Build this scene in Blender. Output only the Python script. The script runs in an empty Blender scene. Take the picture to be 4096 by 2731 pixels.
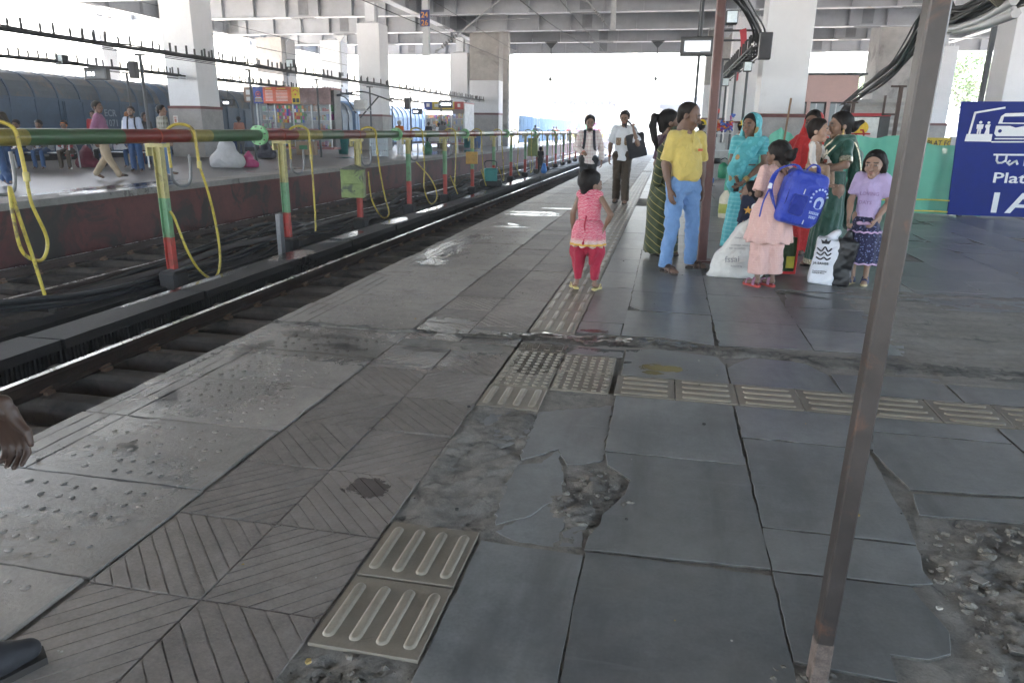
import bpy, math, random
import numpy as np
from mathutils import Vector, Matrix, noise as mnoise
R = math.radians
random.seed(7)
rng = np.random.default_rng(7)
SC = bpy.context.scene
COL = SC.collection

# ------------------------------------------------------------------ camera, sky, sun, exposure
CAMH = 1.4
YAW, PITCH, ROLL = R(-11.790), R(-16.478), R(0.804)
cam = bpy.data.objects.new('camera', bpy.data.cameras.new('camera'))
COL.objects.link(cam)
_f = Vector((math.sin(YAW)*math.cos(PITCH), math.cos(YAW)*math.cos(PITCH), math.sin(PITCH)))
_r = Vector((math.cos(YAW), -math.sin(YAW), 0)); _u = _r.cross(_f)
_r2 = _r*math.cos(ROLL) + _u*math.sin(ROLL); _u2 = -_r*math.sin(ROLL) + _u*math.cos(ROLL)
_m = Matrix((_r2, _u2, -_f)).transposed().to_4x4(); _m.translation = (0, 0, CAMH)
cam.matrix_world = _m
cam.data.lens = 25.12; cam.data.sensor_width = 36; cam.data.clip_end = 3000; cam.data.clip_start = .05
SC.camera = cam
W = bpy.data.worlds.new('World'); SC.world = W; W.use_nodes = True
SUN_EL, SUN_AZ = R(62), R(-60)          # azimuth measured from +Y towards +X
_wn = W.node_tree.nodes; _bg = _wn['Background']
_sky = _wn.new('ShaderNodeTexSky'); _sky.sky_type = 'NISHITA'; _sky.sun_disc = False
_sky.sun_elevation = SUN_EL; _sky.sun_rotation = SUN_AZ; _sky.dust_density = 5.0; _sky.air_density = 1.0; _sky.ozone_density = .4
W.node_tree.links.new(_sky.outputs[0], _bg.inputs[0]); _bg.inputs[1].default_value = .15
_sl = bpy.data.lights.new('sun', 'SUN'); _sl.energy = 2.2; _sl.angle = R(2.0); _sl.color = (1, .96, .9)
sun = bpy.data.objects.new('sun', _sl); COL.objects.link(sun)
_d = Vector((math.sin(SUN_AZ)*math.cos(SUN_EL), math.cos(SUN_AZ)*math.cos(SUN_EL), math.sin(SUN_EL)))
sun.rotation_euler = _d.to_track_quat('Z', 'Y').to_euler()
SC.view_settings.view_transform = 'Standard'; SC.view_settings.look = 'None'
SC.view_settings.exposure = 4.4; SC.view_settings.gamma = 1
SC.cycles.use_denoising = True
SC.cycles.max_bounces = 7; SC.cycles.diffuse_bounces = 5; SC.cycles.glossy_bounces = 4; SC.cycles.transparent_max_bounces = 12
SC.cycles.sample_clamp_indirect = 8

# ------------------------------------------------------------------ materials
def hx(s):
    s = s.lstrip('#'); o = []
    for i in (0, 2, 4):
        c = int(s[i:i+2], 16)/255; o.append(c/12.92 if c <= .04045 else ((c+.055)/1.055)**2.4)
    return tuple(o)
MATS = {}
class NT:
    def __init__(s, name):
        s.m = bpy.data.materials.new(name); s.m.use_nodes = True; s.n = s.m.node_tree.nodes; s.l = s.m.node_tree.links
        s.b = s.n['Principled BSDF']
    def N(s, t, **k):
        n = s.n.new('ShaderNode'+t)
        for a, v in k.items():
            if a[0] == '_':
                i = int(a[1:]); 
                if hasattr(v, 'is_linked') or hasattr(v, 'links'): s.l.new(v, n.inputs[i])
                else: n.inputs[i].default_value = v
            else: setattr(n, a, v)
        return n
    def L(s, o, i): s.l.new(o, i)
    def math(s, op, a, b=0.0, c=None, clamp=False):
        k = dict(_0=a, _1=b)
        if c is not None: k['_2'] = c
        return s.N('Math', operation=op, use_clamp=clamp, **k).outputs[0]
    def mix(s, f, a, b, bt='MIX'):
        n = s.n.new('ShaderNodeMix'); n.data_type = 'RGBA'; n.blend_type = bt
        for i, v in ((0, f), (6, a), (7, b)):
            if hasattr(v, 'links'): s.l.new(v, n.inputs[i])
            else:
                if i > 0 and len(v) == 3: v = (*v, 1)
                n.inputs[i].default_value = v
        return n.outputs[2]
    def noise(s, sc, det=4, rough=.55, vec=None, dist=0):
        n = s.n.new('ShaderNodeTexNoise'); n.inputs['Scale'].default_value = sc; n.inputs['Detail'].default_value = det
        n.inputs['Roughness'].default_value = rough; n.inputs['Distortion'].default_value = dist
        if vec is not None: s.l.new(vec, n.inputs['Vector'])
        return n.outputs[0]
    def ramp(s, x, a, b):   # smooth 0..1 between a and b
        n = s.n.new('ShaderNodeMapRange'); n.interpolation_type = 'SMOOTHSTEP'; n.clamp = True
        s.l.new(x, n.inputs[0]); n.inputs[1].default_value = a; n.inputs[2].default_value = b
        return n.outputs[0]
    def pos(s): return s.n.new('ShaderNodeNewGeometry').outputs['Position']
    def obj(s): return s.n.new('ShaderNodeTexCoord').outputs['Object']
    def bump(s, h, st, dist=.01):
        n = s.n.new('ShaderNodeBump'); n.inputs['Strength'].default_value = st; n.inputs['Distance'].default_value = dist
        s.l.new(h, n.inputs['Height'])
        if s.b.inputs['Normal'].is_linked: s.l.new(s.b.inputs['Normal'].links[0].from_socket, n.inputs['Normal'])
        s.l.new(n.outputs[0], s.b.inputs['Normal'])
def scl(c, k): return tuple(min(1, x*k) for x in c[:3])
def mat(name, c, r=.6, m=0, v=.22, s=2.5, b=0, bs=45, rnd=0, dirt=None, rv=.12, spec=None, local=False, stretch=None):
    """general weathered surface: two noise scales of tone, optional dirt (colour, amount, scale), bump, per-object tone"""
    if name in MATS: return MATS[name]
    if isinstance(c, str): c = hx(c)
    t = NT(name); p = t.obj() if local else t.pos()
    if stretch:
        mp = t.N('Mapping', _0=p); mp.inputs['Scale'].default_value = stretch; p = mp.outputs[0]
    n1 = t.noise(s, 5, .6, p); n2 = t.noise(s*7, 4, .6, p)
    f = t.math('ADD', t.math('MULTIPLY', n1, .65), t.math('MULTIPLY', n2, .35))
    f = t.ramp(f, .3, .7)
    col = t.mix(f, scl(c, 1-v), scl(c, 1+v))
    if dirt:
        dc, amt, ds = dirt
        if isinstance(dc, str): dc = hx(dc)
        dn = t.noise(ds, 6, .65, p, .6)
        col = t.mix(t.ramp(dn, .72-amt*.5, .86-amt*.5), col, dc)
    if rnd:
        oi = t.N('ObjectInfo').outputs['Random']
        hs = t.N('HueSaturation'); t.L(col, hs.inputs['Color']); t.L(t.math('ADD', t.math('MULTIPLY', oi, rnd*2), 1-rnd), hs.inputs['Value']); col = hs.outputs[0]
    t.L(col, t.b.inputs['Base Color'])
    t.L(t.math('ADD', t.math('MULTIPLY', f, rv), r-rv/2, clamp=True), t.b.inputs['Roughness'])
    t.b.inputs['Metallic'].default_value = m
    if spec is not None: t.b.inputs['Specular IOR Level'].default_value = spec
    if b: t.bump(t.noise(bs, 6, .65, p), b)
    MATS[name] = t.m
    return t.m
def emis(name, c, st):
    if name in MATS: return MATS[name]
    t = NT(name); t.b.inputs['Base Color'].default_value = (*c, 1); t.b.inputs['Emission Color'].default_value = (*c, 1); t.b.inputs['Emission Strength'].default_value = st
    MATS[name] = t.m; return t.m
def glassy(name, c=(.8, .86, .88), alpha=.25, r=.05):
    if name in MATS: return MATS[name]
    t = NT(name); t.b.inputs['Base Color'].default_value = (*c, 1); t.b.inputs['Alpha'].default_value = alpha; t.b.inputs['Roughness'].default_value = r
    MATS[name] = t.m; return t.m

# ------------------------------------------------------------------ mesh helpers
def newmesh(name, V, F, mats, mi=None, smooth=False):
    me = bpy.data.meshes.new(name); me.from_pydata([tuple(v) for v in V], [], F)
    for m in (mats if isinstance(mats, (list, tuple)) else [mats]): me.materials.append(m)
    if mi is not None: me.polygons.foreach_set('material_index', mi)
    if smooth is True: me.polygons.foreach_set('use_smooth', [True]*len(F))
    elif smooth: me.polygons.foreach_set('use_smooth', smooth)
    me.update(); return me
def link(name, me, parent=None, loc=(0, 0, 0), rz=0):
    o = bpy.data.objects.new(name, me); COL.objects.link(o); o.location = loc; o.rotation_euler = (0, 0, rz)
    if parent is not None: o.parent = parent
    return o
def tag(o, label=None, cat=None, group=None, kind=None):
    if label: o['label'] = label
    if cat: o['category'] = cat
    if group: o['group'] = group
    if kind: o['kind'] = kind
    return o
def empty(name, loc=(0, 0, 0), rz=0, label=None, cat=None, group=None, kind=None):
    o = link(name, None, None, loc, rz); o.empty_display_size = .1
    return tag(o, label, cat, group, kind)
def copy_tree(o, loc=None, rz=None, parent=None, label=None, group=None):
    c = o.copy(); COL.objects.link(c)
    if parent is not None: c.parent = parent
    if loc is not None: c.location = loc
    if rz is not None: c.rotation_euler = (0, 0, rz)
    if label: c['label'] = label
    if group: c['group'] = group
    for ch in o.children: copy_tree(ch, parent=c)
    return c
class MB:
    def __init__(s): s.V = []; s.F = []; s.MI = []; s.S = []; s.mi = 0
    def add(s, V, F, smooth=False, mi=None):
        n = len(s.V); s.V += [tuple(v) for v in V]; s.F += [[i+n for i in f] for f in F]
        s.MI += [s.mi if mi is None else mi]*len(F); s.S += [smooth]*len(F); return s
    def box(s, x0, x1, y0, y1, z0, z1, mi=None):
        V = [(x, y, z) for z in (z0, z1) for y in (y0, y1) for x in (x0, x1)]
        return s.add(V, [(0, 2, 3, 1), (4, 5, 7, 6), (0, 1, 5, 4), (2, 6, 7, 3), (0, 4, 6, 2), (1, 3, 7, 5)], False, mi)
    def obox(s, c, size, rot=(0, 0, 0), mi=None, bev=0):
        from mathutils import Euler
        m = Euler(rot).to_matrix(); c = Vector(c); a, b, d = (v/2 for v in size)
        if bev:
            V = []
            for sx in (-1, 1):
                for sy in (-1, 1):
                    for sz in (-1, 1):
                        for k in range(3):
                            e = [bev, bev, bev]; e[k] = 0
                            V.append((sx*(a-e[0]), sy*(b-e[1]), sz*(d-e[2])))
            from mathutils import geometry
            import bmesh
            bm = bmesh.new(); [bm.verts.new(m @ Vector(v)+c) for v in V]; bmesh.ops.convex_hull(bm, input=bm.verts)
            bm.verts.index_update(); r = s.add([v.co[:] for v in bm.verts], [[v.index for v in f.verts] for f in bm.faces], False, mi); bm.free(); return r
        V = [m @ Vector((x, y, z)) + c for z in (-d, d) for y in (-b, b) for x in (-a, a)]
        return s.add(V, [(0, 2, 3, 1), (4, 5, 7, 6), (0, 1, 5, 4), (2, 6, 7, 3), (0, 4, 6, 2), (1, 3, 7, 5)], False, mi)
    def bar(s, a, b, w, h, mi=None):
        a = Vector(a); b = Vector(b); d = (b-a).normalized(); up = Vector((0, 0, 1)) if abs(d.z) < .95 else Vector((0, 1, 0))
        x = d.cross(up).normalized()*(w/2); y = x.cross(d).normalized()*(h/2)
        V = [p+i*x+j*y for p in (a, b) for j in (-1, 1) for i in (-1, 1)]
        return s.add(V, [(0, 2, 3, 1), (4, 5, 7, 6), (0, 1, 5, 4), (2, 6, 7, 3), (0, 4, 6, 2), (1, 3, 7, 5)], False, mi)
    def tube(s, pts, r, n=8, closed=False, mi=None, caps=True, sq=None):
        P = [Vector(p) for p in pts]; k = len(P); rr = r if isinstance(r, (list, tuple)) else [r]*k
        V = []; F = []; up = None
        for i in range(k):
            t = (P[(i+1) % k]-P[i-1]) if closed else (P[min(i+1, k-1)]-P[max(i-1, 0)])
            t.normalize()
            if up is None: up = Vector((0, 0, 1)) if abs(t.z) < .9 else Vector((0, 1, 0))
            x = up.cross(t)
            if x.length < 1e-6: x = Vector((1, 0, 0)).cross(t)
            x.normalize(); y = t.cross(x).normalized(); up = y
            for j in range(n):
                a = 2*math.pi*j/n; V.append(P[i]+(x*math.cos(a)+y*math.sin(a))*rr[i])
        for i in range(k if closed else k-1):
            for j in range(n):
                a, b = i*n+j, i*n+(j+1) % n; c, d = ((i+1) % k)*n+(j+1) % n, ((i+1) % k)*n+j
                F.append((a, b, c, d))
        s.add(V, F, True, mi)
        if caps and not closed: s.add(V[:n], [list(range(n))[::-1]], False, mi); s.add(V[-n:], [list(range(n))], False, mi)
        return s
    def cyl(s, a, b, r, n=12, r2=None, mi=None): return s.tube([a, b], [r, r if r2 is None else r2], n, False, mi)
    def prism(s, poly, z0, z1, mi=None, bev=0, side=None):
        n = len(poly); V = [(x, y, z0) for x, y in poly]
        if bev:
            cx = sum(p[0] for p in poly)/n; cy = sum(p[1] for p in poly)/n
            ins = []
            for x, y in poly:
                d = math.hypot(x-cx, y-cy) or 1; ins.append((x-(x-cx)/d*bev, y-(y-cy)/d*bev))
            V += [(x, y, z1-bev) for x, y in poly]+[(x, y, z1) for x, y in ins]; lv = 3
        else: V += [(x, y, z1) for x, y in poly]; lv = 2
        F = []
        for l in range(lv-1):
            for i in range(n): F.append((l*n+i, l*n+(i+1) % n, (l+1)*n+(i+1) % n, (l+1)*n+i))
        F.append([(lv-1)*n+i for i in range(n)])
        if side is None: return s.add(V, F, False, mi)
        s.add(V, F, False, mi)
        for j in range(n): s.MI[len(s.MI)-len(F)+j] = side
        return s
    def vplate(s, poly, y0, y1, mi=None):      # polygon in x,z extruded along y
        n = len(poly); V = [(x, y0, z) for x, z in poly]+[(x, y1, z) for x, z in poly]
        F = [list(range(n)), list(range(n, 2*n))[::-1]]+[(i, n+i, n+(i+1) % n, (i+1) % n) for i in range(n)]
        return s.add(V, F, False, mi)
    def lathe(s, prof, c=(0, 0, 0), n=12, mi=None):
        V = []; F = []
        for r, z in prof:
            for j in range(n):
                a = 2*math.pi*j/n; V.append((c[0]+r*math.cos(a), c[1]+r*math.sin(a), c[2]+z))
        for i in range(len(prof)-1):
            for j in range(n): F.append((i*n+j, i*n+(j+1) % n, (i+1)*n+(j+1) % n, (i+1)*n+j))
        F.append(list(range(n))[::-1]); F.append([(len(prof)-1)*n+j for j in range(n)])
        return s.add(V, F, True, mi)
    def ell(s, c, r, n=10, mi=None):
        if not isinstance(r, (tuple, list)): r = (r, r, r)
        prof = [(math.sin(math.pi*i/(n//2+1)), -math.cos(math.pi*i/(n//2+1))) for i in range(1, n//2+1)]
        V = [(c[0], c[1], c[2]-r[2])]; F = []
        for pr, pz in prof:
            for j in range(n):
                a = 2*math.pi*j/n; V.append((c[0]+r[0]*pr*math.cos(a), c[1]+r[1]*pr*math.sin(a), c[2]+r[2]*pz))
        V.append((c[0], c[1], c[2]+r[2])); k = len(prof)
        for j in range(n):
            F.append((0, 1+(j+1) % n, 1+j)); F.append((len(V)-1, 1+(k-1)*n+j, 1+(k-1)*n+(j+1) % n))
            for i in range(k-1): F.append((1+i*n+j, 1+i*n+(j+1) % n, 1+(i+1)*n+(j+1) % n, 1+(i+1)*n+j))
        return s.add(V, F, True, mi)
    def mesh(s, name, mats): return newmesh(name, s.V, s.F, mats, s.MI, s.S)
    def build(s, name, mats, parent=None, loc=(0, 0, 0), rz=0): return link(name, s.mesh(name, mats), parent, loc, rz)
def bez(*P, n=12):
    """smooth Catmull-Rom path through points"""
    P = [Vector(p) for p in P]; o = []
    for i in range(len(P)-1):
        p0, p1, p2, p3 = P[max(i-1, 0)], P[i], P[i+1], P[min(i+2, len(P)-1)]
        for k in range(n):
            t = k/n; o.append(.5*((2*p1)+(p2-p0)*t+(2*p0-5*p1+4*p2-p3)*t*t+(3*p1-p0-3*p2+p3)*t**3))
    return o+[P[-1]]
_dg = None
def textmesh(name, txt, size, m, depth=.002, align='LEFT', sx=1.0):
    cu = bpy.data.curves.new('t', 'FONT'); cu.body = txt; cu.size = size; cu.extrude = depth; cu.offset = size*.012; cu.align_x = align; cu.resolution_u = 2
    o = bpy.data.objects.new('t', cu); COL.objects.link(o)
    dg = bpy.context.evaluated_depsgraph_get(); me = bpy.data.meshes.new_from_object(o.evaluated_get(dg))
    bpy.data.objects.remove(o); bpy.data.curves.remove(cu); me.name = name; me.materials.clear(); me.materials.append(m)
    if sx != 1: me.transform(Matrix.Diagonal((sx, 1, 1, 1)))
    return me
FACE = R(90)
def text_on(name, txt, size, m, parent, loc, rot=(R(90), 0, 0), align='LEFT', sx=1.0):
    o = link(name, textmesh(name, txt, size, m, .002, align, sx), parent, loc); o.rotation_euler = rot; return o
def strokes(mb, segs, w, y0, y1, mi=None):
    """flat sign strokes in the x,z plane: each seg a polyline"""
    for sg in segs:
        for a, b in zip(sg[:-1], sg[1:]):
            d = Vector((b[0]-a[0], b[1]-a[1])); L = d.length or 1; d /= L; n = Vector((-d.y, d.x))*w/2; e = d*w*.35
            a2 = Vector(a)-e; b2 = Vector(b)+e
            mb.vplate([tuple(a2+n), tuple(a2-n), tuple(b2-n), tuple(b2+n)], y0, y1, mi)
# ------------------------------------------------------------------ floor materials
def floor_mat(name, c, r, v=.2, s=1.5, b=.25, bs=70, wet=(), rnd=.12, dirt=None, scuff=0, spots=None, rim=None, dust=0, gum=0):
    t = NT(name); p = t.pos()
    n1 = t.noise(s, 6, .62, p); n2 = t.noise(s*9, 5, .65, p); n3 = t.noise(s*60, 3, .6, p)
    f = t.ramp(t.math('ADD', t.math('MULTIPLY', n1, .5), t.math('ADD', t.math('MULTIPLY', n2, .3), t.math('MULTIPLY', n3, .2))), .32, .68)
    col = t.mix(f, scl(c, 1-v), scl(c, 1+v))
    if dirt:
        dc, amt, ds = dirt
        col = t.mix(t.ramp(t.noise(ds, 7, .7, p, .8), .74-amt*.5, .9-amt*.5), col, dc)
    if scuff:       # long dark rubbed streaks left by shoes and trolleys
        mp = t.N('Mapping', _0=p); mp.inputs['Rotation'].default_value = (0, 0, .9); mp.inputs['Scale'].default_value = (5, 1.1, 1)
        sm = t.ramp(t.noise(.9, 5, .6, mp.outputs[0], .3), .45, .72)
        col = t.mix(t.math('MULTIPLY', sm, scuff), col, scl(c, .55))
        mp2 = t.N('Mapping', _0=p); mp2.inputs['Rotation'].default_value = (0, 0, -.5); mp2.inputs['Scale'].default_value = (2.2, 16, 1)
        s2 = t.ramp(t.noise(1.1, 4, .6, mp2.outputs[0], .2), .6, .75)
        col = t.mix(t.math('MULTIPLY', s2, scuff*.5), col, scl(c, 1.5))
    if gum:      # trodden gum spots and drips
        vn = t.N('TexVoronoi', feature='F1'); vn.inputs['Scale'].default_value = 3.1; t.L(p, vn.inputs['Vector']); gs = t.math('LESS_THAN', t.math('ADD', vn.outputs['Distance'], t.math('MULTIPLY', n2, .05)), .06)
        col = t.mix(t.math('MULTIPLY', gs, .16*gum), col, scl(c, .3))
    if dust:
        dm = t.ramp(t.noise(.55, 7, .68, p, .7), .42, .7); col = t.mix(t.math('MULTIPLY', dm, dust), col, (.29, .275, .25))
    oi = t.N('ObjectInfo').outputs['Random']
    hs = t.N('HueSaturation'); t.L(col, hs.inputs['Color']); t.L(t.math('ADD', t.math('MULTIPLY', oi, rnd*2), 1-rnd), hs.inputs['Value']); col = hs.outputs[0]
    rough = t.math('ADD', t.math('MULTIPLY', n1, .1), r-.05)
    if b: t.bump(t.noise(bs, 6, .7, p), b, .006)
    if wet or spots:
        x = t.N('SeparateXYZ', _0=p)
        wob = t.math('MULTIPLY', t.math('SUBTRACT', t.noise(9, 7, .72, p, 1.0), .5), 4.2)
        def ell(cx, cy, rx, ry, wb=wob):
            dx = t.math('DIVIDE', t.math('SUBTRACT', x.outputs[0], cx), rx); dy = t.math('DIVIDE', t.math('SUBTRACT', x.outputs[1], cy), ry)
            d = t.math('ADD', t.math('MULTIPLY', dx, dx), t.math('MULTIPLY', dy, dy))
            return t.ramp(t.math('ADD', d, t.math('MULTIPLY', wb, 1.0)), 1.0, .8)
        m = None
        for w in wet:
            e = ell(*w); m = e if m is None else t.math('MAXIMUM', m, e)
        if m is not None:
            col = t.mix(t.math('MULTIPLY', m, .6), col, scl(c, .35)); rough = t.math('MULTIPLY', rough, t.math('SUBTRACT', 1, t.math('MULTIPLY', m, .88)))
        for (cx, cy, rx, ry, sc_) in (spots or ()):
            e = ell(cx, cy, rx, ry); col = t.mix(t.math('MULTIPLY', e, .85), col, sc_)
            rough = t.math('MULTIPLY', rough, t.math('SUBTRACT', 1, t.math('MULTIPLY', e, .5)))
    t.L(col, t.b.inputs['Base Color']); t.L(rough, t.b.inputs['Roughness']); MATS[name] = t.m
    return t.m
WET = [(-2.25, 4.35, .5, .42), (-2.5, 3.7, .3, .3), (-1.45, 4.3, .3, .32), (-2.55, 8.4, .22, .9), (-2.45, 7.4, .18, .22), (-2.5, 2.85, .16, .3), (-2.3, 10.6, .3, .12), (-2.45, 9.4, .2, .25), (-2.2, 12.3, .5, .2)]
M_stone = floor_mat('slate_stone', (.19, .193, .19), .35, .3, 1.3, .0, 160, wet=[(-.35, 4.72, .3, .16)], scuff=.75, dust=.6, rnd=.2, gum=0, spots=[(-.44, 5.05, .12, .045, (.06, .01, .012)), (.05, 4.3, .14, .07, (.17, .13, .035)), (.0, 4.2, .07, .04, (.16, .12, .03)), (-.17, 4.36, .05, .03, (.05, .05, .045))])
M_edge = floor_mat('edge_concrete', (.235, .212, .188), .42, .42, 1.1, .55, 55, wet=WET, dirt=((.1, .075, .055), .4, 2.0), rnd=.1, dust=.3, gum=.6, spots=[(-2.1, 4.2, .75, .3, (.045, .042, .038)), (-2.4, 3.3, .4, .35, (.07, .066, .06)), (-2.3, 2.2, .5, .3, (.1, .095, .09))])
M_chev = floor_mat('chevron_concrete', (.205, .176, .155), .47, .36, 1.4, .35, 90, wet=[(-1.45, 4.3, .38, .36), (-1.25, 4.6, .3, .15), (-1.5, 4.95, .3, .2)], dirt=((.085, .072, .062), .3, 3), rnd=.2, gum=.7, spots=[(-1.45, 4.35, .5, .2, (.05, .046, .042)), (-1.1, 2.45, .1, .08, (.06, .045, .04)), (-1.2, 4.75, .5, .12, (.06, .054, .05))])
M_tact = floor_mat('tactile_clay', (.23, .198, .155), .42, .16, 2.2, .15, 80, wet=[(-.72, 4.25, .16, .26), (-.72, 4.55, .2, .2)], dirt=((.12, .1, .075), .3, 4), rnd=.1)
M_mortar = floor_mat('crumbled_mortar', (.235, .215, .188), .9, .4, 2.2, 1.0, 38, wet=[(-.35, 4.75, .3, .1), (-1.4, 4.72, .3, .05)], dirt=((.09, .08, .07), .4, 6), rnd=0)
M_cement = floor_mat('cement_patch', (.235, .215, .188), .85, .3, 2.0, .8, 45, dirt=((.1, .095, .085), .35, 5), rnd=0)
M_farfloor = floor_mat('far_platform_concrete', (.085, .08, .077), .45, .25, .5, .3, 30, wet=[(-11.1, 13.2, .55, 2.4), (-10.9, 17.2, .35, .9), (-12.2, 40, 1.2, 6), (-13.5, 30, .8, .8), (-11.4, 21, .5, .7)], dirt=((.08, .075, .07), .3, .8), rnd=0)
M_coping = floor_mat('coping_concrete', (.24, .228, .21), .7, .25, 1.0, .5, 40, wet=[(-10.8, 13.0, .35, 1.6)], rnd=.12)
M_redwall = mat('dark_red_platform_wall', (.115, .036, .032), .7, v=.35, s=1.2, b=.3, bs=20, dirt=((.035, .028, .025), .5, 1.1))
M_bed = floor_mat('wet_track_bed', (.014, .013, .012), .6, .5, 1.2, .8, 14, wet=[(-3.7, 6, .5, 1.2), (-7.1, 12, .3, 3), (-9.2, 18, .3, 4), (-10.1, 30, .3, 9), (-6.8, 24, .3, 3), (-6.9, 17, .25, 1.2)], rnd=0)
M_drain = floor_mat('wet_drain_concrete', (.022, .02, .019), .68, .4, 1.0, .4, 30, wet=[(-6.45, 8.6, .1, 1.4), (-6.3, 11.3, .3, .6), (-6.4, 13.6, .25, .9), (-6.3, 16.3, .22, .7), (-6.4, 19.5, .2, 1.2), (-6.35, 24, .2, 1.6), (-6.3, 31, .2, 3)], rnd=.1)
M_sleep = mat('sleeper_concrete', (.095, .077, .063), .8, v=.35, s=2, b=.3, bs=25, dirt=((.04, .034, .03), .45, 2.2), rnd=.15)
M_railside = mat('rusty_rail', (.06, .04, .032), .7, 0, v=.3, s=6, b=.2, bs=60)
M_railtop = mat('polished_rail_head', (.5, .5, .5), .28, 1, v=.1, s=3)
M_clip = mat('rust_clip', (.2, .12, .08), .65, .2, v=.3, s=10)

# ------------------------------------------------------------------ ground, platforms
g = MB(); g.add([(-900, -400, -1.25), (900, -400, -1.25), (900, 1800, -1.25), (-900, 1800, -1.25)], [(0, 1, 2, 3)])
tag(g.build('ground', mat('dusty_ground', (.42, .39, .34), .9, v=.3, s=.05)), kind='structure')
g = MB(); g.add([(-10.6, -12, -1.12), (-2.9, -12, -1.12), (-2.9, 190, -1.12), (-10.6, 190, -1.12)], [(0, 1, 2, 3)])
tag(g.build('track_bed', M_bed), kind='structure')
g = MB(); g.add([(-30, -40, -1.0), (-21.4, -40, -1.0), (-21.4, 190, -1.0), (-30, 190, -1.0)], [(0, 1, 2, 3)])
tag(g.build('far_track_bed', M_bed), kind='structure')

def jit(poly, step=.05, a=.003, chip=.02):
    """subdivide an outline and roughen it; corners get knocked off now and then"""
    o = []
    n = len(poly)
    for i in range(n):
        x0, y0 = poly[i]; x1, y1 = poly[(i+1) % n]; L = math.hypot(x1-x0, y1-y0); k = max(1, int(L/step))
        for j in range(k):
            t = (j+random.uniform(-.25, .25)*(j > 0))/k; q = random.gauss(0, a)
            if random.random() < chip: q -= random.uniform(.004, .016)
            nx, ny = (y1-y0)/L, -(x1-x0)/L
            o.append((x0+(x1-x0)*t+nx*q*(j > 0), y0+(y1-y0)*t+ny*q*(j > 0)))
    return o
plat = MB()
plat.box(-2.80, 40, -14, 190, -1.25, -.034)
platform = plat.build('platform', [M_mortar]); tag(platform, kind='structure')
def fr(x, y, z=0, o=5): return mnoise.fractal(Vector((x, y, z)), 1.0, 2.1, o)
# crumbled bedding under the stones: a displaced sheet
RUB = [(-.2, 2.56, .16, .3), (1.35, 2.3, .42, .45), (1.15, 1.75, .25, .4), (1.7, 2.5, .5, .3), (-.75, 1.35, .25, .2), (.47, 1.68, .12, .1)]
def bed_z(x, y):
    z = min(-.006, -.009+.002*fr(x*5, y*5))
    k = 0
    for cx, cy, rx, ry in RUB: k = max(k, 1.25-((x-cx)/rx)**2-((y-cy)/ry)**2)
    k = max(0, min(1, k))
    if k: z += k*(-.002+.02*fr(x*8, y*8, 3)+.02*abs(fr(x*21, y*21, 7))+.008*fr(x*45, y*45, 2))
    if -.92 < x < -.55 and 2.2 < y < 3.44: z += .004+.013*fr(x*7, y*7, 2)+.007*fr(x*27, y*27, 4)
    if y > 4.4 and y < 5.05: z += .002+max(-.01, min(.002, .006*fr(x*5, y*12, 5)))
    if x > 1.6 and 4.4 < y < 7.2: z += .008+.010*fr(x*2.2, y*8, 9)+.004*fr(x*14, y*26, 4)
    return z
def bed_sheet(x0, x1, y0, y1, st, name, m):
    xs = np.arange(x0, x1+1e-6, st); ys = np.arange(y0, y1+1e-6, st); V = [(x, y, bed_z(x, y)) for y in ys for x in xs]; w = len(xs)
    F = [(j*w+i, j*w+i+1, (j+1)*w+i+1, (j+1)*w+i) for j in range(len(ys)-1) for i in range(w-1)]
    return link(name, newmesh(name, V, F, [m], smooth=True), platform)
bed_sheet(-.92, 2.2, 1.0, 3.8, .018, 'crumbled_bedding', M_mortar)
bed_sheet(-.9, 3.4, 4.1, 7.4, .024, 'cement_bedding', M_cement)
mb = MB()
for x0, x1, y0, y1 in ((-2.8, -.92, -14, 71), (-.92, 40, 7.4, 71), (2.2, 40, -14, 7.4)): mb.add([(x0, y0, -.009), (x1, y0, -.009), (x1, y1, -.009), (x0, y1, -.009)], [(0, 1, 2, 3)])
mb.build('mortar_joints', [M_mortar], platform)
# gravel in the potholes
gv = MB()
for cx, cy, rx, ry in RUB:
    for i in range(int(90*rx*ry/.1)):
        a = random.uniform(0, 6.28); q = math.sqrt(random.random()); x = cx+rx*q*math.cos(a); y = cy+ry*q*math.sin(a); s = random.choice((.003, .004, .005, .007, .011))*random.uniform(.7, 1.3)
        if x > 2.15 or y < 1.05: continue
        z = bed_z(x, y)+s*.2
        P = [Vector((random.uniform(-1, 1), random.uniform(-1, 1), random.uniform(-.6, .6))).normalized()*s*random.uniform(.6, 1.2) for _ in range(6)]
        V = [(x+s, y, z), (x-s*.8, y+.2*s, z), (x, y+s, z), (x+.1*s, y-s, z), (x+.1*s, y, z+s*.8)]
        V = [(a_+P[i_].x*.4, b_+P[i_].y*.4, c_+P[i_].z*.2) for i_, (a_, b_, c_) in enumerate(V)]
        gv.add(V, [(0, 2, 4), (2, 1, 4), (1, 3, 4), (3, 0, 4)])
tag(gv.build('gravel', mat('pale_gravel', (.14, .128, .11), 1.0, v=.5, s=60, spec=.1), platform), kind='stuff')

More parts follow.
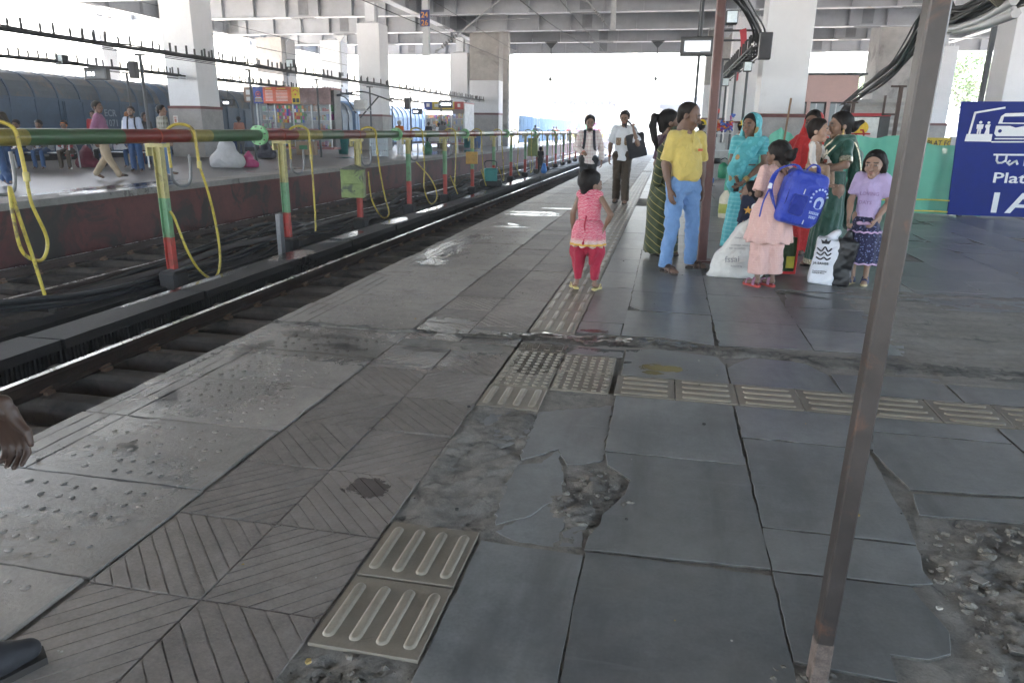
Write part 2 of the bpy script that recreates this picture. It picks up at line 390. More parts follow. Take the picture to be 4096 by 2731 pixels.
rk = MB()
for cx, cy, rx, ry in RUB:
    for i in range(int(45*rx*ry/.1)):
        a = random.uniform(0, 6.28); q = math.sqrt(random.random())*.95; x = cx+rx*q*math.cos(a); y = cy+ry*q*math.sin(a); s = random.uniform(.006, .02)
        if x > 2.15 or y < 1.05: continue
        z = bed_z(x, y); n_ = len(rk.V); rk.ell((x, y, z+s*.12), (s*random.uniform(.7, 1.3), s*random.uniform(.7, 1.2), s*random.uniform(.35, .6)), 6)
        for j in range(n_, len(rk.V)): vx, vy, vz = rk.V[j]; rk.V[j] = (vx+random.gauss(0, s*.14), vy+random.gauss(0, s*.14), vz+random.gauss(0, s*.1))
rk.S = [False]*len(rk.S); tag(rk.build('rubble', [mat('rubble_stone', (.2, .185, .16), 1.0, v=.5, s=40, spec=.05)], platform), kind='stuff')
# ---- edge slabs
def clip(poly, a, b, c):     # keep a*x+b*y<=c
    o = []
    for i in range(len(poly)):
        p, q = poly[i], poly[(i+1) % len(poly)]; dp = a*p[0]+b*p[1]-c; dq = a*q[0]+b*q[1]-c
        if dp <= 0: o.append(p)
        if (dp < 0 < dq) or (dq < 0 < dp): t = dp/(dp-dq); o.append((p[0]+(q[0]-p[0])*t, p[1]+(q[1]-p[1])*t))
    return o
EV = []
for v in range(6):
    mb = MB(); mb.box(0, 1.086, 0, .592, -.034, -.006)
    xs = [0, .075, .165, .25, 1.086] if v != 3 else [0, 1.086]
    for a, b in zip(xs[:-1], xs[1:]):
        mb.prism(jit([(a+.003, .001), (b-.003, .001), (b-.003, .591), (a+.003, .591)], .09, .0025, .04), -.006, random.uniform(-.0012, .0012), bev=.003)
    for i in range(9):
        for j in range(6):
            if random.random() < .22 or (v == 4 and i < 5): continue
            x = .33+i*.075+(j % 2)*.02+random.uniform(-.008, .008); y = .07+j*.088+random.uniform(-.008, .008); r = random.uniform(.011, .017); h = random.uniform(.0025, .006)
            mb.lathe([(r, 0), (r*.75, h*.7), (r*.3, h)], (x, y, 0), 7)
    EV.append(mb.mesh('edge_slab', [M_edge]))
y = -1.93; k = 0
while y < 72:
    if not (4.6 < y < 4.7):
        o = link('edge_slab', EV[random.randrange(6)], platform, (-2.82+random.uniform(-.012, .012), y, random.uniform(-.002, .002)))
        o.rotation_euler = (random.gauss(0, .0012), random.gauss(0, .001), random.gauss(0, .0015)); k += 1
    y += .6 if not (4.0 < y < 4.1) else .66
# ---- chevron tiles
def chevron(sg, depth, n=11):
    w, l = .396, .444; mb = MB(); mb.box(0, w, 0, l, -.034, -depth); q = [(0, 0), (w, 0), (w, l), (0, l)]
    lo, hi = (0, w+l) if sg > 0 else (-w, l); st = (hi-lo)/(n+.6)
    for i in range(-1, n+2):
        a, b = lo+i*st+.0032+st*.3, lo+(i+1)*st-.0032+st*.3
        p = clip(clip(q, sg, 1, b), -sg, -1, -a)
        if len(p) >= 3 and b > a: mb.prism(p, -depth, random.uniform(-.001, .0008), bev=.0018)
    return mb.mesh('chevron_tile', [M_chev])
CH = {s: [chevron(s, .0042), chevron(s, .003, 10), chevron(s, .0036, 12)] for s in (1, -1)}
rest = MB(); cnt = 0
for r in range(-4, 150):
    yy = 1.655+.45*r
    if yy > 4.2: yy += .2
    if 4.34 < yy+.45 < 5.0 and yy < 4.34 and False: continue
    for c, x in ((0, -1.715), (1, -1.313)):
        sg = 1 if (r+c) % 2 == 0 else -1
        if 4.3 < yy < 4.42: pass
        if yy < 47:
            o = link('chevron_tile', random.choice(CH[sg]), platform, (x+random.uniform(-.002, .002), yy, random.uniform(-.003, .001))); o.rotation_euler = (random.gauss(0, .004), random.gauss(0, .004), random.gauss(0, .002))
        elif yy < 71: rest.box(x, x+.396, yy, yy+.444, -.034, 0)
# ---- tactile tiles
def bars(n=4):
    mb = MB(); w = .331; mb.prism([(.002, .002), (w, .002), (w, w), (.002, w)], -.034, 0, bev=.0015)
    for i in range(n):
        cx = .042+i*(w-.084)/(n-1); h = .019; P = []
        for k in range(8): a = math.pi*k/7; P.append((cx+h*math.cos(a), .296-h+h*math.sin(a)))
        for k in range(8): a = math.pi+math.pi*k/7; P.append((cx+h*math.cos(a), .036+h+h*math.sin(a)))
        V = [(x, y, 0) for x, y in P]+[(cx+(x-cx)*.78, y-(.0035 if y > .16 else -.0035), .0055) for x, y in P]+[(cx+(x-cx)*.45, y-(.008 if y > .16 else -.008), .007) for x, y in P]
        m = 16; F = [(l*m+i_, l*m+(i_+1) % m, (l+1)*m+(i_+1) % m, (l+1)*m+i_) for l in (0, 1) for i_ in range(m)]+[[2*m+i_ for i_ in range(m)]]
        mb.add(V, F, True, 1)
    return mb.mesh('tactile_tile', [M_tact, M_tbar])
def domes():
    mb = MB(); w = .331; mb.prism([(.002, .002), (w, .002), (w, w), (.002, w)], -.034, 0, bev=.0015)
    for i in range(6):
        for j in range(6): mb.lathe([(.0165, 0), (.014, .0035), (.008, .006)], (.03+i*.0545, .03+j*.0545, 0), 10, 1)
    return mb.mesh('tactile_tile', [M_tact, M_tbar])
M_tbar = floor_mat('tactile_bar_top', (.27, .235, .185), .34, .2, 2.2, .0, 80, dirt=((.16, .13, .1), .3, 5), rnd=.1)
TB, TD = bars(), domes()
def tt(me, x, y, z=0, rz=0, name='tactile_tile'):
    o = link(name, me, platform, (x, y, z)); o.rotation_euler = (random.gauss(0, .004), random.gauss(0, .004), rz+random.gauss(0, .003)); return o
tt(TB, -.905, 1.545); tt(TB, -.905, 1.885); tt(TB, -.907, 3.43)
for i in (0, 1):
    for j in (0, 1): tt(TD, -.905+i*.338, 3.77+j*.337)
def cut_tile(l):
    mb = MB(); mb.prism(jit([(.002, .002), (.331, .002), (.331, l), (.2, l+.02), (.1, l-.01), (.002, l)], .04, .003), -.034, 0, bev=.0015)
    for i in range(4):
        cx = .042+i*.0823; mb.prism([(cx-.018, .04), (cx, .03), (cx+.018, .04), (cx+.018, l-.01), (cx-.018, l-.014)], 0, .006, bev=.004)
    return mb.mesh('tactile_tile', [M_tact])
tt(cut_tile(.19), -.905, 4.445)
y = 4.93; far = MB()
while y < 71:
    if random.random() < .045 and y > 9: y += .335; continue
    if y < 60: tt(TB, -.905, y, random.uniform(-.002, .001))
    else: rest.box(-.905, -.575, y, y+.33, -.034, .002)
    y += .335
x = -.205
while x < 5: tt(TB, x+.333, 3.77, 0, R(90)); x += .336
tag(rest.build('far_tiles', M_chev, platform), kind='stuff')
# ---- stone slabs
def slab(poly, z=0, th=.034, m=None, name='stone_slab', step=.06, a=.0022, chip=.03):
    cx = sum(p[0] for p in poly)/len(poly); cy = sum(p[1] for p in poly)/len(poly)
    mb = MB(); mb.prism([(x-cx, y-cy) for x, y in jit(poly, step, a, chip)], -th, 0, bev=.0014, mi=0, side=1)
    o = mb.build(name, [m or M_stone, mat('broken_stone_edge', (.1, .094, .084), .95, v=.4, s=30, spec=.1)], platform, (cx, cy, z)); o.rotation_euler = (random.gauss(0, .0012), random.gauss(0, .0012), 0); return o
def rect(x0, x1, y0, y1, gp=.0018): return [(x0+gp, y0+gp), (x1-gp, y0+gp), (x1-gp, y1-gp), (x0+gp, y1-gp)]
for p in ([(-.565, 1.0), (-.19, 1.0), (-.19, 2.16), (-.555, 2.17), (-.565, 1.5)],
          rect(-.185, .43, .95, 1.55), rect(-.185, .435, 1.55, 2.185), rect(-.19, .43, 3.02, 3.755), rect(.44, 1.05, 3.33, 3.755), rect(1.06, 1.7, 3.56, 3.755), rect(1.71, 2.4, 3.1, 3.755), rect(2.41, 3.1, 3.0, 3.755),
          [(-.185, 3.01), (-.165, 2.88), (-.06, 2.76), (-.075, 2.63), (-.15, 2.45), (-.185, 2.28), (-.19, 2.195), (.435, 2.225), (.43, 3.02)],
          [(.44, 2.5), (.965, 2.5), (.985, 2.7), (.985, 2.9), (1.01, 3.32), (.445, 3.32)], [(.44, 2.22), (.87, 2.235), (.945, 2.26), (.96, 2.49), (.44, 2.49)],
          [(.44, 1.78), (.7, 1.76), (.71, 1.87), (.81, 1.87), (.88, 1.91), (.91, 2.01), (.87, 2.225), (.44, 2.21)], [(.53, 1.2), (.74, 1.2), (.74, 1.75), (.53, 1.72)], rect(.0, .44, .9, .95),
          [(1.075, 2.95), (1.5, 2.99), (1.7, 3.04), (1.7, 3.55), (1.08, 3.55), (1.02, 3.3)], [(1.045, 2.73), (1.4, 2.75), (1.7, 2.8), (1.7, 2.98), (1.075, 2.91)],
          [(-.185, 4.11), (.44, 4.11), (.44, 4.45), (.40, 4.63), (0, 4.70), (-.185, 4.64)], [(-.56, 4.46), (-.2, 4.46), (-.2, 4.62), (-.5, 4.61)],
          [(.45, 4.11), (1.05, 4.11), (1.04, 4.42), (.93, 4.64), (.62, 4.66), (.5, 4.5), (.45, 4.4)], [(1.06, 4.11), (1.68, 4.11), (1.68, 4.5), (1.55, 4.5), (1.06, 4.43)], rect(1.69, 2.4, 4.11, 4.45), rect(2.41, 3.1, 4.11, 4.5),
          [(-.565, 4.98), (-.25, 4.97), (-.25, 5.3), (-.565, 5.3)], [(-.24, 4.98), (.04, 5.01), (.4, 4.89), (.42, 5.75), (-.24, 5.75)], [(.43, 4.89), (1.05, 4.95), (1.05, 5.6), (.43, 5.6)], [(1.06, 4.95), (1.62, 4.96), (1.7, 5.25), (1.65, 5.5), (1.06, 5.52)]):
    slab(p)
# cracked stones in the gap by the tactile strip
for p, z in (([(-.565, 3.42), (-.2, 3.6), (-.19, 2.93), (-.27, 2.87), (-.34, 2.85), (-.4, 3.0), (-.545, 2.85), (-.565, 3.05)], -.004), ([(-.55, 2.80), (-.45, 2.84), (-.4, 2.98), (-.36, 2.83), (-.32, 2.56), (-.43, 2.37), (-.53, 2.29), (-.565, 2.53)], -.005),
             ([(-.39, 2.47), (-.32, 2.52), (-.27, 2.44), (-.3, 2.2), (-.44, 2.205), (-.52, 2.25)], -.007), ([(-.25, 2.43), (-.205, 2.42), (-.2, 2.22), (-.28, 2.205)], -.008), ([(-.9, 3.18), (-.75, 3.4), (-.575, 3.4), (-.575, 3.05), (-.66, 2.95), (-.8, 3.05)], -.008),
             ([(.985, 2.74), (1.03, 2.75), (1.04, 2.88), (1.0, 2.87)], -.012)):
    slab(p, z, m=M_stone, step=.025, a=.004, chip=.15, name='broken_slab')
for i in range(14):   # loose chips round the pothole
    cx, cy = random.choice([(-.13, 2.85), (-.2, 2.3), (1.05, 2.3), (1.2, 2.05), (-.25, 2.7)]); cx += random.gauss(0, .07); cy += random.gauss(0, .08); s = random.uniform(.012, .04)
    a = random.uniform(0, 6); P = [(cx+s*random.uniform(.5, 1)*math.cos(a+k*1.26), cy+s*random.uniform(.5, 1)*math.sin(a+k*1.26)) for k in range(5)]
    slab(P, .0+bed_z(cx, cy)+.008, .014, M_cement, 'stone_chip', .03)
colX = [-.565, -.235, .425, 1.055, 1.685, 2.34, 2.98, 3.62, 4.26, 4.9, 5.54, 6.18, 6.82, 7.46, 8.1]
def in_worn(x, y):
    P = [(2.0, 6.5), (2.3, 6.75), (3.3, 6.55), (3.3, 4.5), (1.6, 4.5), (1.75, 5.4)]
    c = False
    for i in range(len(P)):
        (x1, y1), (x2, y2) = P[i], P[i-1]
        if (y1 > y) != (y2 > y) and x < (x2-x1)*(y-y1)/(y2-y1)+x1: c = not c
    return c
n = 0
for ci in range(len(colX)-1):
    x0, x1 = colX[ci], colX[ci+1]
    y = {0: 5.31, 1: 5.76, 2: 5.61, 3: 5.53}.get(ci, 4.55 if ci > 5 else 5.0)
    while y < 32:
        L = random.uniform(.62, .95) if y < 14 else random.uniform(1.2, 1.9); cy = y+L/2; cx = (x0+x1)/2
        if cx < .55*cy+1.2 and not in_worn(cx, cy) and random.random() > .025:
            P = rect(x0, x1, y, y+L)
            if random.random() < .12 and y < 14:
                k = random.randrange(4); px, py = P[k]; P[k] = (px+(cx-px)*.3, py+(cy-py)*.06); P.insert(k, (px+(cx-px)*.02, py+(cy-py)*.35))
            slab(P, random.uniform(-.003, .001), step=.08 if y < 9 else .4, a=.0022 if y < 9 else .001); n += 1
        y += L
fl = MB(); fl.box(8.1, 40, -14, 190, -.034, -.001); fl.box(-.565, 8.1, 33.5, 71, -.034, -.002); fl.box(-2.82, 8.1, 71.2, 190, -.034, .0)
fl.build('worn_paving', M_cement, platform)

# ragged cement filling of the expansion joint that crosses the platform
M_joint = floor_mat('damp_joint_cement', (.17, .155, .135), .75, .45, 2.5, .8, 40, wet=[(-.55, 4.8, .45, .2), (-1.3, 4.7, .4, .1), (.1, 4.85, .25, .1)], dirt=((.045, .04, .035), .55, 5), rnd=0)
JX = [-2.8, -2.2, -1.7, -1.2, -.9, -.5, 0, .4, .7, 1.0, 1.5, 2.2, 3.3]; JY = [4.695, 4.7, 4.7, 4.73, 4.8, 4.8, 4.85, 4.76, 4.78, 4.7, 4.72, 4.66, 4.66]; JW = [.03, .035, .03, .04, .1, .13, .12, .09, .1, .13, .16, .15, .15]
xs = np.arange(-2.8, 3.3, .018); V = []; F = []; rows = 13
for i, x in enumerate(xs):
    cy = np.interp(x, JX, JY)+.03*fr(x*2.2, 3); w = np.interp(x, JX, JW)*(1+.45*fr(x*3.1, 7)+.3*fr(x*11, 1)); w2 = np.interp(x, JX, JW)*(1+.45*fr(x*3.3, 17)+.3*fr(x*10, 21))
    for j in range(rows):
        v = -1+2*j/(rows-1); y = cy+(w if v > 0 else w2)*v; z = -.004+.011*(1-abs(v)**3)+.011*fr(x*6, y*16, 2)+.006*fr(x*26, y*30, 8)
        if abs(v) == 1: z = -.012
        V.append((x, y, z))
for i in range(len(xs)-1):
    for j in range(rows-1): a = i*rows+j; F.append((a, a+rows, a+rows+1, a+1))
link('joint_filling', newmesh('joint_filling', V, F, [M_joint], smooth=True), platform)
# standing water on the paving and the drain
t = NT('puddle_water'); t.b.inputs['Base Color'].default_value = (.03, .03, .03, 1); t.b.inputs['Alpha'].default_value = .5; t.b.inputs['Roughness'].default_value = .04; t.b.inputs['IOR'].default_value = 1.33; t.bump(t.noise(25, 2, .5, t.pos()), .08, .004); M_water = t.m
def puddle(x, y, rx, ry, z, seed, n=40):
    r = random.Random(seed); ph = [r.uniform(0, 6) for _ in range(4)]; P = []
    for k in range(n):
        a = 2*math.pi*k/n; q = 1+.3*math.sin(2*a+ph[0])+.22*math.sin(3*a+ph[1])+.16*math.sin(5*a+ph[2])+.12*math.sin(9*a+ph[3]); P.append((rx*q*math.cos(a), ry*q*math.sin(a)))
    mb = MB(); mb.add([(0, 0, 0)]+[(a, b, 0) for a, b in P], [(0, k+1, (k+1) % n+1) for k in range(n)]); tag(mb.build('puddle', [M_water], None, (x, y, z)), kind='structure')
for i, (x, y, rx, ry, z) in enumerate(((-2.5, 8.5, .1, .45, .0045), (-2.38, 7.9, .14, .2, .0045), (-2.55, 9.3, .08, .3, .0045), (-2.45, 7.2, .1, .08, .0045), (-2.35, 4.45, .22, .09, .0045), (-2.05, 4.25, .16, .06, .0045), (-2.6, 4.05, .08, .16, .0045), (-1.5, 4.3, .13, .05, .0025), (-.4, 4.78, .16, .035, .004), (-.2, 4.72, .09, .025, .004), (-2.55, 3.15, .06, .09, .0045), (-2.3, 2.55, .05, .04, .0045), (-2.45, 10.9, .2, .1, .0045), (-2.2, 12.6, .3, .12, .0045), (-1.9, 13.4, .25, .08, .003), (-6.35, 8.7, .06, .7, -.728), (-6.4, 11.2, .09, .35, -.728), (-6.2, 13.5, .12, .45, -.728), (-6.3, 15.9, .1, .4, -.728), (-6.3, 19.6, .1, .5, -.728), (-6.3, 23.5, .1, .8, -.728), (-11.2, 13.0, .25, 1.1, .157), (-10.95, 15.2, .12, .6, .157), (-12.0, 18.9, .3, .35, .15))): puddle(x, y, rx, ry, z, i)

# ------------------------------------------------------------------ tracks
def railpts(x, top=-.73):
    return [(-.034, 0), (.034, 0), (.036, -.03), (.012, -.045), (.01, -.13), (.068, -.148), (.068, -.165), (-.068, -.165), (-.068, -.148), (-.01, -.13), (-.012, -.045), (-.036, -.03)]
def rail_mesh(y0, y1, top=-.73):
    P = railpts(0); n = len(P); V = [(a, y0, b) for a, b in P]+[(a, y1, b) for a, b in P]
    F = [(i, (i+1) % n, n+(i+1) % n, n+i) for i in range(n)]+[list(range(n))[::-1], list(range(n, 2*n))]
    return newmesh('rail', V, F, [M_railside, M_railtop], [1]+[0]*(n+1))
RM = rail_mesh(0, 26)
mb = MB(); pf = [(-.14, -.23), (.14, -.23), (.125, -.06), (.085, -.012), (.04, 0), (-.04, 0), (-.085, -.012), (-.125, -.06)]
mb.add([(x, y, z) for x in (-1.37, 1.37) for y, z in pf], [(i, (i+1) % 8, 8+(i+1) % 8, 8+i) for i in range(8)]+[list(range(8))[::-1], list(range(8, 16))])
SLM = mb.mesh('sleeper', [M_sleep])
cb = MB(); cb.tube(bez((.0, -.045, .01), (.03, -.055, .035), (.065, -.03, .06), (.07, .02, .062), (.03, .05, .04), (-.005, .03, .015), n=4), .0095, 6); cb.obox((.045, 0, .015), (.07, .09, .03))
CLM = cb.mesh('clip', [M_clip])
def track(cx, lab, y0, y1, clips=True):
    t = empty('railway_track', (cx, 0, 0)); tag(t, kind='structure')
    for s in (-1, 1):
        for k in range(-1, 7): link('rail', RM, t, (s*.838, -8+26*k+26*(k == -99), -.73))
    y = y0
    while y < y1:
        o = link('sleeper', SLM, t, (random.uniform(-.02, .02), y, -.9)); o.rotation_euler = (0, 0, random.gauss(0, .004))
        if clips and y < 36:
            for s in (-1, 1):
                for e in (-1, 1):
                    if cx < -5 and s*e > 0 and y > 20: continue
                    c = link('clip', CLM, o, (s*.838+e*.045, 0, 0)); c.rotation_euler = (0, 0, 0 if e > 0 else math.pi)
        y += .68
    return t
track(-4.47, 'near', 2.25, 78); track(-8.89, 'far', 5.3, 78)
# ribbed drain wall blocks between the tracks
drain = empty('drain_channel', (-6, 0, 0)); tag(drain, kind='structure')
mb = MB(); L = 2.36
mb.box(-.5, 0, 0, L, -.84, -.735); mb.box(-.5, -.03, 0, L, -1.12, -.84)
for i in range(44): mb.box(-.035, -.004, .03+i*.0535, .055+i*.0535, -1.12, -.84)
DW = mb.mesh('wall_block', [M_drain])
for k in range(30):
    o = link('wall_block', DW, drain, (random.uniform(-.02, .02), 1.2+k*2.4, random.uniform(-.012, .012))); o.rotation_euler = (random.gauss(0, .003), random.gauss(0, .01), random.gauss(0, .003))
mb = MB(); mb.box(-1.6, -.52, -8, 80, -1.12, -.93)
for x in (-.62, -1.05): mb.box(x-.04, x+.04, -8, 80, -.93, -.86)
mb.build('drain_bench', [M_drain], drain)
# pedestals under the inner rail of the far track
ped = MB(); ped.box(-.05, .05, -.045, .045, -1.12, -.9); PM = ped.mesh('rail_pedestal', [mat('pedestal_steel', (.2, .19, .18), .6, .3)])
for k in range(60): link('rail_pedestal', PM, drain, (-1.98, 4.9+k*.6, 0))

# ------------------------------------------------------------------ the far platform
fp = MB(); fp.box(-21.35, -10.56, -12, 190, -1.25, .03, 1); fp.add([(-21.35, -12, .146), (-10.55, -12, .146), (-10.55, 190, .146), (-21.35, 190, .146)], [(0, 1, 2, 3)], mi=0); fp.box(-21.35, -21.25, -12, 190, .03, .15, 0)
farplat = fp.build('far_platform', [M_farfloor, M_redwall]); tag(farplat, kind='structure')
CP = []
for v in range(4):
    mb = MB(); mb.prism([(x, y) for x, y in jit([(-.62, .004), (.06, .004), (.06, 1.19), (-.62, 1.19)], .12, .006, .1)], .03, .153, bev=.008); CP.append(mb.mesh('coping_slab', [M_coping]))
for k in range(60):
    o = link('coping_slab', CP[k % 4], farplat, (-10.5+random.uniform(-.015, .015), 2+k*1.2, random.uniform(-.006, .006))); o.rotation_euler = (0, random.gauss(0, .004), random.gauss(0, .004))
# ------------------------------------------------------------------ flyover overhead: columns, girders, deck
M_white = mat('white_painted_concrete', (.77, .785, .81), .7, v=.05, s=.7, b=.05, bs=20, dirt=((.5, .5, .5), .15, .6))
M_dado = mat('grey_granite_dado', (.36, .35, .34), .6, v=.18, s=3, b=.05, bs=50)
M_band = mat('maroon_band', (.16, .06, .055), .7, v=.3, s=4)
M_girder = mat('grey_painted_steel', (.36, .38, .41), .55, v=.14, s=.5, dirt=((.24, .19, .14), .12, .35))
M_girdl = mat('pale_flange_steel', (.58, .6, .63), .5, v=.14, s=.6, dirt=((.3, .16, .08), .2, .5))
M_splice = mat('splice_plate_steel', (.2, .21, .225), .6, v=.2, s=4)
M_conc = mat('bare_concrete', (.36, .35, .335), .85, v=.25, s=.45, b=.1, bs=8, dirt=((.2, .19, .18), .3, .5))
M_deck = mat('deck_soffit', (.25, .25, .26), .9, v=.2, s=.3)
def column(xc, yc, z0, label, w=1.38, top=7.06, dado=True, m=None, band=2.0):
    c = empty('flyover_column', (xc, yc, z0), 0, label, 'column', 'columns carrying the flyover')
    h = w/2; mb = MB()
    mb.obox((0, 0, (top-z0+band)/2), (w, w, top-z0-band), bev=.012); mb.build('shaft', [m or M_white], c)
    if dado:
        mb = MB(); mb.box(-h-.05, h+.05, -h-.05, h+.05, 0, band-.11); mb.build('dado', [M_dado], c)
        mb = MB(); mb.box(-h-.065, h+.065, -h-.065, h+.065, band-.11, band); mb.build('border_band', [M_band], c)
    else: mb = MB(); mb.box(-h, h, -h, h, 0, band); mb.build('base', [m or M_white], c)
    mb = MB(); mb.box(-h*.5, h*.5, -h*.5, h*.5, top-z0, top-z0+.06)
    for s in (-1, 1):
        mb.box(-h*.42, h*.42, s*h*.4-.03, s*h*.4+.03, top-z0+.06, 8.2-z0); mb.box(s*h*.3-.02, s*h*.3+.02, -h*.37, h*.37, top-z0+.06, 8.2-z0)
    for i in range(9):
        for s in (-1, 1): mb.cyl((-h*.8+i*h*.2, s*h*.62, top-z0), (-h*.8+i*h*.2, s*h*.62, top-z0+.12), .025, 6)
    mb.build('steel_stub', [M_girdl], c)
    return c
cA = column(-19.3, 27.7, .15, 'white square column with a small poster on its grey base, nearest on the far platform')
mb = MB(); mb.box(-.55, -.35, -.75, -.742, 1.25, 1.62, 0); mb.box(-.5, -.41, -.756, -.7501, 1.36, 1.5, 1); mb.box(-.52, -.4, -.756, -.7501, 1.53, 1.57, 1)
mb.build('poster', [mat('poster_white', (.7, .68, .66), .7), mat('poster_print', (.5, .25, .2), .7)], cA)
column(-17.15, 41.7, .15, 'white column behind the stack of bottled water packs, left of the drop tube', 1.34)
column(-16.5, 57.9, .15, 'white column behind the second pink kiosk', 1.42)
column(3.37, 25.7, 0, 'big white column behind the woman in the turquoise sari')
column(3.5, 41.7, 0, 'white column half hidden behind the red cloth strip on the right platform', 1.34)
column(12.75, 41.7, 0, 'column seen through the gap right of the leaning grey post', 1.34, 5.6)
column(11.05, 27.7, 0, 'column at the right edge above the blue platform sign', 1.4)
column(-35.7, 42.2, .15, 'far left column with a splayed steel bracket behind the parcel van', 1.3, 6.0, False)
column(-31.0, 55.5, .15, 'grey concrete column above the first kiosk, further left of two', 2.2, 8.0, False, M_conc)
column(-27.0, 57.5, .15, 'grey concrete column above the first kiosk, right of two', 1.6, 8.0, False, M_white)
# splayed bracket of the far left column
# bare concrete piers
def pier(x0, x1, y0, y1, z0, z1, label, dado=True):
    p = empty('concrete_pier', ((x0+x1)/2, y0, z0), 0, label, 'pier'); w = (x1-x0)/2
    mb = MB(); mb.box(-w, w, 0, y1-y0, 2.6 if dado else 0, z1-z0); mb.build('shaft', [M_conc], p)
    if dado:
        mb = MB(); mb.box(-w-.03, w+.03, -.03, y1-y0+.03, 0, 2.35); mb.build('dado', [M_dado], p)
        mb = MB(); mb.box(-w-.04, w+.04, -.04, y1-y0+.04, 2.35, 2.5); mb.box(-w-.02, w+.02, -.02, y1-y0+.02, 2.5, 4.9, 1); mb.build('painted_lower_part', [M_band, M_white], p)
    return p
pier(-15.6, -13.3, 57.2, 60, .15, 9.9, 'broad bare concrete pier with patchy white paint right of the second kiosk')
pier(2.3, 5.2, 60, 63, 0, 9.9, 'wide pale concrete pier behind the tea stall right of the bright opening')
pier(13.2, 16.0, 55, 58, 0, 9.9, 'bare concrete pier behind the sagging cable bundle', False)
pier(-12.9, -12.5, 57, 57.6, .15, 9.9, 'slim concrete strip pier beside the broad bare pier', False)
# girders
def girder(ax, fixed, a0, a1, zb, depth, label, pitch=2.3, group='steel girders under the flyover deck'):
    """I girder along x (ax='x', fixed=y) or along y"""
    L = a1-a0; o = empty('steel_girder', (a0, fixed, zb) if ax == 'x' else (fixed, a0, zb), 0 if ax == 'x' else R(90), label, 'girder', group)
    mb = MB(); mb.box(0, L, -.012, .012, .035, depth-.035); mb.build('web', [M_girder], o)
    mb = MB(); mb.box(0, L, -.27, .27, 0, .035); mb.build('bottom_flange', [M_girdl], o)
    mb = MB(); mb.box(0, L, -.27, .27, depth-.035, depth); mb.build('top_flange', [M_girder], o)
    st = MB(); st.box(-.01, .01, -.26, -.0125, .036, depth-.036); st.box(-.01, .01, .0125, .26, .036, depth-.036); sm = st.mesh('stiffener', [M_girder])
    sp = MB(); sp.box(-.35, .35, -.03, -.0125, .18, depth-.1)
    for i in range(5):
        for j in range(9): sp.box(-.28+i*.14-.022, -.28+i*.14+.022, -.05, -.03, .25+j*(depth-.45)/8-.022, .25+j*(depth-.45)/8+.022)
    sp.box(-.8, .8, -.25, .25, -.025, -.002)
    for i in range(10): sp.box(-.72+i*.16-.03, -.72+i*.16+.03, -.2, -.15, -.06, -.025); sp.box(-.72+i*.16-.03, -.72+i*.16+.03, .15, .2, -.06, -.025)
    spm = sp.mesh('splice_plate', [M_splice])
    k = 0; x = random.uniform(.4, 1.5)
    while x < L:
        link('stiffener', sm, o, (x, 0, 0)); k += 1
        if k % 4 == 2 and x+1.2 < L: link('splice_plate', spm, o, (x+pitch/2, 0, 0))
        x += pitch
    return o
NM = {46.7: 'nearest', 54.6: 'second nearest', 61.7: 'third nearest', 70.3: 'farthest'}
for y in (46.7, 54.6, 61.7, 70.3): girder('x', y, -38, 34, 8.2, 1.72, 'grey steel cross girder with stiffener ribs, %s of those spanning the tracks' % NM[y])
for i, x in enumerate((-34.6, -16.2, 3.5, 20.5)):
    girder('y', x, 10, 70, 8.26, 1.6, 'grey lengthwise girder ' + ('over the parcel vans at far left', 'over the kiosks on the far platform', 'above the big white column on the right', 'high above the blue platform sign')[i], 3.1)
mb = MB(); mb.box(-.9, .9, -.3, .3, 0, .06)
mb.bar((0, 0, -1.9), (-.95, 0, .0), .35, .35); mb.bar((0, 0, -1.9), (.95, 0, .0), .35, .35); mb.bar((0, 0, -2.1), (0, 0, 0), .5, .5); mb.box(-.5, .5, -.5, .5, -2.2, -2.1)
o = mb.build('splayed_bracket', [M_white], None, (-35.7, 42.2, 8.2)); tag(o, 'white splayed steel bracket under the girder at top left', 'bracket')
for y in (39, 31.5, 23, 14, 4, -8):
    girder('x', y, -36.5, 34, 8.2, 1.72, 'grey steel cross girder overhead, out past the top edge of the photo', 9)
dk = MB(); dk.box(-38, 34, -30, 71, 9.95, 10.35)
o = dk.build('flyover_deck', [M_deck]); tag(o, 'concrete flyover deck above the steel girders', 'deck')

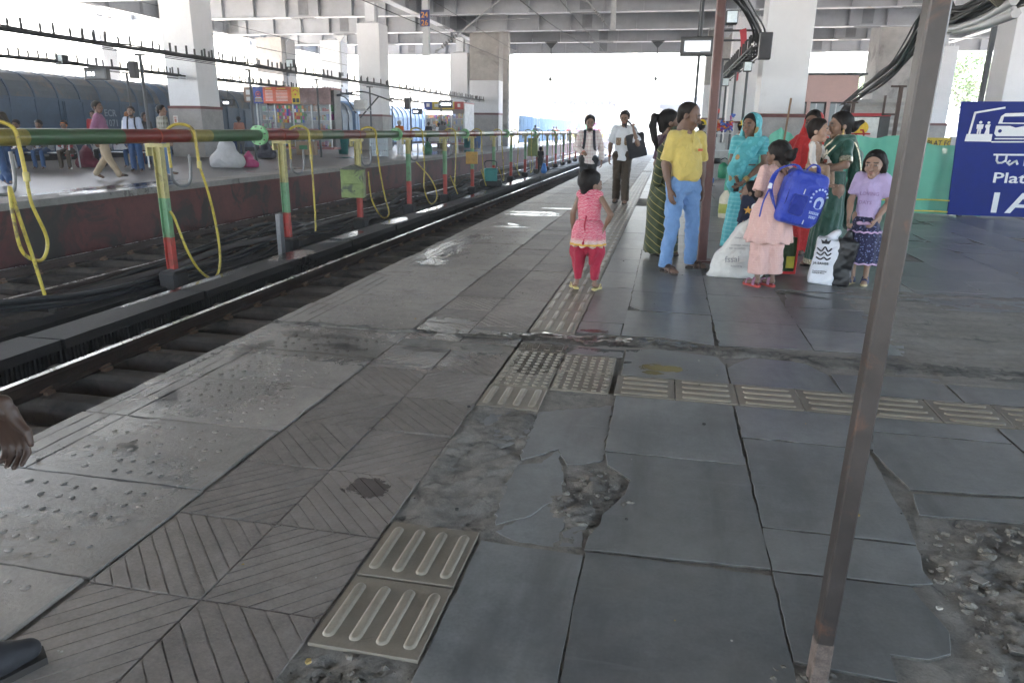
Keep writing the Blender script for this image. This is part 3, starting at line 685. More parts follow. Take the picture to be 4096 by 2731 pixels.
# ------------------------------------------------------------------ blue parcel vans on the far track
M_van = mat('van_blue_paint', (.035, .07, .12), .45, v=.25, s=.9, b=.05, bs=14, dirt=((.06, .055, .05), .3, .9))
M_vanlt = mat('van_light_blue', (.13, .24, .42), .4, v=.15, s=1)
M_vanroof = mat('van_roof_grime', (.06, .08, .1), .55, v=.3, s=.8, dirt=((.12, .1, .085), .4, 1.2))
M_undf = mat('black_underframe', (.02, .02, .02), .7)
def van(y0, L, label, lt=False, letters=False):
    v = empty('parcel_van', (-23, y0, -.73), 0, label, 'railway van', 'parcel vans on the far track'); bm_ = M_vanlt if lt else M_van
    mb = MB(); sec = [(0, 1.0), (0, 3.05), (-.06, 3.3), (-.22, 3.6), (-.55, 3.85), (-1.05, 3.98), (-1.6, 4.02), (-2.15, 3.98), (-2.65, 3.85), (-2.98, 3.6), (-3.14, 3.3), (-3.2, 3.05), (-3.2, 1.0)]; n = len(sec)
    V = [(x, y, z) for y in (0, L) for x, z in sec]; F = [(i, (i+1) % n, n+(i+1) % n, n+i) for i in range(n)]+[list(range(n))[::-1], list(range(n, 2*n))]
    mb.add(V, F); mb.MI = [1 if 1 <= i <= 10 else 0 for i in range(n)]+[0, 0]; mb.build('body', [bm_, M_vanroof if not lt else bm_], v)
    rb = MB(); P = [(s[0]+(.045 if i < 6 else 0), s[1]+(.0 if i < 2 else .03)) for i, s in enumerate(sec[:8])]
    for (a, b), (c, d) in zip(P[:-1], P[1:]): rb.add([(a, -.03, b), (a, .03, b), (c, .03, d), (c, -.03, d), (a-.05, -.03, b-.02), (a-.05, .03, b-.02), (c-.05, .03, d-.04), (c-.05, -.03, d-.04)], [(0, 1, 2, 3), (0, 3, 7, 4), (1, 5, 6, 2)])
    rm = rb.mesh('rib', [bm_])
    k = .35
    while k < L-.2: link('rib', rm, v, (0, k, 0)); k += 1.08
    mb = MB(); mb.box(0, .03, .2, L-.2, 2.98, 3.04); mb.box(0, .02, .1, L-.1, 1.85, 1.88); mb.build('waist_strip', [bm_], v)
    for dy in (L*.3, L*.72):
        mb = MB(); mb.box(.012, .05, dy, dy+1.9, 1.1, 2.95)
        for q in (.05, .95, 1.8): mb.box(.05, .08, dy+q, dy+q+.06, 1.1, 2.95)
        mb.build('sliding_door', [bm_], v)
        mb = MB(); mb.box(.08, .12, dy+.8, dy+1.1, 1.9, 1.96); mb.build('door_handle', [M_undf], v)
    mb = MB(); mb.box(-2.9, -.3, .3, L-.3, .55, 1.0)
    for q in (2.2, 4.6, L-4.6, L-2.2):
        for s in (-.72, -2.48): mb.cyl((s-.06, q, .46), (s+.06, q, .46), .46, 14)
    mb.build('underframe', [M_undf], v)
    if letters:
        for tx, z, yy in (('ECR', 2.45, L-3.6), ('1071', 2.05, L-3.6)):
            text_on('lettering', tx, .38, mat('faded_lettering', (.22, .27, .32), .7), v, (.056, yy, z), (R(90), 0, R(90)))
    return v
van(10.2, 20.2, 'long blue ribbed parcel van with faded lettering behind the benches', letters=True)
van(31.0, 20.5, 'dark blue ribbed van behind the first kiosk')
van(52.1, 20.5, 'light blue ribbed van between the column and the second kiosk', True)
van(73.2, 20.5, 'blue ribbed van farthest along the far track')

# ------------------------------------------------------------------ cable trays on posts over the far platform
M_tray = mat('black_tray_steel', (.018, .018, .02), .55, .2, v=.3, s=5)
M_post = mat('dark_grey_post', (.05, .055, .062), .5, .1, v=.25, s=4)
M_cable = mat('black_cable', (.025, .025, .026), .55, v=.3, s=6)
def tray(x, y0, y1, z0, z1, label, posts, prong=1.0, sag=.0, w=.34):
    t = empty('cable_tray', (x, y0, z0), 0, label, 'cable tray'); L = y1-y0; dz = z1-z0
    for s in (-1, 1):
        mb = MB(); mb.bar((s*w/2, 0, 0), (s*w/2, L, dz), .04, .05); mb.bar((s*w/2, 0, -.1), (s*w/2, L, dz-.1), .02, .02); mb.build('side_rail', [M_tray], t)
    pm = MB(); pm.box(-w/2-.02, w/2+.02, -.025, .025, -.03, -.005); pm.box(-w/2-.03, -w/2+.015, -.02, .02, -.02, .26); pm.box(w/2-.015, w/2+.03, -.02, .02, -.02, .26); pm = pm.mesh('prong', [M_tray])
    k = .4
    while k < L:
        link('prong', pm, t, (0, k, dz*k/L+.02)); k += prong*random.choice((.5, 1, 1.2))
    for i in range(3):
        x_ = random.uniform(-w*.35, w*.35); ph = random.uniform(0, 6)
        mb = MB(); mb.tube([(x_+.04*math.sin(ph+q*.9), q*L/40, dz*q/40+.05+.03*math.sin(ph*2+q*1.7)-(.05 if i == 2 and q % 5 == 2 else 0)) for q in range(41)], .022, 5); mb.build('cable', [M_cable], t)
    return t
def simple_post(x, y, z0, z1, label, r=.045, cat='post', group='posts of the overhead cable trays', m=None):
    mb = MB(); mb.cyl((0, 0, 0), (0, 0, z1-z0), r, 8); mb.box(-.09, .09, -.09, .09, 0, .012); mb.box(-.16, .16, -.03, .03, z1-z0-.05, z1-z0)
    o = mb.build('tray_post', [m or M_post], None, (x, y, z0)); return tag(o, label, cat, group)
tray(-14.6, 8.0, 67, 3.36, 3.6, 'long black cable tray with upright prongs over the far platform edge', None, .75)
for y, lb in ((18.7, 'dark tray post standing right of the man in the white shirt with blue backpack'), (24.2, 'dark tray post just right of the white sack on the far platform'), (29.3, 'dark tray post in front of the first kiosk'), (34.9, 'dark tray post beside the stack of bottled water'), (40.7, 'tray post carrying a loudspeaker, right of the water stack'), (46.5, 'tray post in front of the second kiosk with a small black sign'), (52.5, 'thin tray post at the right end of the second kiosk'), (58.5, 'thin far tray post before the broad bare pier')):
    simple_post(-14.6, y, .15, 3.36+.004*(y-8)-.12, lb)
tray(-19.3, 14.5, 60, 3.25, 3.36, 'lower second black cable tray in front of the parcel vans', None, .7)
for y, lb in ((23.9, 'dark tray post behind the man in the pink shirt'), (33.4, 'dark post at the left end of the first kiosk'), (50, 'far tray post left of the second kiosk')):
    simple_post(-19.3, y, .15, 3.2, lb)
# hanging displays, loudspeakers and camera boxes on the far platform
M_blk = mat('black_plastic', (.02, .02, .022), .4)
M_boxgrey = mat('grey_box_metal', (.45, .46, .46), .5, .2)
M_lit = emis('lit_display', (.9, .95, 1), 1.1)
def display(x, y, z, w, h, label, txt='', d=.16, rz=0, rod=.5):
    o = empty('hanging_display', (x, y, z), rz, label, 'display')
    mb = MB(); mb.obox((0, 0, 0), (w, d, h), bev=.012); mb.build('housing', [M_blk], o)
    mb = MB(); mb.obox((0, -d/2-.002, 0), (w*.84, .006, h*.7)); mb.build('screen', [mat('screen_glass', (.08, .085, .1), .2)], o)
    if txt: text_on('lit_text', txt, h*.42, M_lit, o, (-w*.38, -d/2-.008, -h*.16))
    mb = MB(); mb.cyl((0, 0, h/2), (0, 0, h/2+rod), .02, 6); mb.build('hanger', [M_post], o)
    return o
display(-18.2, 21.2, 2.95, .85, .38, 'dark hanging display reading 18-5 in front of the parcel van', '18-5', rod=.3)
display(-18.6, 29.0, 2.35, .55, .28, 'small lit display left of the first kiosk', '12 30', rod=.8)
display(-14.5, 41.6, 2.35, .6, .3, 'small black display on a post left of the second kiosk', '14 05', rod=.7)
display(-14.5, 47.2, 2.95, .95, .48, 'black sign with white writing in front of the second kiosk', 'COACH', rod=.5)
def spkr(x, y, z, label, s=1):
    o = empty('loudspeaker', (x, y, z), 0, label, 'loudspeaker', 'column loudspeakers'); mb = MB(); mb.obox((0, 0, 0), (.24*s, .2*s, .5*s), bev=.015); mb.build('cabinet', [M_blk], o)
    mb = MB(); mb.obox((0, -.102*s, 0), (.19*s, .01, .42*s)); mb.build('grille', [mat('speaker_grille', (.05, .05, .055), .8)], o); return o
spkr(-14.65, 18.45, 2.85, 'black loudspeaker hanging beside a tray post over the far platform', .9); spkr(-14.75, 40.6, 2.75, 'black column loudspeaker on the post right of the water stack', 1.2); spkr(1.72, 16, 3.06, 'black loudspeaker on the left side of the big white column')
def lampbox(x, y, z, label, w=.3, h=.3):
    o = empty('camera_box', (x, y, z), 0, label, 'box'); mb = MB(); mb.obox((0, 0, 0), (w, .2, h), bev=.01); mb.build('box', [M_tray], o); mb = MB(); mb.obox((0, -.102, 0), (w*.85, .008, h*.82)); mb.build('glass_front', [mat('pale_glass', (.6, .68, .7), .15)], o); return o
lampbox(-19.2, 20.9, 3.35, 'small floodlight box on the lower cable tray'); lampbox(-14.6, 27.2, 3.75, 'floodlight box on the tray left of the coiled cables'); lampbox(.9, 14, 3.32, 'square floodlight beside the red post, high up', .2, .22); lampbox(1.78, 20, 3.0, 'floodlight box on a thin post left of the big white column', .2, .24); lampbox(1.5, 23.5, 2.85, 'smaller floodlight box on a post farther back, left of the big white column', .2, .24)

# ------------------------------------------------------------------ overhead line: drop tubes, insulators, wires
M_galv = mat('galvanised_steel', (.4, .41, .42), .45, .5, v=.12, s=2)
M_wire = mat('copper_wire', (.09, .09, .1), .5, .4)
M_ins = mat('brown_grey_insulator', (.2, .19, .2), .35)
def insulator(mb, a, b, r=.07, n=7):
    a = Vector(a); b = Vector(b)
    for i in range(n): p = a+(b-a)*((i+.25)/n); q = a+(b-a)*((i+.7)/n); mb.tube([p, (p+q)/2, q], [r*.35, r, r*.35], 10, mi=1)
    mb.cyl(a, b, r*.35, 6, mi=1)
def droptube(x, y, zb, label, plate=False, arm=None):
    o = empty('drop_tube', (x, y, zb), 0, label, 'mast'); mb = MB(); mb.box(-.1, .1, -.1, .1, 0, 9.9-zb); mb.box(-.14, .14, -.14, .14, -.03, 0); mb.build('tube', [M_galv], o)
    if plate:
        mb = MB(); mb.box(-.16, .16, -.125, -.11, .85, 1.35); mb.build('number_plate', [mat('plate_blue', (.02, .035, .16), .5)], o)
        for i, tx in enumerate(('24', '26')): text_on('plate_number', tx, .24, mat('plate_orange', (.7, .3, .04), .5), o, (-.13, -.127, 1.12-.24*i))
    if arm:
        ax, ay, az, bx, by, bz = arm; mb = MB(); A = Vector((ax, ay, az)); B = Vector((bx, by, bz)); d = (B-A).normalized()
        mb.tube([A, B], .03, 8); insulator(mb, A+d*.25, A+d*.95, .085); mb.tube([A+Vector((0, 0, .05)), A+d*.3], .02, 6)
        T = A+(B-A)*.92; mb.tube([T, (0, 0, T.z+.15)], .025, 6); insulator(mb, T*.75+Vector((0, 0, T.z+.15))*.25, T*.45+Vector((0, 0, T.z+.15))*.55, .06)
        mb.tube([A+(B-A)*.5, (B.x+.6, B.y, (A.z+B.z)/2+.1)], .02, 6); mb.build('cantilever_arm', [M_galv, M_ins], o)
    return o
droptube(-8.1, 24.3, 3.75, 'grey square drop tube with an orange-numbered blue plate, above the far track', True, (.2, .3, .1, 2.6, 1.5, 2.2))
droptube(-2.75, 33.5, 5.6, 'grey square drop tube over the near track at the top of the photo', False, (-.2, 0, .1, -2.0, 0, 2.1))
for x, y, zb, lb in ((-9.85, 61.0, 4.46, 'thin hanging rod under the girders, left one in the bright opening'), (-1.45, 61.0, 4.48, 'thin hanging rod under the girders, right one in the bright opening'), (-29.85, 55.0, 4.42, 'hanging rod above the first kiosk, left one'), (-25.3, 55.0, 4.43, 'hanging rod above the first kiosk, right one')):
    o = empty('hanging_rod', (x, y, zb), 0, lb, 'rod', 'rods hanging from the girders'); mb = MB(); mb.cyl((0, 0, 0), (0, 0, 8.2-zb), .06 if x < -20 else .035, 8); mb.box(-.5, .5, -.2, .2, 8.12-zb, 8.2-zb); mb.vplate([(-.45, 8.12-zb), (-.06, 7.7-zb), (.06, 7.7-zb), (.45, 8.12-zb)], -.05, .05); mb.build('rod', [M_galv if x < -20 else M_post], o)
    mb = MB(); mb.box(-.12, .12, -.12, .12, .8, 1.05); mb.cyl((0, 0, 0), (0, 0, .12), .08, 8); mb.build('clamp', [M_post], o)
def wire(pts, r, label, sagz=0):
    mb = MB(); mb.tube(bez(*pts, n=10), r, 5); return tag(mb.build('overhead_wire', [M_wire]), label, 'wire', 'overhead line wires')
wire([(-9.2, 0, 5.0), (-9.0, 24, 4.95), (-8.6, 60, 4.9), (-8.6, 140, 4.9)], .014, 'contact wire above the far track'); wire([(-9.3, 0, 6.2), (-9.0, 24, 6.0), (-8.8, 50, 5.6), (-8.7, 80, 6.2), (-8.6, 140, 6)], .012, 'catenary wire above the far track')
wire([(-4.6, 0, 5.05), (-4.5, 24, 5.0), (-3.6, 50, 5.0), (-4.2, 140, 4.9)], .014, 'contact wire above the near track'); wire([(-4.6, 0, 6.4), (-4.6, 24, 6.3), (-4.1, 45, 5.8), (-4.3, 80, 6.2), (-4.3, 140, 6)], .012, 'catenary wire above the near track')
wire([(-20.5, 0, 5.2), (-20.4, 24, 5.15), (-19.9, 50, 5.1), (-20, 100, 5.1)], .014, 'wire over the far left track')
wire([(-21.5, 0, 6.3), (-21.4, 24, 6.2), (-21.0, 50, 6.0), (-21, 100, 6)], .012, 'upper wire over the far left track')
# ------------------------------------------------------------------ carriage-watering pipe between the tracks
def banded(name, axis, bands, r=.45, v=.15):
    """paint in bands along an axis: bands = [(start, colour), ...] in object space"""
    t = NT(name); o = t.obj(); x = t.N('SeparateXYZ', _0=o).outputs[axis]; w = t.math('ADD', x, t.math('MULTIPLY', t.math('SUBTRACT', t.noise(9, 4, .6, o), .5), .02))
    col = None
    for st, c in bands:
        c = hx(c) if isinstance(c, str) else c
        if col is None: n = t.N('RGB'); n.outputs[0].default_value = (*c, 1); col = n.outputs[0]
        else: col = t.mix(t.math('GREATER_THAN', w, st), col, c)
    d = t.noise(6, 7, .75, t.pos(), .5); col = t.mix(t.math('MULTIPLY', t.ramp(d, .45, .7), .5), col, (.07, .06, .04)); col = t.mix(t.ramp(t.noise(26, 6, .7, t.pos()), .63, .68), col, (.1, .045, .02))
    t.L(col, t.b.inputs['Base Color']); t.b.inputs['Roughness'].default_value = r; MATS[name] = t.m; return t.m
YEL, GRN, RED = (.25, .215, .06), (.05, .11, .055), (.17, .025, .022)
segs = []; y = 3.0
cyc = [YEL, GRN, RED]
SEG = [(3.0, YEL), (6.93, GRN), (8.4, RED), (9.75, YEL), (10.3, GRN), (11.74, RED), (13.0, YEL), (14.0, (.06, .12, .07)), (15.0, (.14, .05, .05)), (16.2, YEL), (16.9, GRN), (18.37, RED), (19.6, YEL), (20.6, GRN), (21.8, (.14, .05, .05)), (23, YEL), (24, GRN), (25.0, RED), (26.6, YEL), (27.6, GRN), (29, RED), (31, GRN), (33, RED), (35, YEL), (38, GRN), (41, RED), (45, GRN), (50, RED), (56, GRN), (62, YEL), (70, GRN)]
M_pipe = banded('painted_pipe_bands', 1, SEG, .32)
pipe = empty('water_pipe', (-7, 0, 0), 0, 'thick water pipe painted in yellow, green and red bands beside the tracks', 'pipe')
ends = [2.5, 5.1, 11.74, 18.37, 25.0, 31.6, 38.3, 45, 52, 60, 90]
for a, b in zip(ends[:-1], ends[1:]):
    mb = MB(); mb.cyl((0, a, 1.25), (0, b, 1.25), .093, 20); mb.build('pipe_length', [M_pipe], pipe)
M_flange = mat('light_green_paint', (.2, .46, .22), .45, v=.2, s=8, dirt=((.1, .12, .06), .2, 12)); M_bolt = mat('bolt_steel', (.12, .12, .11), .5, .5)
for a in ends[2:9]:
    mb = MB()
    for k in (-.03, .012): mb.cyl((0, a+k, 1.25), (0, a+k+.02, 1.25), .168, 24)
    f = mb.build('flange', [M_flange], pipe); mb = MB()
    for k in range(8): q = k*math.pi/4+.2; mb.cyl((.14*math.cos(q), a-.055, 1.25+.14*math.sin(q)), (.14*math.cos(q), a+.055, 1.25+.14*math.sin(q)), .013, 6)
    tag(mb.build('bolts', [M_bolt], f), kind='stuff')
text_on('pipe_number', '112', .1, mat('stencil_black', (.02, .02, .015), .6), pipe, (.094, 6.2, 1.2), (R(90), 0, R(90)))
# posts
PY, PG, PR = (.42, .38, .16), (.16, .33, .18), (.44, .055, .04)
M_pp = banded('post_bands', 2, [(-2, PR), (.46, PG), (1.02, PY)], .5)
M_pp2 = banded('post_bands_low', 2, [(-2, PR), (.62, PG), (1.35, PY)], .5)
def pipe_post(y, label, m):
    p = empty('pipe_post', (-7, y, -.62), 0, label, 'post', 'painted posts under the water pipe')
    mb = MB(); mb.box(-.058, -.049, -.05, .05, 0, 1.76); mb.box(.049, .058, -.05, .05, 0, 1.76); mb.box(-.049, .049, -.006, .006, 0, 1.76); mb.build('joist', [m], p)
    mb = MB(); mb.box(-.13, .13, -.075, .075, 1.72, 1.772); mb.box(-.16, -.13, -.06, .06, 1.6, 1.77); mb.build('saddle_plate', [mat('yellow_saddle', PY, .5, v=.2, s=9)], p)
    mb = MB(); mb.obox((0, 0, -.17), (.3, .32, .3), bev=.04); mb.build('footing', [M_drain], p)
    mb = MB(); mb.tube([(.098*math.cos(a), 0, 1.87+.098*math.sin(a)) for a in np.linspace(-1.2, math.pi+1.2, 15)], .009, 6); mb.build('u_bolt', [mat('red_oxide_bolt', (.3, .06, .03), .6)], p)
    return p
ordn = ['in front of the plaid-shirted man, nearest the camera', 'second from the camera, right of the steel upright', 'behind the green hooded cabinet', 'just right of the green hooded cabinet', 'fifth from the camera', 'carrying the orange box', 'just beyond the orange box', 'eighth from the camera', 'ninth from the camera', 'tenth from the camera', 'left of the walking man with backpack', 'twelfth, behind the walking man', 'between the two walking men', 'fourteenth, far along the track', 'fifteenth, far along the track', 'sixteenth, far along the track']
for k, od in enumerate(ordn): pipe_post(9.1+3.38*k, 'yellow, green and red painted pipe post, '+od, M_pp if k < 3 else M_pp2)
# goosenecks with hoses
M_neck = mat('yellow_hose', (.46, .36, .05), .42, v=.25, s=6, dirt=((.16, .12, .04), .4, 7)); M_jp = mat('grey_j_pipe', (.16, .165, .17), .4, .4, v=.2, s=6)
def hose(y, path, label, jd=.62):
    h = empty('filling_hose', (-7, y, 1.25), 0, label, 'hose', 'yellow filling hoses hanging on the pipe')
    mb = MB(); mb.tube(bez((-.13, -.12, -.45), (-.13, -.12, .0), (-.1, -.08, .12), (.02, 0, .165), (.15, .08, .1), (.17, .1, -.1), (.18, .11, -.45), n=8), .022, 10); mb.build('gooseneck', [M_neck], h)
    mb = MB(); mb.tube(bez((-.13, -.12, -.42), (-.14, -.1, -jd), (-.1, .0, -jd-.1), (-.02, .1, -jd-.07), (0, .14, -jd+.1), (0, .14, -jd+.35), n=8), .021, 10); mb.build('j_pipe', [M_jp], h)
    mb = MB(); mb.tube(bez((.18, .11, -.42), *path, n=14), .019, 10); mb.build('hose', [M_neck], h)
    mb = MB(); mb.cyl((.18, .11, -.36), (.18, .11, -.46), .034, 10); mb.build('coupling', [mat('brass_coupling', (.35, .3, .12), .4, .6)], h); return h
hose(6.58, [(.2, .1, -.7), (.22, .2, -1.1), (.2, .1, -1.32), (.2, -.12, -1.2), (.2, -.16, -.85), (.2, -.14, -.5), (.21, -.1, -.8), (.22, -.02, -1.3), (.24, .02, -1.7)], 'yellow hose looped and hung on a hook at the left edge of the photo', .5)
hose(9.62, [(.2, .25, -.9), (.22, .33, -1.5), (.22, .3, -1.95), (.22, .1, -2.12), (.22, -.2, -1.95), (.2, -.42, -1.6), (.12, -.5, -1.15), (.08, -.53, -1.03)], 'yellow hose sagging in a long loop beside the nearest post')
hose(13.15, [(.18, .12, -.9), (.18, .12, -1.5), (.18, .1, -1.85)], 'yellow hose hanging straight beside the second post')
hose(16.5, [(.2, .2, -.9), (.22, .4, -1.5), (.25, .55, -1.9), (.2, .2, -1.95), (.1, -.15, -1.5), (.06, -.2, -.85)], 'yellow hose trailing on the wet drain right of the green cabinet')
hose(19.9, [(.2, .1, -.9), (.25, -.1, -1.5), (.3, .3, -1.95), (.3, .9, -1.8), (.25, .6, -1.3), (.1, -.3, -.75)], 'yellow hose crossed over itself in a loop, fifth along the pipe')
for k, n_ in ((4, 'sixth'), (5, 'seventh'), (6, 'eighth'), (7, 'ninth'), (8, 'tenth')):
    r = random.Random(k); hose(9.65+3.38*k, [(.2, r.uniform(-.1, .3), -.9), (.2, r.uniform(-.2, .6), -1.6), (.25, r.uniform(-.5, .8), -1.9), (.15, r.uniform(-.6, .2), -1.3)], 'yellow hose hanging on the pipe, %s from the camera' % n_)
for k in range(9, 15):
    r = random.Random(k); hose(9.65+3.38*k, [(.2, r.uniform(-.1, .3), -.9), (.2, r.uniform(-.2, .6), -1.6), (.25, r.uniform(-.5, .8), -1.9)], 'small distant yellow hose far along the pipe')
# cabinets
M_cab = mat('weathered_green_cabinet', (.2, .26, .09), .55, v=.22, s=5, dirt=((.06, .07, .05), .4, 4))
def cabinet(y, z, w, d, h, m, label, hood=True, x=-6.95, rz=0):
    c = empty('junction_cabinet', (x, y, z), rz, label, 'cabinet'); mb = MB(); mb.obox((0, 0, h/2), (w, d, h), bev=.008); mb.build('body', [m], c)
    for a, b in ((.03, .47), (.5, .97)):
        mb = MB(); mb.obox((0, -d/2-.006, h*(a+b)/2), (w*.93, .012, h*(b-a)), bev=.004); mb.build('door', [m], c)
    mb = MB(); mb.box(w*.36, w*.4, -d/2-.03, -d/2-.012, h*.68, h*.78); mb.build('handle', [M_bolt], c)
    if hood: mb = MB(); mb.add([(-w*.56, -d*.62, h), (w*.56, -d*.62, h), (w*.56, d*.6, h), (-w*.56, d*.6, h), (0, -d*.62, h+.1), (0, d*.6, h+.1)], [(0, 1, 4), (3, 5, 2), (0, 4, 5, 3), (1, 2, 5, 4), (0, 3, 2, 1)]); mb.build('hood', [mat('dark_hood', (.1, .105, .085), .6, v=.3, s=5)], c)
    return c
cabinet(15.45, -.12, .5, .36, .62, M_cab, 'weathered green hooded cabinet fixed to a pipe post', rz=R(14))
cabinet(25.75, .2, .42, .3, .42, mat('ochre_cabinet', (.42, .24, .05), .55, v=.25, s=7), 'small ochre-orange box on a distant pipe post', False, rz=R(12))
cabinet(38, .1, .5, .4, .9, M_cab, 'tall green box on the pipe posts farther along', False)
# cables and loose rails lying beside the far track
for i in range(9):
    x0 = -7.25-.07*i; ph = random.uniform(0, 6); mb = MB()
    mb.tube(bez(*[(x0+.15*math.sin(ph+q*.8)+random.gauss(0, .05), 2+q*1.9, -.86+.05*(i % 3)+.06*math.sin(ph+q*1.3)+(.2 if q % 4 == 2 else 0)+random.gauss(0, .025)) for q in range(24)], n=5), .02+.006*(i % 3), 6)
    o = mb.build('signal_cable', [M_cable]); tag(o, 'black cable of the bundle lying along the drain between the tracks', 'cable', 'black cables between the tracks')
mb = MB(); mb.tube(bez((-7.55, 3, -.78), (-7.5, 7, -.74), (-7.35, 9.5, -.7), (-7.1, 10.6, -.55), (-7.2, 13, -.62), (-7.25, 16, -.6), (-7.3, 19, -.68), n=8), .05, 8)
tag(mb.build('thick_cable', [mat('brown_black_cable', (.06, .05, .045), .6)]), 'thick brownish cable sheath looped past the nearest pipe post', 'cable')
mb = MB(); mb.box(-.04, .04, -.05, .05, -1.1, -.1); mb.box(-.05, .05, .05, .06, -1.1, -.1)
tag(mb.build('steel_upright', [mat('bare_grey_upright', (.2, .195, .2), .5, .4)], None, (-6.75, 11.75, 0)), 'short bare steel upright standing in the drain between first and second pipe posts', 'post')
# pressure washer and bag on the drain
o = empty('pressure_pump', (-6.7, 27.6, -.73), R(20), 'small teal pump with black hoses on the drain wall', 'pump')
mb = MB(); mb.obox((0, 0, .45), (.5, .4, .5), bev=.05); mb.build('body', [mat('teal_plastic', (.02, .22, .2), .4)], o)
mb = MB(); mb.obox((0, 0, .12), (.55, .42, .2), bev=.03); mb.cyl((-.3, -.1, .12), (-.3, .1, .12), .14, 12); mb.cyl((.3, -.1, .12), (.3, .1, .12), .14, 12); mb.build('motor', [M_blk], o)
mb = MB(); mb.tube(bez((-.2, 0, .7), (-.2, 0, .95), (.2, 0, .95), (.2, 0, .7)), .02, 6); mb.build('handle', [M_blk], o)

# ------------------------------------------------------------------ kiosks on the far platform
M_pink = mat('pink_painted_metal', (.42, .2, .2), .55, v=.15, s=2, dirt=((.2, .12, .11), .2, 2)); M_alu = mat('aluminium_frame', (.55, .57, .58), .4, .5)
M_glass = glassy('kiosk_glass', (.75, .82, .85), .22, .06); M_dkint = mat('dark_kiosk_interior', (.05, .05, .055), .8)
SN = [mat('packet_%d' % i, c, .4, v=.2, s=20) for i, c in enumerate(((.5, .05, .04), (.6, .4, .04), (.05, .12, .45), (.6, .6, .58), (.08, .3, .1), (.55, .2, .05), (.35, .05, .25)))]
def sign_board(parent, x0, x1, z0, z1, y, m, name='sign_board', lines=None, frame=True):
    mb = MB(); mb.box(x0, x1, y-.03, y, z0, z1); b = mb.build(name, [m], parent)
    if lines:
        mb = MB()
        for (a, c, zz, h, mi) in lines: mb.box(x0+(x1-x0)*a, x0+(x1-x0)*c, y-.036, y-.0302, z0+(z1-z0)*zz, z0+(z1-z0)*(zz+h), mi)
        tag(mb.build('print', [mat('sign_print_white', (.75, .74, .72), .6), mat('sign_print_yellow', (.7, .5, .08), .6), mat('sign_print_dark', (.05, .05, .06), .6)], b), kind='stuff')
    return b
def kiosk(x, y, w, d, label, seed, sg=True, green=True):
    k = empty('kiosk', (x, y, .15), 0, label, 'kiosk', 'snack kiosks on the far platform'); r = random.Random(seed)
    mb = MB(); mb.box(0, w, 0, d, .22, .32); mb.build('floor_frame', [M_pink], k)
    mb = MB(); mb.box(0, w, d-.05, d, .32, 2.95); mb.box(.0, .05, .3, d-.05, .32, 2.95); mb.box(w-.05, w, .3, d-.05, .32, 2.95); mb.build('wall', [mat('kiosk_pale_wall', (.3, .3, .31), .6)], k)
    mb = MB(); mb.box(-.02, w+.02, -.05, d+.1, 2.95, 3.03); mb.build('roof', [M_pink], k)
    mb = MB(); mb.box(-.03, w+.03, -.05, .75, 1.08, 1.16); mb.build('counter', [M_pink], k)
    for i in range(int(w/.95)+1):
        q = min(i*.95, w-.06); mb = MB(); mb.box(q, q+.06, .0, .06, .32, 2.3); mb.build('frame_post', [M_alu], k)
        mb = MB(); mb.box(q, q+.05, .06, .1, .22, 1.08); mb.build('frame_post', [M_pink], k)
        if q+.95 < w+.1:
            e = min(q+.95, w); mb = MB(); mb.box(q+.06, e, .02, .03, 1.2, 2.25); mb.build('pane', [M_glass], k); mb = MB(); mb.box(q+.06, e, .05, .06, .4, 1.02); mb.build('pane', [M_glass], k)
    for z in (1.55, 1.95): mb = MB(); mb.box(.08, w-.1, .35, .75, z, z+.02); mb.build('shelf', [M_alu], k)
    mb = MB()
    for row, (zz, y_) in enumerate(((1.17, .2), (1.57, .4), (1.97, .4), (.36, .3), (.7, .3))):
        q = .1
        while q < w-.2:
            s = r.uniform(.07, .17); h = r.uniform(.1, .32)
            if r.random() < .8: mb.obox((q+s/2, y_+r.uniform(0, .2), zz+h/2), (s*.9, .12, h), (0, 0, r.uniform(-.3, .3)), mi=r.randrange(7))
            q += s+r.uniform(0, .05)
    tag(mb.build('packaged_goods', SN, k), kind='stuff')
    mb = MB()                              # strips of snack packets hanging in the window
    for i in range(int(w/.1)):
        if r.random() < .75 and .25*w < i*.1 < .62*w:
            for j in range(5): mb.obox((i*.1+.05, -.02, 2.15-j*.16), (.085, .03, .14), (r.uniform(-.2, .2), 0, r.uniform(-.3, .3)), mi=r.randrange(7))
    if mb.V: tag(mb.build('hanging_packets', SN, k), kind='stuff')
    return k
SBLUE, SORG, SYEL = mat('sign_blue', (.02, .05, .3), .4), mat('sign_orange_red', (.62, .12, .05), .4), mat('sign_yellow', (.6, .46, .03), .4)
k1 = kiosk(-19.7, 33.0, 3.95, 1.0, 'long pink snack kiosk with blue, orange and yellow sign boards', 3)
LN = [(.08, .34, .84-.085*i, .03, 0) for i in range(1, 9)]+[(.46, .86, .84-.085*i, .03, 0) for i in range(1, 9)]+[(.1, .3, .87, .07, 1), (.5, .8, .87, .07, 1)]
sign_board(k1, -.02, .5, 2.3, 3.05, -.1, SBLUE, lines=[(.1, .9, .12, .05, 1), (.15, .85, .24, .05, 1), (.2, .8, .34, .05, 0)])
mb = MB(); mb.tube([(.24+.12*math.cos(a), -.14, 2.72+.12*math.sin(a)) for a in np.linspace(0, 6.283, 17)[:-1]], .022, 6, True); mb.ell((.24, -.14, 2.72), (.06, .01, .06)); mb.build('round_emblem', [mat('emblem_red', (.6, .15, .12), .5)], k1)
sign_board(k1, .5, 1.98, 2.3, 3.05, -.104, SORG, lines=LN)
sign_board(k1, 1.98, 2.4, 2.3, 3.05, -.1, SYEL, lines=[(.1, .45, .08, .25, 2), (.55, .9, .08, .25, 2)])
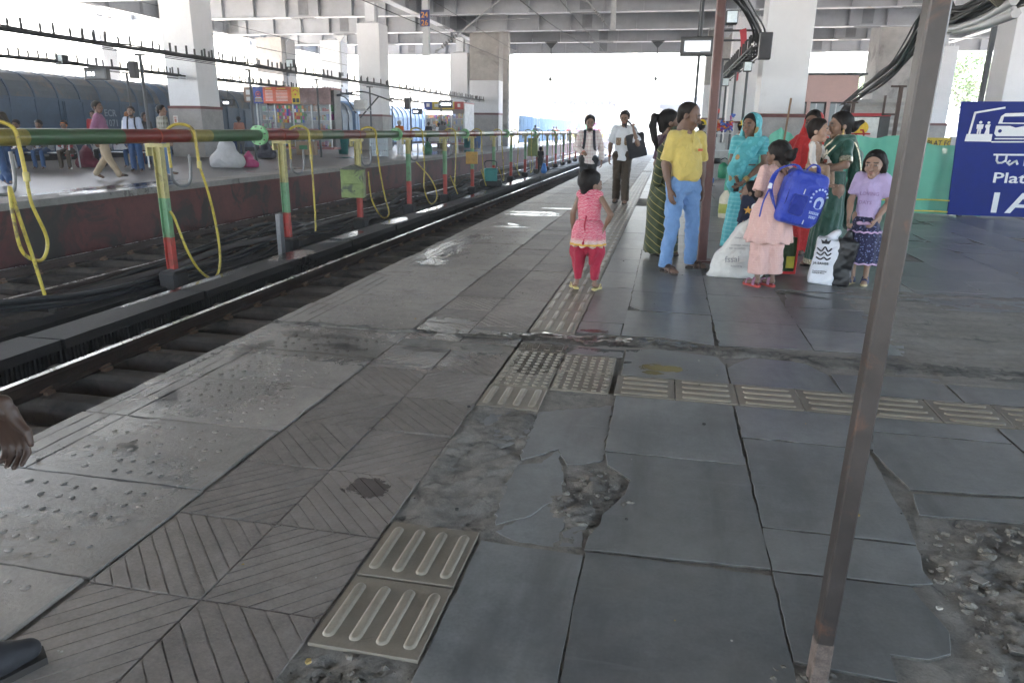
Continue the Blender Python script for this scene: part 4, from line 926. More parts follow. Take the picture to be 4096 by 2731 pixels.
mb = MB(); mb.tube([(2.19+.13*math.cos(a), -.14, 2.8+.13*math.sin(a)) for a in np.linspace(.3, 2.84, 9)], .02, 6); mb.vplate([(2.19, 2.66), (2.13, 2.73), (2.16, 2.76), (2.19, 2.74), (2.22, 2.76), (2.25, 2.73)], -.15, -.14); mb.build('arched_emblem', [mat('emblem_red2', (.55, .06, .04), .5)], k1)
sign_board(k1, 2.4, 3.98, 2.28, 3.02, -.096, mat('peeling_signboard', (.22, .15, .15), .7, v=.4, s=2.5, dirt=((.35, .35, .36), .35, 1.5)))
mb = MB(); mb.box(-.55, -.06, -.1, .1, 2.35, 3.05); mb.build('meter_cupboard', [mat('brown_cupboard', (.2, .13, .09), .7)], k1)
mb = MB(); mb.box(-.4, -.12, -.14, -.1, 2.7, 2.92); mb.box(-.4, -.12, -.14, -.1, 2.42, 2.6); mb.build('meter', [M_boxgrey], k1)
k2 = kiosk(-16.9, 50, 2.85, 2.6, 'pink snack kiosk farther back with blue and yellow sign strip', 8)
sign_board(k2, 0, .6, 2.55, 3.05, -.1, SBLUE, lines=[(.3, .7, .3, .45, 0)]); sign_board(k2, .6, 2.2, 2.55, 3.05, -.104, SYEL, lines=[(.1, .3, .3, .4, 0), (.75, .85, .2, .6, 1)]); sign_board(k2, 2.2, 2.85, 2.55, 3.05, -.1, mat('sign_red', (.5, .06, .05), .4), lines=[(.35, .65, .3, .45, 0)])
mb = MB(); mb.box(.1, 2.0, .0, .04, 2.2, 2.42); mb.build('light_box', [emis('lit_panel', (1, 1, .98), .5)], k2)
mb = MB(); mb.box(2.86, 2.9, .0, 2.5, .4, 2.95); mb.build('side_board', [mat('pale_side_board', (.6, .62, .66), .6)], k2)
# awning frame and air-conditioner beside the first kiosk
o = empty('awning_frame', (-15.5, 33.6, .15), 0, 'curved steel awning frame with a diagonal brace right of the first kiosk', 'frame')
mb = MB(); mb.tube(bez((-.3, 0, 2.72), (.6, 0, 2.86), (1.3, 0, 2.85), (2.6, 0, 2.45)), .035, 8); mb.tube([(.9, 0, 1.7), (1.9, 0, 2.7)], .035, 8); mb.tube(bez((-.3, 0, 2.7), (.2, 0, 2.6), (.7, 0, 1.9)), .03, 6); mb.build('bent_pipes', [M_post], o)
mb = MB(); mb.obox((.95, 0, 2.3), (.55, .4, .45), bev=.03); mb.box(.6, 1.4, -.2, .2, 2.02, 2.06); mb.build('air_conditioner', [M_boxgrey], o)
# things on the far platform
def sack(x, y, z, s, label, m, seed, rz=0):
    return sack_sdf(x, y, z, s, label, m, seed, rz)
def bin_(x, y, z, c, label, s=1):
    o = empty('litter_bin', (x, y, z), random.uniform(-.3, .3), label, 'bin'); mb = MB(); mb.lathe([(.2*s, 0), (.27*s, .7*s), (.29*s, .72*s)], n=14); mb.build('tub', [mat('bin_'+label[:12], c, .45)], o); mb = MB(); mb.lathe([(.3*s, .72*s), (.31*s, .76*s), (.24*s, .9*s), (.1*s, .95*s)], n=14); mb.build('lid', [mat('bin_'+label[:12], c, .45)], o); return o
bin_(-15.75, 34.0, .15, (.02, .19, .18), 'teal litter bin with a dark liner right of the first kiosk', 1.1); bin_(-19.9, 31.5, .15, (.03, .07, .25), 'blue litter bin left of the first kiosk'); bin_(-13.9, 50.2, .15, (.03, .2, .2), 'teal bin at the second kiosk'); bin_(-13.2, 50.4, .15, (.1, .2, .45), 'light blue bin right of the second kiosk')
o = empty('carton', (-16.6, 31.9, .15), .15, 'brown cardboard carton with a green label in front of the first kiosk', 'box'); mb = MB(); mb.obox((0, 0, .3), (.85, .5, .6)); mb.build('box', [mat('cardboard', (.3, .22, .15), .8)], o); mb = MB(); mb.obox((-.08, -.255, .34), (.38, .01, .18)); mb.build('label', [mat('carton_green', (.04, .22, .1), .6)], o)
# shrink-wrapped water bottles
o = empty('water_bottle_stack', (-13.0, 31.9, .15), .1, 'stack of shrink-wrapped clear water bottle packs near the far platform edge', 'bottles')
M_pet = glassy('pet_plastic', (.78, .86, .92), .55, .08)
bm_ = MB(); bm_.lathe([(.036, 0), (.038, .02), (.036, .1), (.038, .16), (.034, .2), (.016, .245), (.016, .27)], n=8); bmesh_ = bm_.mesh('bottle', [M_pet])
for l in range(3):
    for i in range(10):
        for j in range(2): link('bottle', bmesh_, o, (-.4+i*.088, -.08+j*.09, l*.29))
mb = MB()
for l in range(3): mb.box(-.46, .46, -.14, .14, l*.29+.272, l*.29+.278)
mb.build('layer_sheet', [M_pet], o)
# ------------------------------------------------------------------ signed-distance modelling for bodies, cloth and bags
def nets(F, org, vox):
    s = F < 0; c = np.zeros(tuple(n-1 for n in F.shape), np.int8); sh = [n-1 for n in F.shape]
    for i in (0, 1):
        for j in (0, 1):
            for k in (0, 1): c += s[i:i+sh[0], j:j+sh[1], k:k+sh[2]]
    cells = np.argwhere((c > 0) & (c < 8)); idx = np.full(c.shape, -1, np.int64); idx[tuple(cells.T)] = np.arange(len(cells))
    acc = np.zeros((len(cells), 3)); cnt = np.zeros(len(cells)); X, Y, Z = cells.T
    co = [(i, j, k) for i in (0, 1) for j in (0, 1) for k in (0, 1)]
    for a in co:
        for ax in range(3):
            if a[ax]: continue
            b = list(a); b[ax] = 1
            fa = F[X+a[0], Y+a[1], Z+a[2]]; fb = F[X+b[0], Y+b[1], Z+b[2]]; m = (fa < 0) != (fb < 0)
            t = np.where(m, fa/np.where(m, fa-fb, 1), 0)
            for q in range(3): acc[:, q] += np.where(m, a[q]+(t if q == ax else 0), 0)
            cnt += m
    V = (cells+acc/cnt[:, None])*vox+org; Q = []
    for ax in range(3):
        o1, o2 = [(1, 2), (2, 0), (0, 1)][ax]
        A = np.moveaxis(s, (ax, o1, o2), (0, 1, 2)); I = np.moveaxis(idx, (ax, o1, o2), (0, 1, 2))
        e = np.argwhere(A[:-1, 1:-1, 1:-1] != A[1:, 1:-1, 1:-1]); i, j, k = e[:, 0], e[:, 1]+1, e[:, 2]+1
        q = np.stack([I[i, j-1, k-1], I[i, j, k-1], I[i, j, k], I[i, j-1, k]], 1); fl = ~A[i, j, k]
        q[fl] = q[fl][:, ::-1]; Q.append(q)
    return V, np.concatenate(Q)
def fastmesh(name, V, Q, mats, col=None):
    me = bpy.data.meshes.new(name); me.vertices.add(len(V)); me.vertices.foreach_set('co', np.asarray(V, np.float32).ravel())
    me.loops.add(Q.size); me.loops.foreach_set('vertex_index', Q.astype(np.int32).ravel()); me.polygons.add(len(Q))
    me.polygons.foreach_set('loop_start', np.arange(0, Q.size, 4, dtype=np.int32)); me.polygons.foreach_set('use_smooth', np.ones(len(Q), bool))
    for m in (mats if isinstance(mats, list) else [mats]): me.materials.append(m)
    if col is not None:
        at = me.color_attributes.new('Col', 'FLOAT_COLOR', 'POINT'); at.data.foreach_set('color', np.concatenate([col, np.ones((len(V), 1))], 1).astype(np.float32).ravel())
    me.update(calc_edges=True); me.validate(); return me
def wave3(P, f, seed=0, oct=2):
    r = np.random.default_rng(seed); o = 0
    for k in range(4):
        d = r.normal(size=3); d /= np.linalg.norm(d); o = o+np.sin((P@d)*f*(1+.4*k)+r.uniform(0, 6)+1.3*np.sin((P@r.normal(size=3))*f*.5))/(1+.3*k)
    return o/3
class SD:
    """smooth union of round cones, ellipsoids and boxes on a grid"""
    def __init__(s, vox=.011, k=.02): s.P = []; s.vox = vox; s.k = k; s.cuts = []; s.disp = []; s.paint = []
    def cone(s, a, b, ra, rb=None, sq=(1, 1, 1), k=None, cap=False): s.P.append(('c', np.array(a, float), np.array(b, float), ra, ra if rb is None else rb, np.array(sq, float), s.k if k is None else k, cap)); return s
    def chain(s, pts, rs, sq=(1, 1, 1), k=None):
        for i in range(len(pts)-1): s.cone(pts[i], pts[i+1], rs[i], rs[i+1], sq, k)
        return s
    def ell(s, c, r, k=None):
        r = (r, r, r) if np.isscalar(r) else r; m = max(r); return s.cone(c, c, m, m, (r[0]/m, r[1]/m, r[2]/m), k)
    def box(s, c, h, r=.01, M=None, k=None): s.P.append(('b', np.array(c, float), np.array(h, float), r, M, None, s.k if k is None else k)); return s
    def field(s, G, lo, vox):
        F = np.full(G.shape[:3], 1.0)
        for p in s.P:
            if p[0] == 'c':
                _, a, b, ra, rb, sq, k, cap = p; rm = max(ra, rb)*sq.max()+k+2.5*vox; l = np.minimum(a, b)-rm; h = np.maximum(a, b)+rm
            else:
                _, c, hh, r, M, _, k = p; e = np.linalg.norm(hh)+r+k+2*vox if M is not None else hh+r+k+2*vox; l = c-e; h = c+e
            i0 = np.clip(np.floor((l-lo)/vox).astype(int), 0, None); i1 = np.minimum(np.ceil((h-lo)/vox).astype(int)+1, F.shape)
            if (i1 <= i0).any(): continue
            sl = tuple(slice(u, v) for u, v in zip(i0, i1)); P = G[sl]
            if p[0] == 'c':
                q = (P-a)/sq; d = (b-a)/sq; dd = d@d; t = np.clip((q@d)/dd, 0, 1) if dd > 1e-12 else np.zeros(q.shape[:3])
                if cap and dd > 1e-12:
                    tu = np.maximum((q@d)/dd, 0); dist = np.maximum(np.sqrt(((q-tu[..., None]*d)**2).sum(-1))-(ra+(rb-ra)*np.minimum(tu, 1.3)), (tu-1)*dd**.5)
                else: dist = (np.sqrt(((q-t[..., None]*d)**2).sum(-1))-(ra+(rb-ra)*t))*sq.min()**.5
            else:
                q = P-c
                if M is not None: q = q@np.array(M)
                q = np.abs(q)-hh; dist = np.sqrt((np.maximum(q, 0)**2).sum(-1))+np.minimum(q.max(-1), 0)-r
            f = F[sl]; hk = np.clip(.5+.5*(f-dist)/k, 0, 1); F[sl] = f+(dist-f)*hk-k*hk*(1-hk)
        return F
    def mesh(s):
        los, his = [], []
        for p in s.P:
            if p[0] == 'c': rm = max(p[3], p[4])*p[5].max()+p[6]; los.append(np.minimum(p[1], p[2])-rm); his.append(np.maximum(p[1], p[2])+rm)
            else: e = np.linalg.norm(p[2])+p[3]; los.append(p[1]-e); his.append(p[1]+e)
        v = s.vox; lo = np.min(los, 0)-3*v-.01; hi = np.max(his, 0)+3*v+.01; n = np.ceil((hi-lo)/v).astype(int)+1
        G = np.stack(np.meshgrid(*[lo[i]+v*np.arange(n[i]) for i in range(3)], indexing='ij'), -1)
        F = s.field(G, lo, v)
        for d in s.disp:
            m = np.abs(F) < .06; F[m] += d(G[m])
        for c in s.cuts: F = np.maximum(F, c(G))
        F[0] = F[-1] = 1; F[:, 0] = F[:, -1] = 1; F[:, :, 0] = F[:, :, -1] = 1
        return nets(F, lo, v)
    def colors(s, V, base):
        C = np.tile(np.array(base, float), (len(V), 1))
        for c, r, col in s.paint:
            d = (((V-np.array(c))/np.array(r))**2).sum(-1); w = np.clip((1.25-d)/.5, 0, 1)[:, None]; C = C*(1-w)+np.array(col)*w
        return C
    def build(s, name, m, parent=None, loc=(0, 0, 0), rz=0):
        V, Q = s.mesh(); o = link(name, fastmesh(name, V, Q, m), parent, loc, rz); return o
def sack_sdf(x, y, z, s, label, m, seed, rz=0, parent=None):
    r = random.Random(seed); S = SD(.022*s if s > .8 else .016, .12*s)
    S.cone((-.22*s, 0, .14*s), (.25*s, .02, .14*s), .2*s, .18*s); S.cone((0, 0, .2*s), (r.uniform(-.06, .06)*s, 0, .42*s), .25*s, .2*s); S.cone((.03*s, 0, .5*s), (.0, 0, .66*s), .12*s, .06*s)
    S.disp.append(lambda P: .02*s*wave3(P, 16/s, seed)+.012*s*wave3(P, 40/s, seed+1)); S.cuts.append(lambda G: -G[..., 2])
    V, Q = S.mesh(); o = link('sack', fastmesh('sack', V, Q, m), parent, (x, y, z), rz); return tag(o, label, 'sack')
# ------------------------------------------------------------------ people: builders
def skin_mat():
    t = NT('skin'); a = t.N('Attribute', attribute_name='Col'); n = t.noise(30, 3, .6, t.obj()); c = t.mix(.25, a.outputs[0], t.mix(n, scl((1, 1, 1), .55), (1, .9, .85)), 'MULTIPLY')
    t.L(c, t.b.inputs['Base Color']); t.b.inputs['Roughness'].default_value = .48; return t.m
M_skin = skin_mat()
def cloth(name, c, pat=None, c2=None, sc=1.0, r=.8, c3=None, sheen=0.15, v=.2):
    if name in MATS: return MATS[name]
    c = hx(c) if isinstance(c, str) else c; c2 = hx(c2) if isinstance(c2, str) else c2
    t = NT(name); o = t.obj(); n = t.noise(5, 5, .6, o); col = t.mix(n, scl(c, 1-v*1.5), scl(c, 1+v)); x = t.N('SeparateXYZ', _0=o)
    X, Y, Z = x.outputs
    def line(q, per, w): return t.math('LESS_THAN', t.math('FRACT', t.math('DIVIDE', q, per)), w)
    if pat == 'plaid':
        xy = t.math('ADD', X, t.math('MULTIPLY', Y, .8))
        col = t.mix(t.math('MULTIPLY', line(xy, .06*sc, .12), .5), col, c2); col = t.mix(t.math('MULTIPLY', line(Z, .065*sc, .12), .5), col, c2)
    elif pat == 'check':
        xy = t.math('ADD', X, Y); col = t.mix(t.math('MULTIPLY', line(xy, .11*sc, .5), .5), col, c2); col = t.mix(t.math('MULTIPLY', line(Z, .12*sc, .5), .5), col, c2)
    elif pat == 'diag':
        q = t.math('ADD', Z, t.math('ADD', t.math('MULTIPLY', X, -.45), t.math('MULTIPLY', Y, -.35))); col = t.mix(line(q, .085*sc, .1), col, c2)
    elif pat == 'rows':
        col = t.mix(t.math('MULTIPLY', line(Z, .05*sc, .3), .35), col, c2)
    elif pat in ('dots', 'spots'):
        vn = t.N('TexVoronoi', feature='F1'); vn.inputs['Scale'].default_value = 14/sc; t.L(o, vn.inputs['Vector']); k = .28 if pat == 'dots' else .4
        col = t.mix(t.math('LESS_THAN', vn.outputs['Distance'], k), col, c2)
        if c3: vn2 = t.N('TexVoronoi', feature='F1'); vn2.inputs['Scale'].default_value = 5/sc; t.L(o, vn2.inputs['Vector']); col = t.mix(t.math('LESS_THAN', vn2.outputs['Distance'], .2), col, c3)
    elif pat == 'ikat':
        w = t.N('TexWave', wave_type='BANDS', bands_direction='Z'); w.inputs['Scale'].default_value = 16/sc; w.inputs['Distortion'].default_value = 5; w.inputs['Detail'].default_value = 2; w.inputs['Detail Scale'].default_value = 3; t.L(o, w.inputs['Vector'])
        col = t.mix(t.ramp(w.outputs[0], .45, .7), col, c2)
        zb = t.ramp(Z, .49, .44); col = t.mix(zb, col, t.mix(t.ramp(w.outputs[0], .3, .5), (.5, .3, .25), (.65, .55, .5)))
        col = t.mix(line(t.math('SUBTRACT', Z, .415), 9, .002), col, (.6, .35, .05))
    t.L(col, t.b.inputs['Base Color']); t.b.inputs['Roughness'].default_value = r; t.b.inputs['Sheen Weight'].default_value = sheen
    t.bump(t.noise(90, 4, .6, o), .15, .004); t.bump(t.noise(9, 5, .6, o, 1.2), .8, .03)
    MATS[name] = t.m; return t.m
M_hair = mat('black_hair', (.012, .0095, .009), .6, spec=.25, v=.5, s=40, b=.6, bs=90, local=True, stretch=(1, 1, .15))
M_hairb = mat('brown_black_hair', (.017, .012, .01), .6, spec=.25, v=.5, s=40, b=.6, bs=90, local=True, stretch=(1, 1, .15))
HANDS = {}
def hand_mesh(kind, vox):
    key = (kind, vox)
    if key in HANDS: return HANDS[key]
    S = SD(vox, .008); c1, c2 = dict(open=(.18, .4), relax=(.35, .75), fist=(1.2, 1.5))[kind]
    for yo, L in ((-.031, .072), (-.0105, .08), (.0105, .074), (.03, .058)):
        S.cone((0, yo*.55, .005), (0, yo, -.082), .016, .0115); k = np.array((0, yo, -.084)); a = k+L*.5*np.array((math.sin(c1), .03*yo, -math.cos(c1))); b = a+L*.52*np.array((math.sin(c1+c2), 0, -math.cos(c1+c2)))
        S.cone(k, a, .0098, .009, k=.004); S.cone(a, b, .009, .0075, k=.004)
    S.cone((.004, -.02, -.02), (.014, -.05, -.055), .016, .012); S.cone((.014, -.05, -.055), (.022 if kind != 'fist' else .04, -.056 if kind != 'fist' else -.03, -.088), .0115, .009, k=.004); S.cone((0, 0, .03), (0, 0, -.01), .024, .02, (.8, 1.1, 1))
    HANDS[key] = S.mesh(); return HANDS[key]
def rotz(a): c, s = math.cos(a), math.sin(a); return np.array([[c, -s, 0], [s, c, 0], [0, 0, 1]])
def rotx(a): c, s = math.cos(a), math.sin(a); return np.array([[1, 0, 0], [0, c, -s], [0, s, c]])
def roty(a): c, s = math.cos(a), math.sin(a); return np.array([[c, 0, s], [0, 1, 0], [-s, 0, c]])
BASE = dict(pelvis=(0, 0, .53), waist=(0, 0, .61), chest=(0, 0, .735), neck=(0, .012, .825), shA=(-.092, .008, .802), elA=(-.117, .018, .635), wrA=(-.122, -.02, .49), hipA=(-.05, 0, .52), knA=(-.053, -.006, .285), anA=(-.056, .012, .048), toA=(-.068, -.088, .02))
def joints(H, ov=None, w=1.0):
    J = {}
    for k, v in BASE.items():
        v = np.array(v)*H
        if k[-1] == 'A': v = v*np.array((w if k[0] in 'sew' else 1, 1, 1)); J[k[:-1]+'B'] = v*np.array((-1, 1, 1))
        J[k] = v
    for k, v in (ov or {}).items(): J[k] = np.array(v, float)
    return J
def head(hs, skin, vox, face, fem):
    S = SD(vox, .02); n = dict(k=.012)
    S.ell((0, .012, .034), (.073, .092, .078)); S.cone((0, -.022, .0), (0, -.04, -.07), .062, .036 if fem else .042, (1, .95, 1)); S.ell((0, -.058, -.092), (.022, .02, .018))
    for s in (-1, 1):
        S.ell((s*.034, -.052, -.028), .028); S.ell((s*.076, .012, -.008), (.011, .02, .031), k=.006); S.ell((s*.033, -.074, .004), (.02, .014, .012), k=.006); S.cone((s*.012, -.083, .026), (s*.046, -.07, .026), .011, .008, k=.012)
    S.cone((0, -.083, .008), (0, -.104, -.026), .009, .0145, k=.01); S.ell((-.011, -.09, -.03), .009, k=.006); S.ell((.011, -.09, -.03), .009, k=.006)
    S.ell((0, -.083, -.054), (.022, .012, .007), k=.006); S.ell((0, -.081, -.067), (.02, .012, .009), k=.006); S.cone((0, .015, -.06), (0, .024, -.12), .046, .046)
    dk = (.02, .014, .012); lip = tuple(np.array(skin)*np.array((1.05, .62, .62)) if not fem else np.array(skin)*.6+np.array((.1, .015, .018)))
    P = S.paint
    for s in (-1, 1):
        P.append(((s*.033, -.09, .024), (.023, .02, .006), dk)); P.append(((s*.033, -.088, .003), (.0155, .018, .007), dk)); P.append(((s*.033, -.09, .003), (.0115, .02, .0046), (.55, .52, .5))); P.append(((s*.033, -.092, .0035), (.0062, .02, .0072), dk))
    P.append(((0, -.09, -.06), (.024, .022, .0125), lip))
    if 'must' in face: S.cone((-.02, -.088, -.046), (.02, -.088, -.046), .008, k=.008); P.append(((0, -.092, -.046), (.027, .02, .0085), dk))
    if 'beard' in face: S.ell((0, -.05, -.09), (.046, .04, .03)); P.append(((0, -.05, -.096), (.062, .06, .03), dk)); P.append(((-.052, -.03, -.06), (.025, .05, .05), dk)); P.append(((.052, -.03, -.06), (.025, .05, .05), dk)); P.append(((0, -.09, -.06), (.02, .02, .009), lip))
    if 'bindi' in face: P.append(((0, -.1, .034), (.005, .03, .005), (.3, .01, .01)))
    V, Q = S.mesh(); C = S.colors(V, skin); return V*hs, Q, C
HAIRLINE = dict(short=([-.09, -.06, -.03, 0, .03, .06, .085, .13], [.06, .035, .0, -.012, -.035, -.05, -.07, -.12]), bald=([-.09, -.05, 0, .03, .06, .085, .1, .13], [.05, .02, -.004, -.012, -.018, -.028, -.036, -.05]), long=([-.2, -.06, 0, .04, .07, .09, .13], [-.01, -.0, -.012, -.045, -.065, -.08, -.12]))
def hair(style, hs, vox, Rm, hc, parent, m):
    S = SD(vox, .02); hl = HAIRLINE['bald' if style == 'bald' else 'short' if style in ('short', 'boy') else 'long']; g_ = .004 if style == 'bald' else .012
    S.ell((0, .016, .036), (.076+g_, .094+g_, .08+g_*(1.2 if style != 'bald' else .3)))
    S.cone((0, .06, .0), (0, .06, -.05), .05, .035)
    if style in ('pony', 'bun', 'bunlow', 'bob', 'kid_pony'): S.cone((0, .06, .01), (0, .07, -.06), .055, .04)
    if style == 'bob':
        for s in (-1, 1): S.cone((s*.07, .02, .02), (s*.078, .0, -.11), .03, .022); S.cone((s*.05, .06, -.02), (s*.05, .05, -.12), .045, .025)
    S.disp.append(lambda P: .003*wave3(P*np.array((1, 1, .3)), 140, 5)); xs, ys = hl
    def cut(G): return (np.interp(G[..., 2], xs, ys)-G[..., 1])*.8
    S.cuts.append(cut); V, Q = S.mesh(); parts = [(V, Q)]
    T = SD(vox, .015)
    if style == 'pony': T.chain([(0, .1, .06), (0, .15, .06), (0, .17, -.02), (0, .15, -.16), (0, .12, -.27)], [.025, .034, .036, .03, .012])
    if style == 'kid_pony': T.chain([(.05, .08, .09), (.085, .11, .1), (.1, .12, .03), (.1, .11, -.05)], [.018, .026, .028, .008])
    if style == 'bun': T.ell((0, .125, -.01), (.055, .045, .05)); T.cone((0, .14, .0), (.02, .19, .03), .03, .02)
    if style == 'bunlow': T.ell((0, .12, -.04), (.05, .04, .045)); T.cone((0, .1, -.02), (0, .1, -.1), .04, .03)
    if T.P: T.disp.append(lambda P: .004*wave3(P*np.array((1, 1, .3)), 120, 6)); parts.append(T.mesh())
    V = np.concatenate([p[0] for p in parts]); off = 0; Qs = []
    for v, q in parts: Qs.append(q+off); off += len(v)
    V = (V*hs)@Rm.T+hc; return link('hair', fastmesh('hair', V, np.concatenate(Qs), m), parent)
def person(label, loc, yaw, H, skin, ov=None, hs=1.14, hy=0, hp=0, hr=0, build=1.0, fem=False, hairs='short', face='', det=1.0, hands=('relax', 'relax'), thumbs=(None, None), group=None, gar=None, w=1.0, hm=None, hd=(None, None), feet=True):
    J = joints(H, ov, w); u = H/1.7; b = u*build; S = SD(.0125*det, .03*u)
    T = (1, .72, 1)
    S.cone(J['hipA'], J['hipB'], .085*b, sq=(1, .95, 1)); S.cone(J['pelvis'], J['waist'], .118*b, .108*b, T); S.cone(J['waist'], J['chest'], .108*b, .128*b, T)
    S.cone(J['chest'], J['neck']-np.array((0, 0, .02*u)), .12*b, .05*b, T); S.cone(J['shA'], J['shB'], .05*u)
    hc = np.array((J['neck'][0], J['neck'][1]-.02*hs, H-.118*hs)) if 'head' not in J else J['head']
    S.cone(J['neck']-np.array((0, 0, .03*u)), hc-np.array((0, -.015, .07*hs)), .052*u, .046*hs)
    for s in 'AB':
        sh, el, wr = J['sh'+s], J['el'+s], J['wr'+s]; S.cone(sh, el, .046*u, .037*u); S.cone(el, wr, .037*u, .024*u); S.cone(el*.75+wr*.25, el*.5+wr*.5, .037*u, .031*u)
        hp_, kn, an, to = J['hip'+s], J['kn'+s], J['an'+s], J['to'+s]; S.cone(hp_, kn, .08*b, .05*u); S.cone(kn, an, .047*u, .032*u); S.cone(kn*.75+an*.25+np.array((0, .012*u, 0)), kn*.5+an*.5+np.array((0, .01*u, 0)), .046*u, .04*u)
        if feet:
            he = an+np.array((0, .022*u, -.018*u)); S.cone(he, to, .034*u, .026*u, (1, 1, .85)); S.cone(he*.45+to*.55, to, .036*u, .03*u, (1.1, 1, .65))
            for i in range(4):
                d = (to-he)/max(1e-6, np.linalg.norm(to-he)); pp = np.array((-d[1], d[0], 0)); S.cone(to+pp*(.028-.018*i)*u*(1 if s == 'A' else -1), to+pp*(.03-.019*i)*u*(1 if s == 'A' else -1)+d*(.03-.006*i)*u, .009*u, k=.006)
    V, Q = S.mesh(); parts = [(V, Q, np.tile(skin, (len(V), 1)))]
    Rm = rotz(hy)@rotx(hp)@roty(hr); hv, hq, hcol = head(hs, skin, .0058*det, face, fem); parts.append((hv@Rm.T+hc, hq, hcol))
    for i, s in enumerate('AB'):
        if not hands[i]: continue
        wr, el = J['wr'+s], J['el'+s]; d = (wr-el) if hd[i] is None else np.array(hd[i], float); d = d/np.linalg.norm(d); th = np.array(thumbs[i] if thumbs[i] is not None else (0, -1, 0), float); th = th-d*(th@d)
        if np.linalg.norm(th) < 1e-3: th = np.array((1.0, 0, 0)); th = th-d*(th@d)
        th /= np.linalg.norm(th); nrm = np.cross(-d, -th)*-1
        nrm = np.cross(th, d) if s == 'A' else np.cross(d, th)
        v, q = hand_mesh(hands[i], .0058*max(1, det)); Mx = np.stack([nrm if True else nrm, -th, -d], 1)   # local x -> palm side, y -> away from thumb, z -> up the arm
        v2 = (v*u*.98)@Mx.T+wr
        if np.linalg.det(Mx) < 0: q = q[:, ::-1]
        parts.append((v2, q, np.tile(np.array(skin)*1.03, (len(v), 1))))
    off = 0; Vs, Qs, Cs = [], [], []
    for v, q, c in parts: Vs.append(v); Qs.append(q+off); Cs.append(c); off += len(v)
    me = fastmesh('person', np.concatenate(Vs), np.concatenate(Qs), M_skin, np.concatenate(Cs)); o = link('person', me, None, loc, yaw)
    tag(o, label, 'person', group)
    if hairs: hair(hairs, hs, .0075*max(1, det), Rm, hc, o, hm or M_hair)
    J['hc'] = hc; J['Rm'] = Rm; J['u'] = u; J['b'] = b; J['H'] = H; J['det'] = det
    if gar: gar(o, J)
    return o
Zv = lambda z: np.array((0, 0, z))
def merge(o, name, S, m, J=None): return S.build(name, m, o)
def g_top(o, J, m, name='shirt', sl=.45, hem=None, ex=.016, flare=.0, fold=.008, seed=1, neck=.062, nz=.04, belly=0, open_arm=(1, 1), slex=None, bf=1.0):
    u, b = J['u'], J['b']; ex *= u; S = SD(.0115*J['det'], .02*u); T = (1, .74, 1); hem = hem if hem is not None else J['pelvis'][2]-.03*u
    S.cone(J['shA']*.96+J['neck']*.04-Zv(.004*u), J['shB']*.96+J['neck']*.04-Zv(.004*u), .046*u+ex*.6); S.cone(J['chest'], J['neck']-Zv(.015*u), .125*b+ex, .06*b+ex, T); S.cone(J['waist']+np.array((0, -belly, 0)), J['chest'], .112*b+ex+belly*.5, .13*b+ex, T)
    S.cone(J['pelvis'], J['waist']+np.array((0, -belly, 0)), .122*b+ex, .112*b+ex+belly*.5, T)
    bot = np.array((J['pelvis'][0], J['pelvis'][1], hem)); S.cone(bot, J['pelvis'], .125*b+ex+flare, .122*b+ex, (1, .78, 1))
    for i, s in enumerate('AB'):
        if not sl: break
        sh, el, wr = J['sh'+s], J['el'+s], J['wr'+s]; e2 = slex*u if slex is not None else ex
        if sl <= .5: S.cone(sh, sh+(el-sh)*sl*2, .045*u+e2*.8, .042*u+e2*1.15, cap=True)
        else: S.cone(sh, el, .045*u+e2*.8, .039*u+e2); S.cone(el, el+(wr-el)*(sl-.5)*2, .039*u+e2, .027*u+e2, cap=True)
    S.disp.append(lambda P: fold*(wave3(P*np.array((1, 1, .6)), 26/u, seed)-.55)+fold*.6*(wave3(P, 60/u, seed+1)-.5))
    nk = J['neck']+np.array((0, -.012*u, nz*u)); S.cuts.append(lambda G: neck*u-np.sqrt((((G-nk)*np.array((1, 1, .8)))**2).sum(-1)))
    S.cuts.append(lambda G: hem-G[..., 2]-.006*np.sin(G[..., 0]*25)*u)
    return S.build(name, m, o)
def g_trous(o, J, m, name='trousers', top=None, ex=.016, hem=.02, wide=0, fold=.009, seed=2, len_=1.0):
    u, b = J['u'], J['b']; ex *= u; S = SD(.0115*J['det'], .022*u)
    tz = top if top is not None else J['waist'][2]-.02*u
    S.cone(J['hipA'], J['hipB'], .092*b+ex, sq=(1, .95, 1)); S.cone(J['pelvis'], np.array((J['waist'][0], J['waist'][1], tz)), .116*b+ex, .112*b+ex*.7, (1, .76, 1))
    for s in 'AB':
        hp_, kn, an = J['hip'+s], J['kn'+s], J['an'+s]; S.cone(hp_, kn, .084*b+ex, .054*u+ex+wide*.5); e = kn+(an-kn)*len_; S.cone(kn, e, .054*u+ex+wide*.5, .045*u+ex+wide)
    S.disp.append(lambda P: fold*(wave3(P*np.array((1, 1, .55)), 30/u, seed)-.3)+fold*.7*(wave3(P*np.array((.6, .6, 1)), 62/u, seed+1)-.3)); S.cuts.append(lambda G: G[..., 2]-tz); S.cuts.append(lambda G: hem-G[..., 2])
    return S.build(name, m, o)
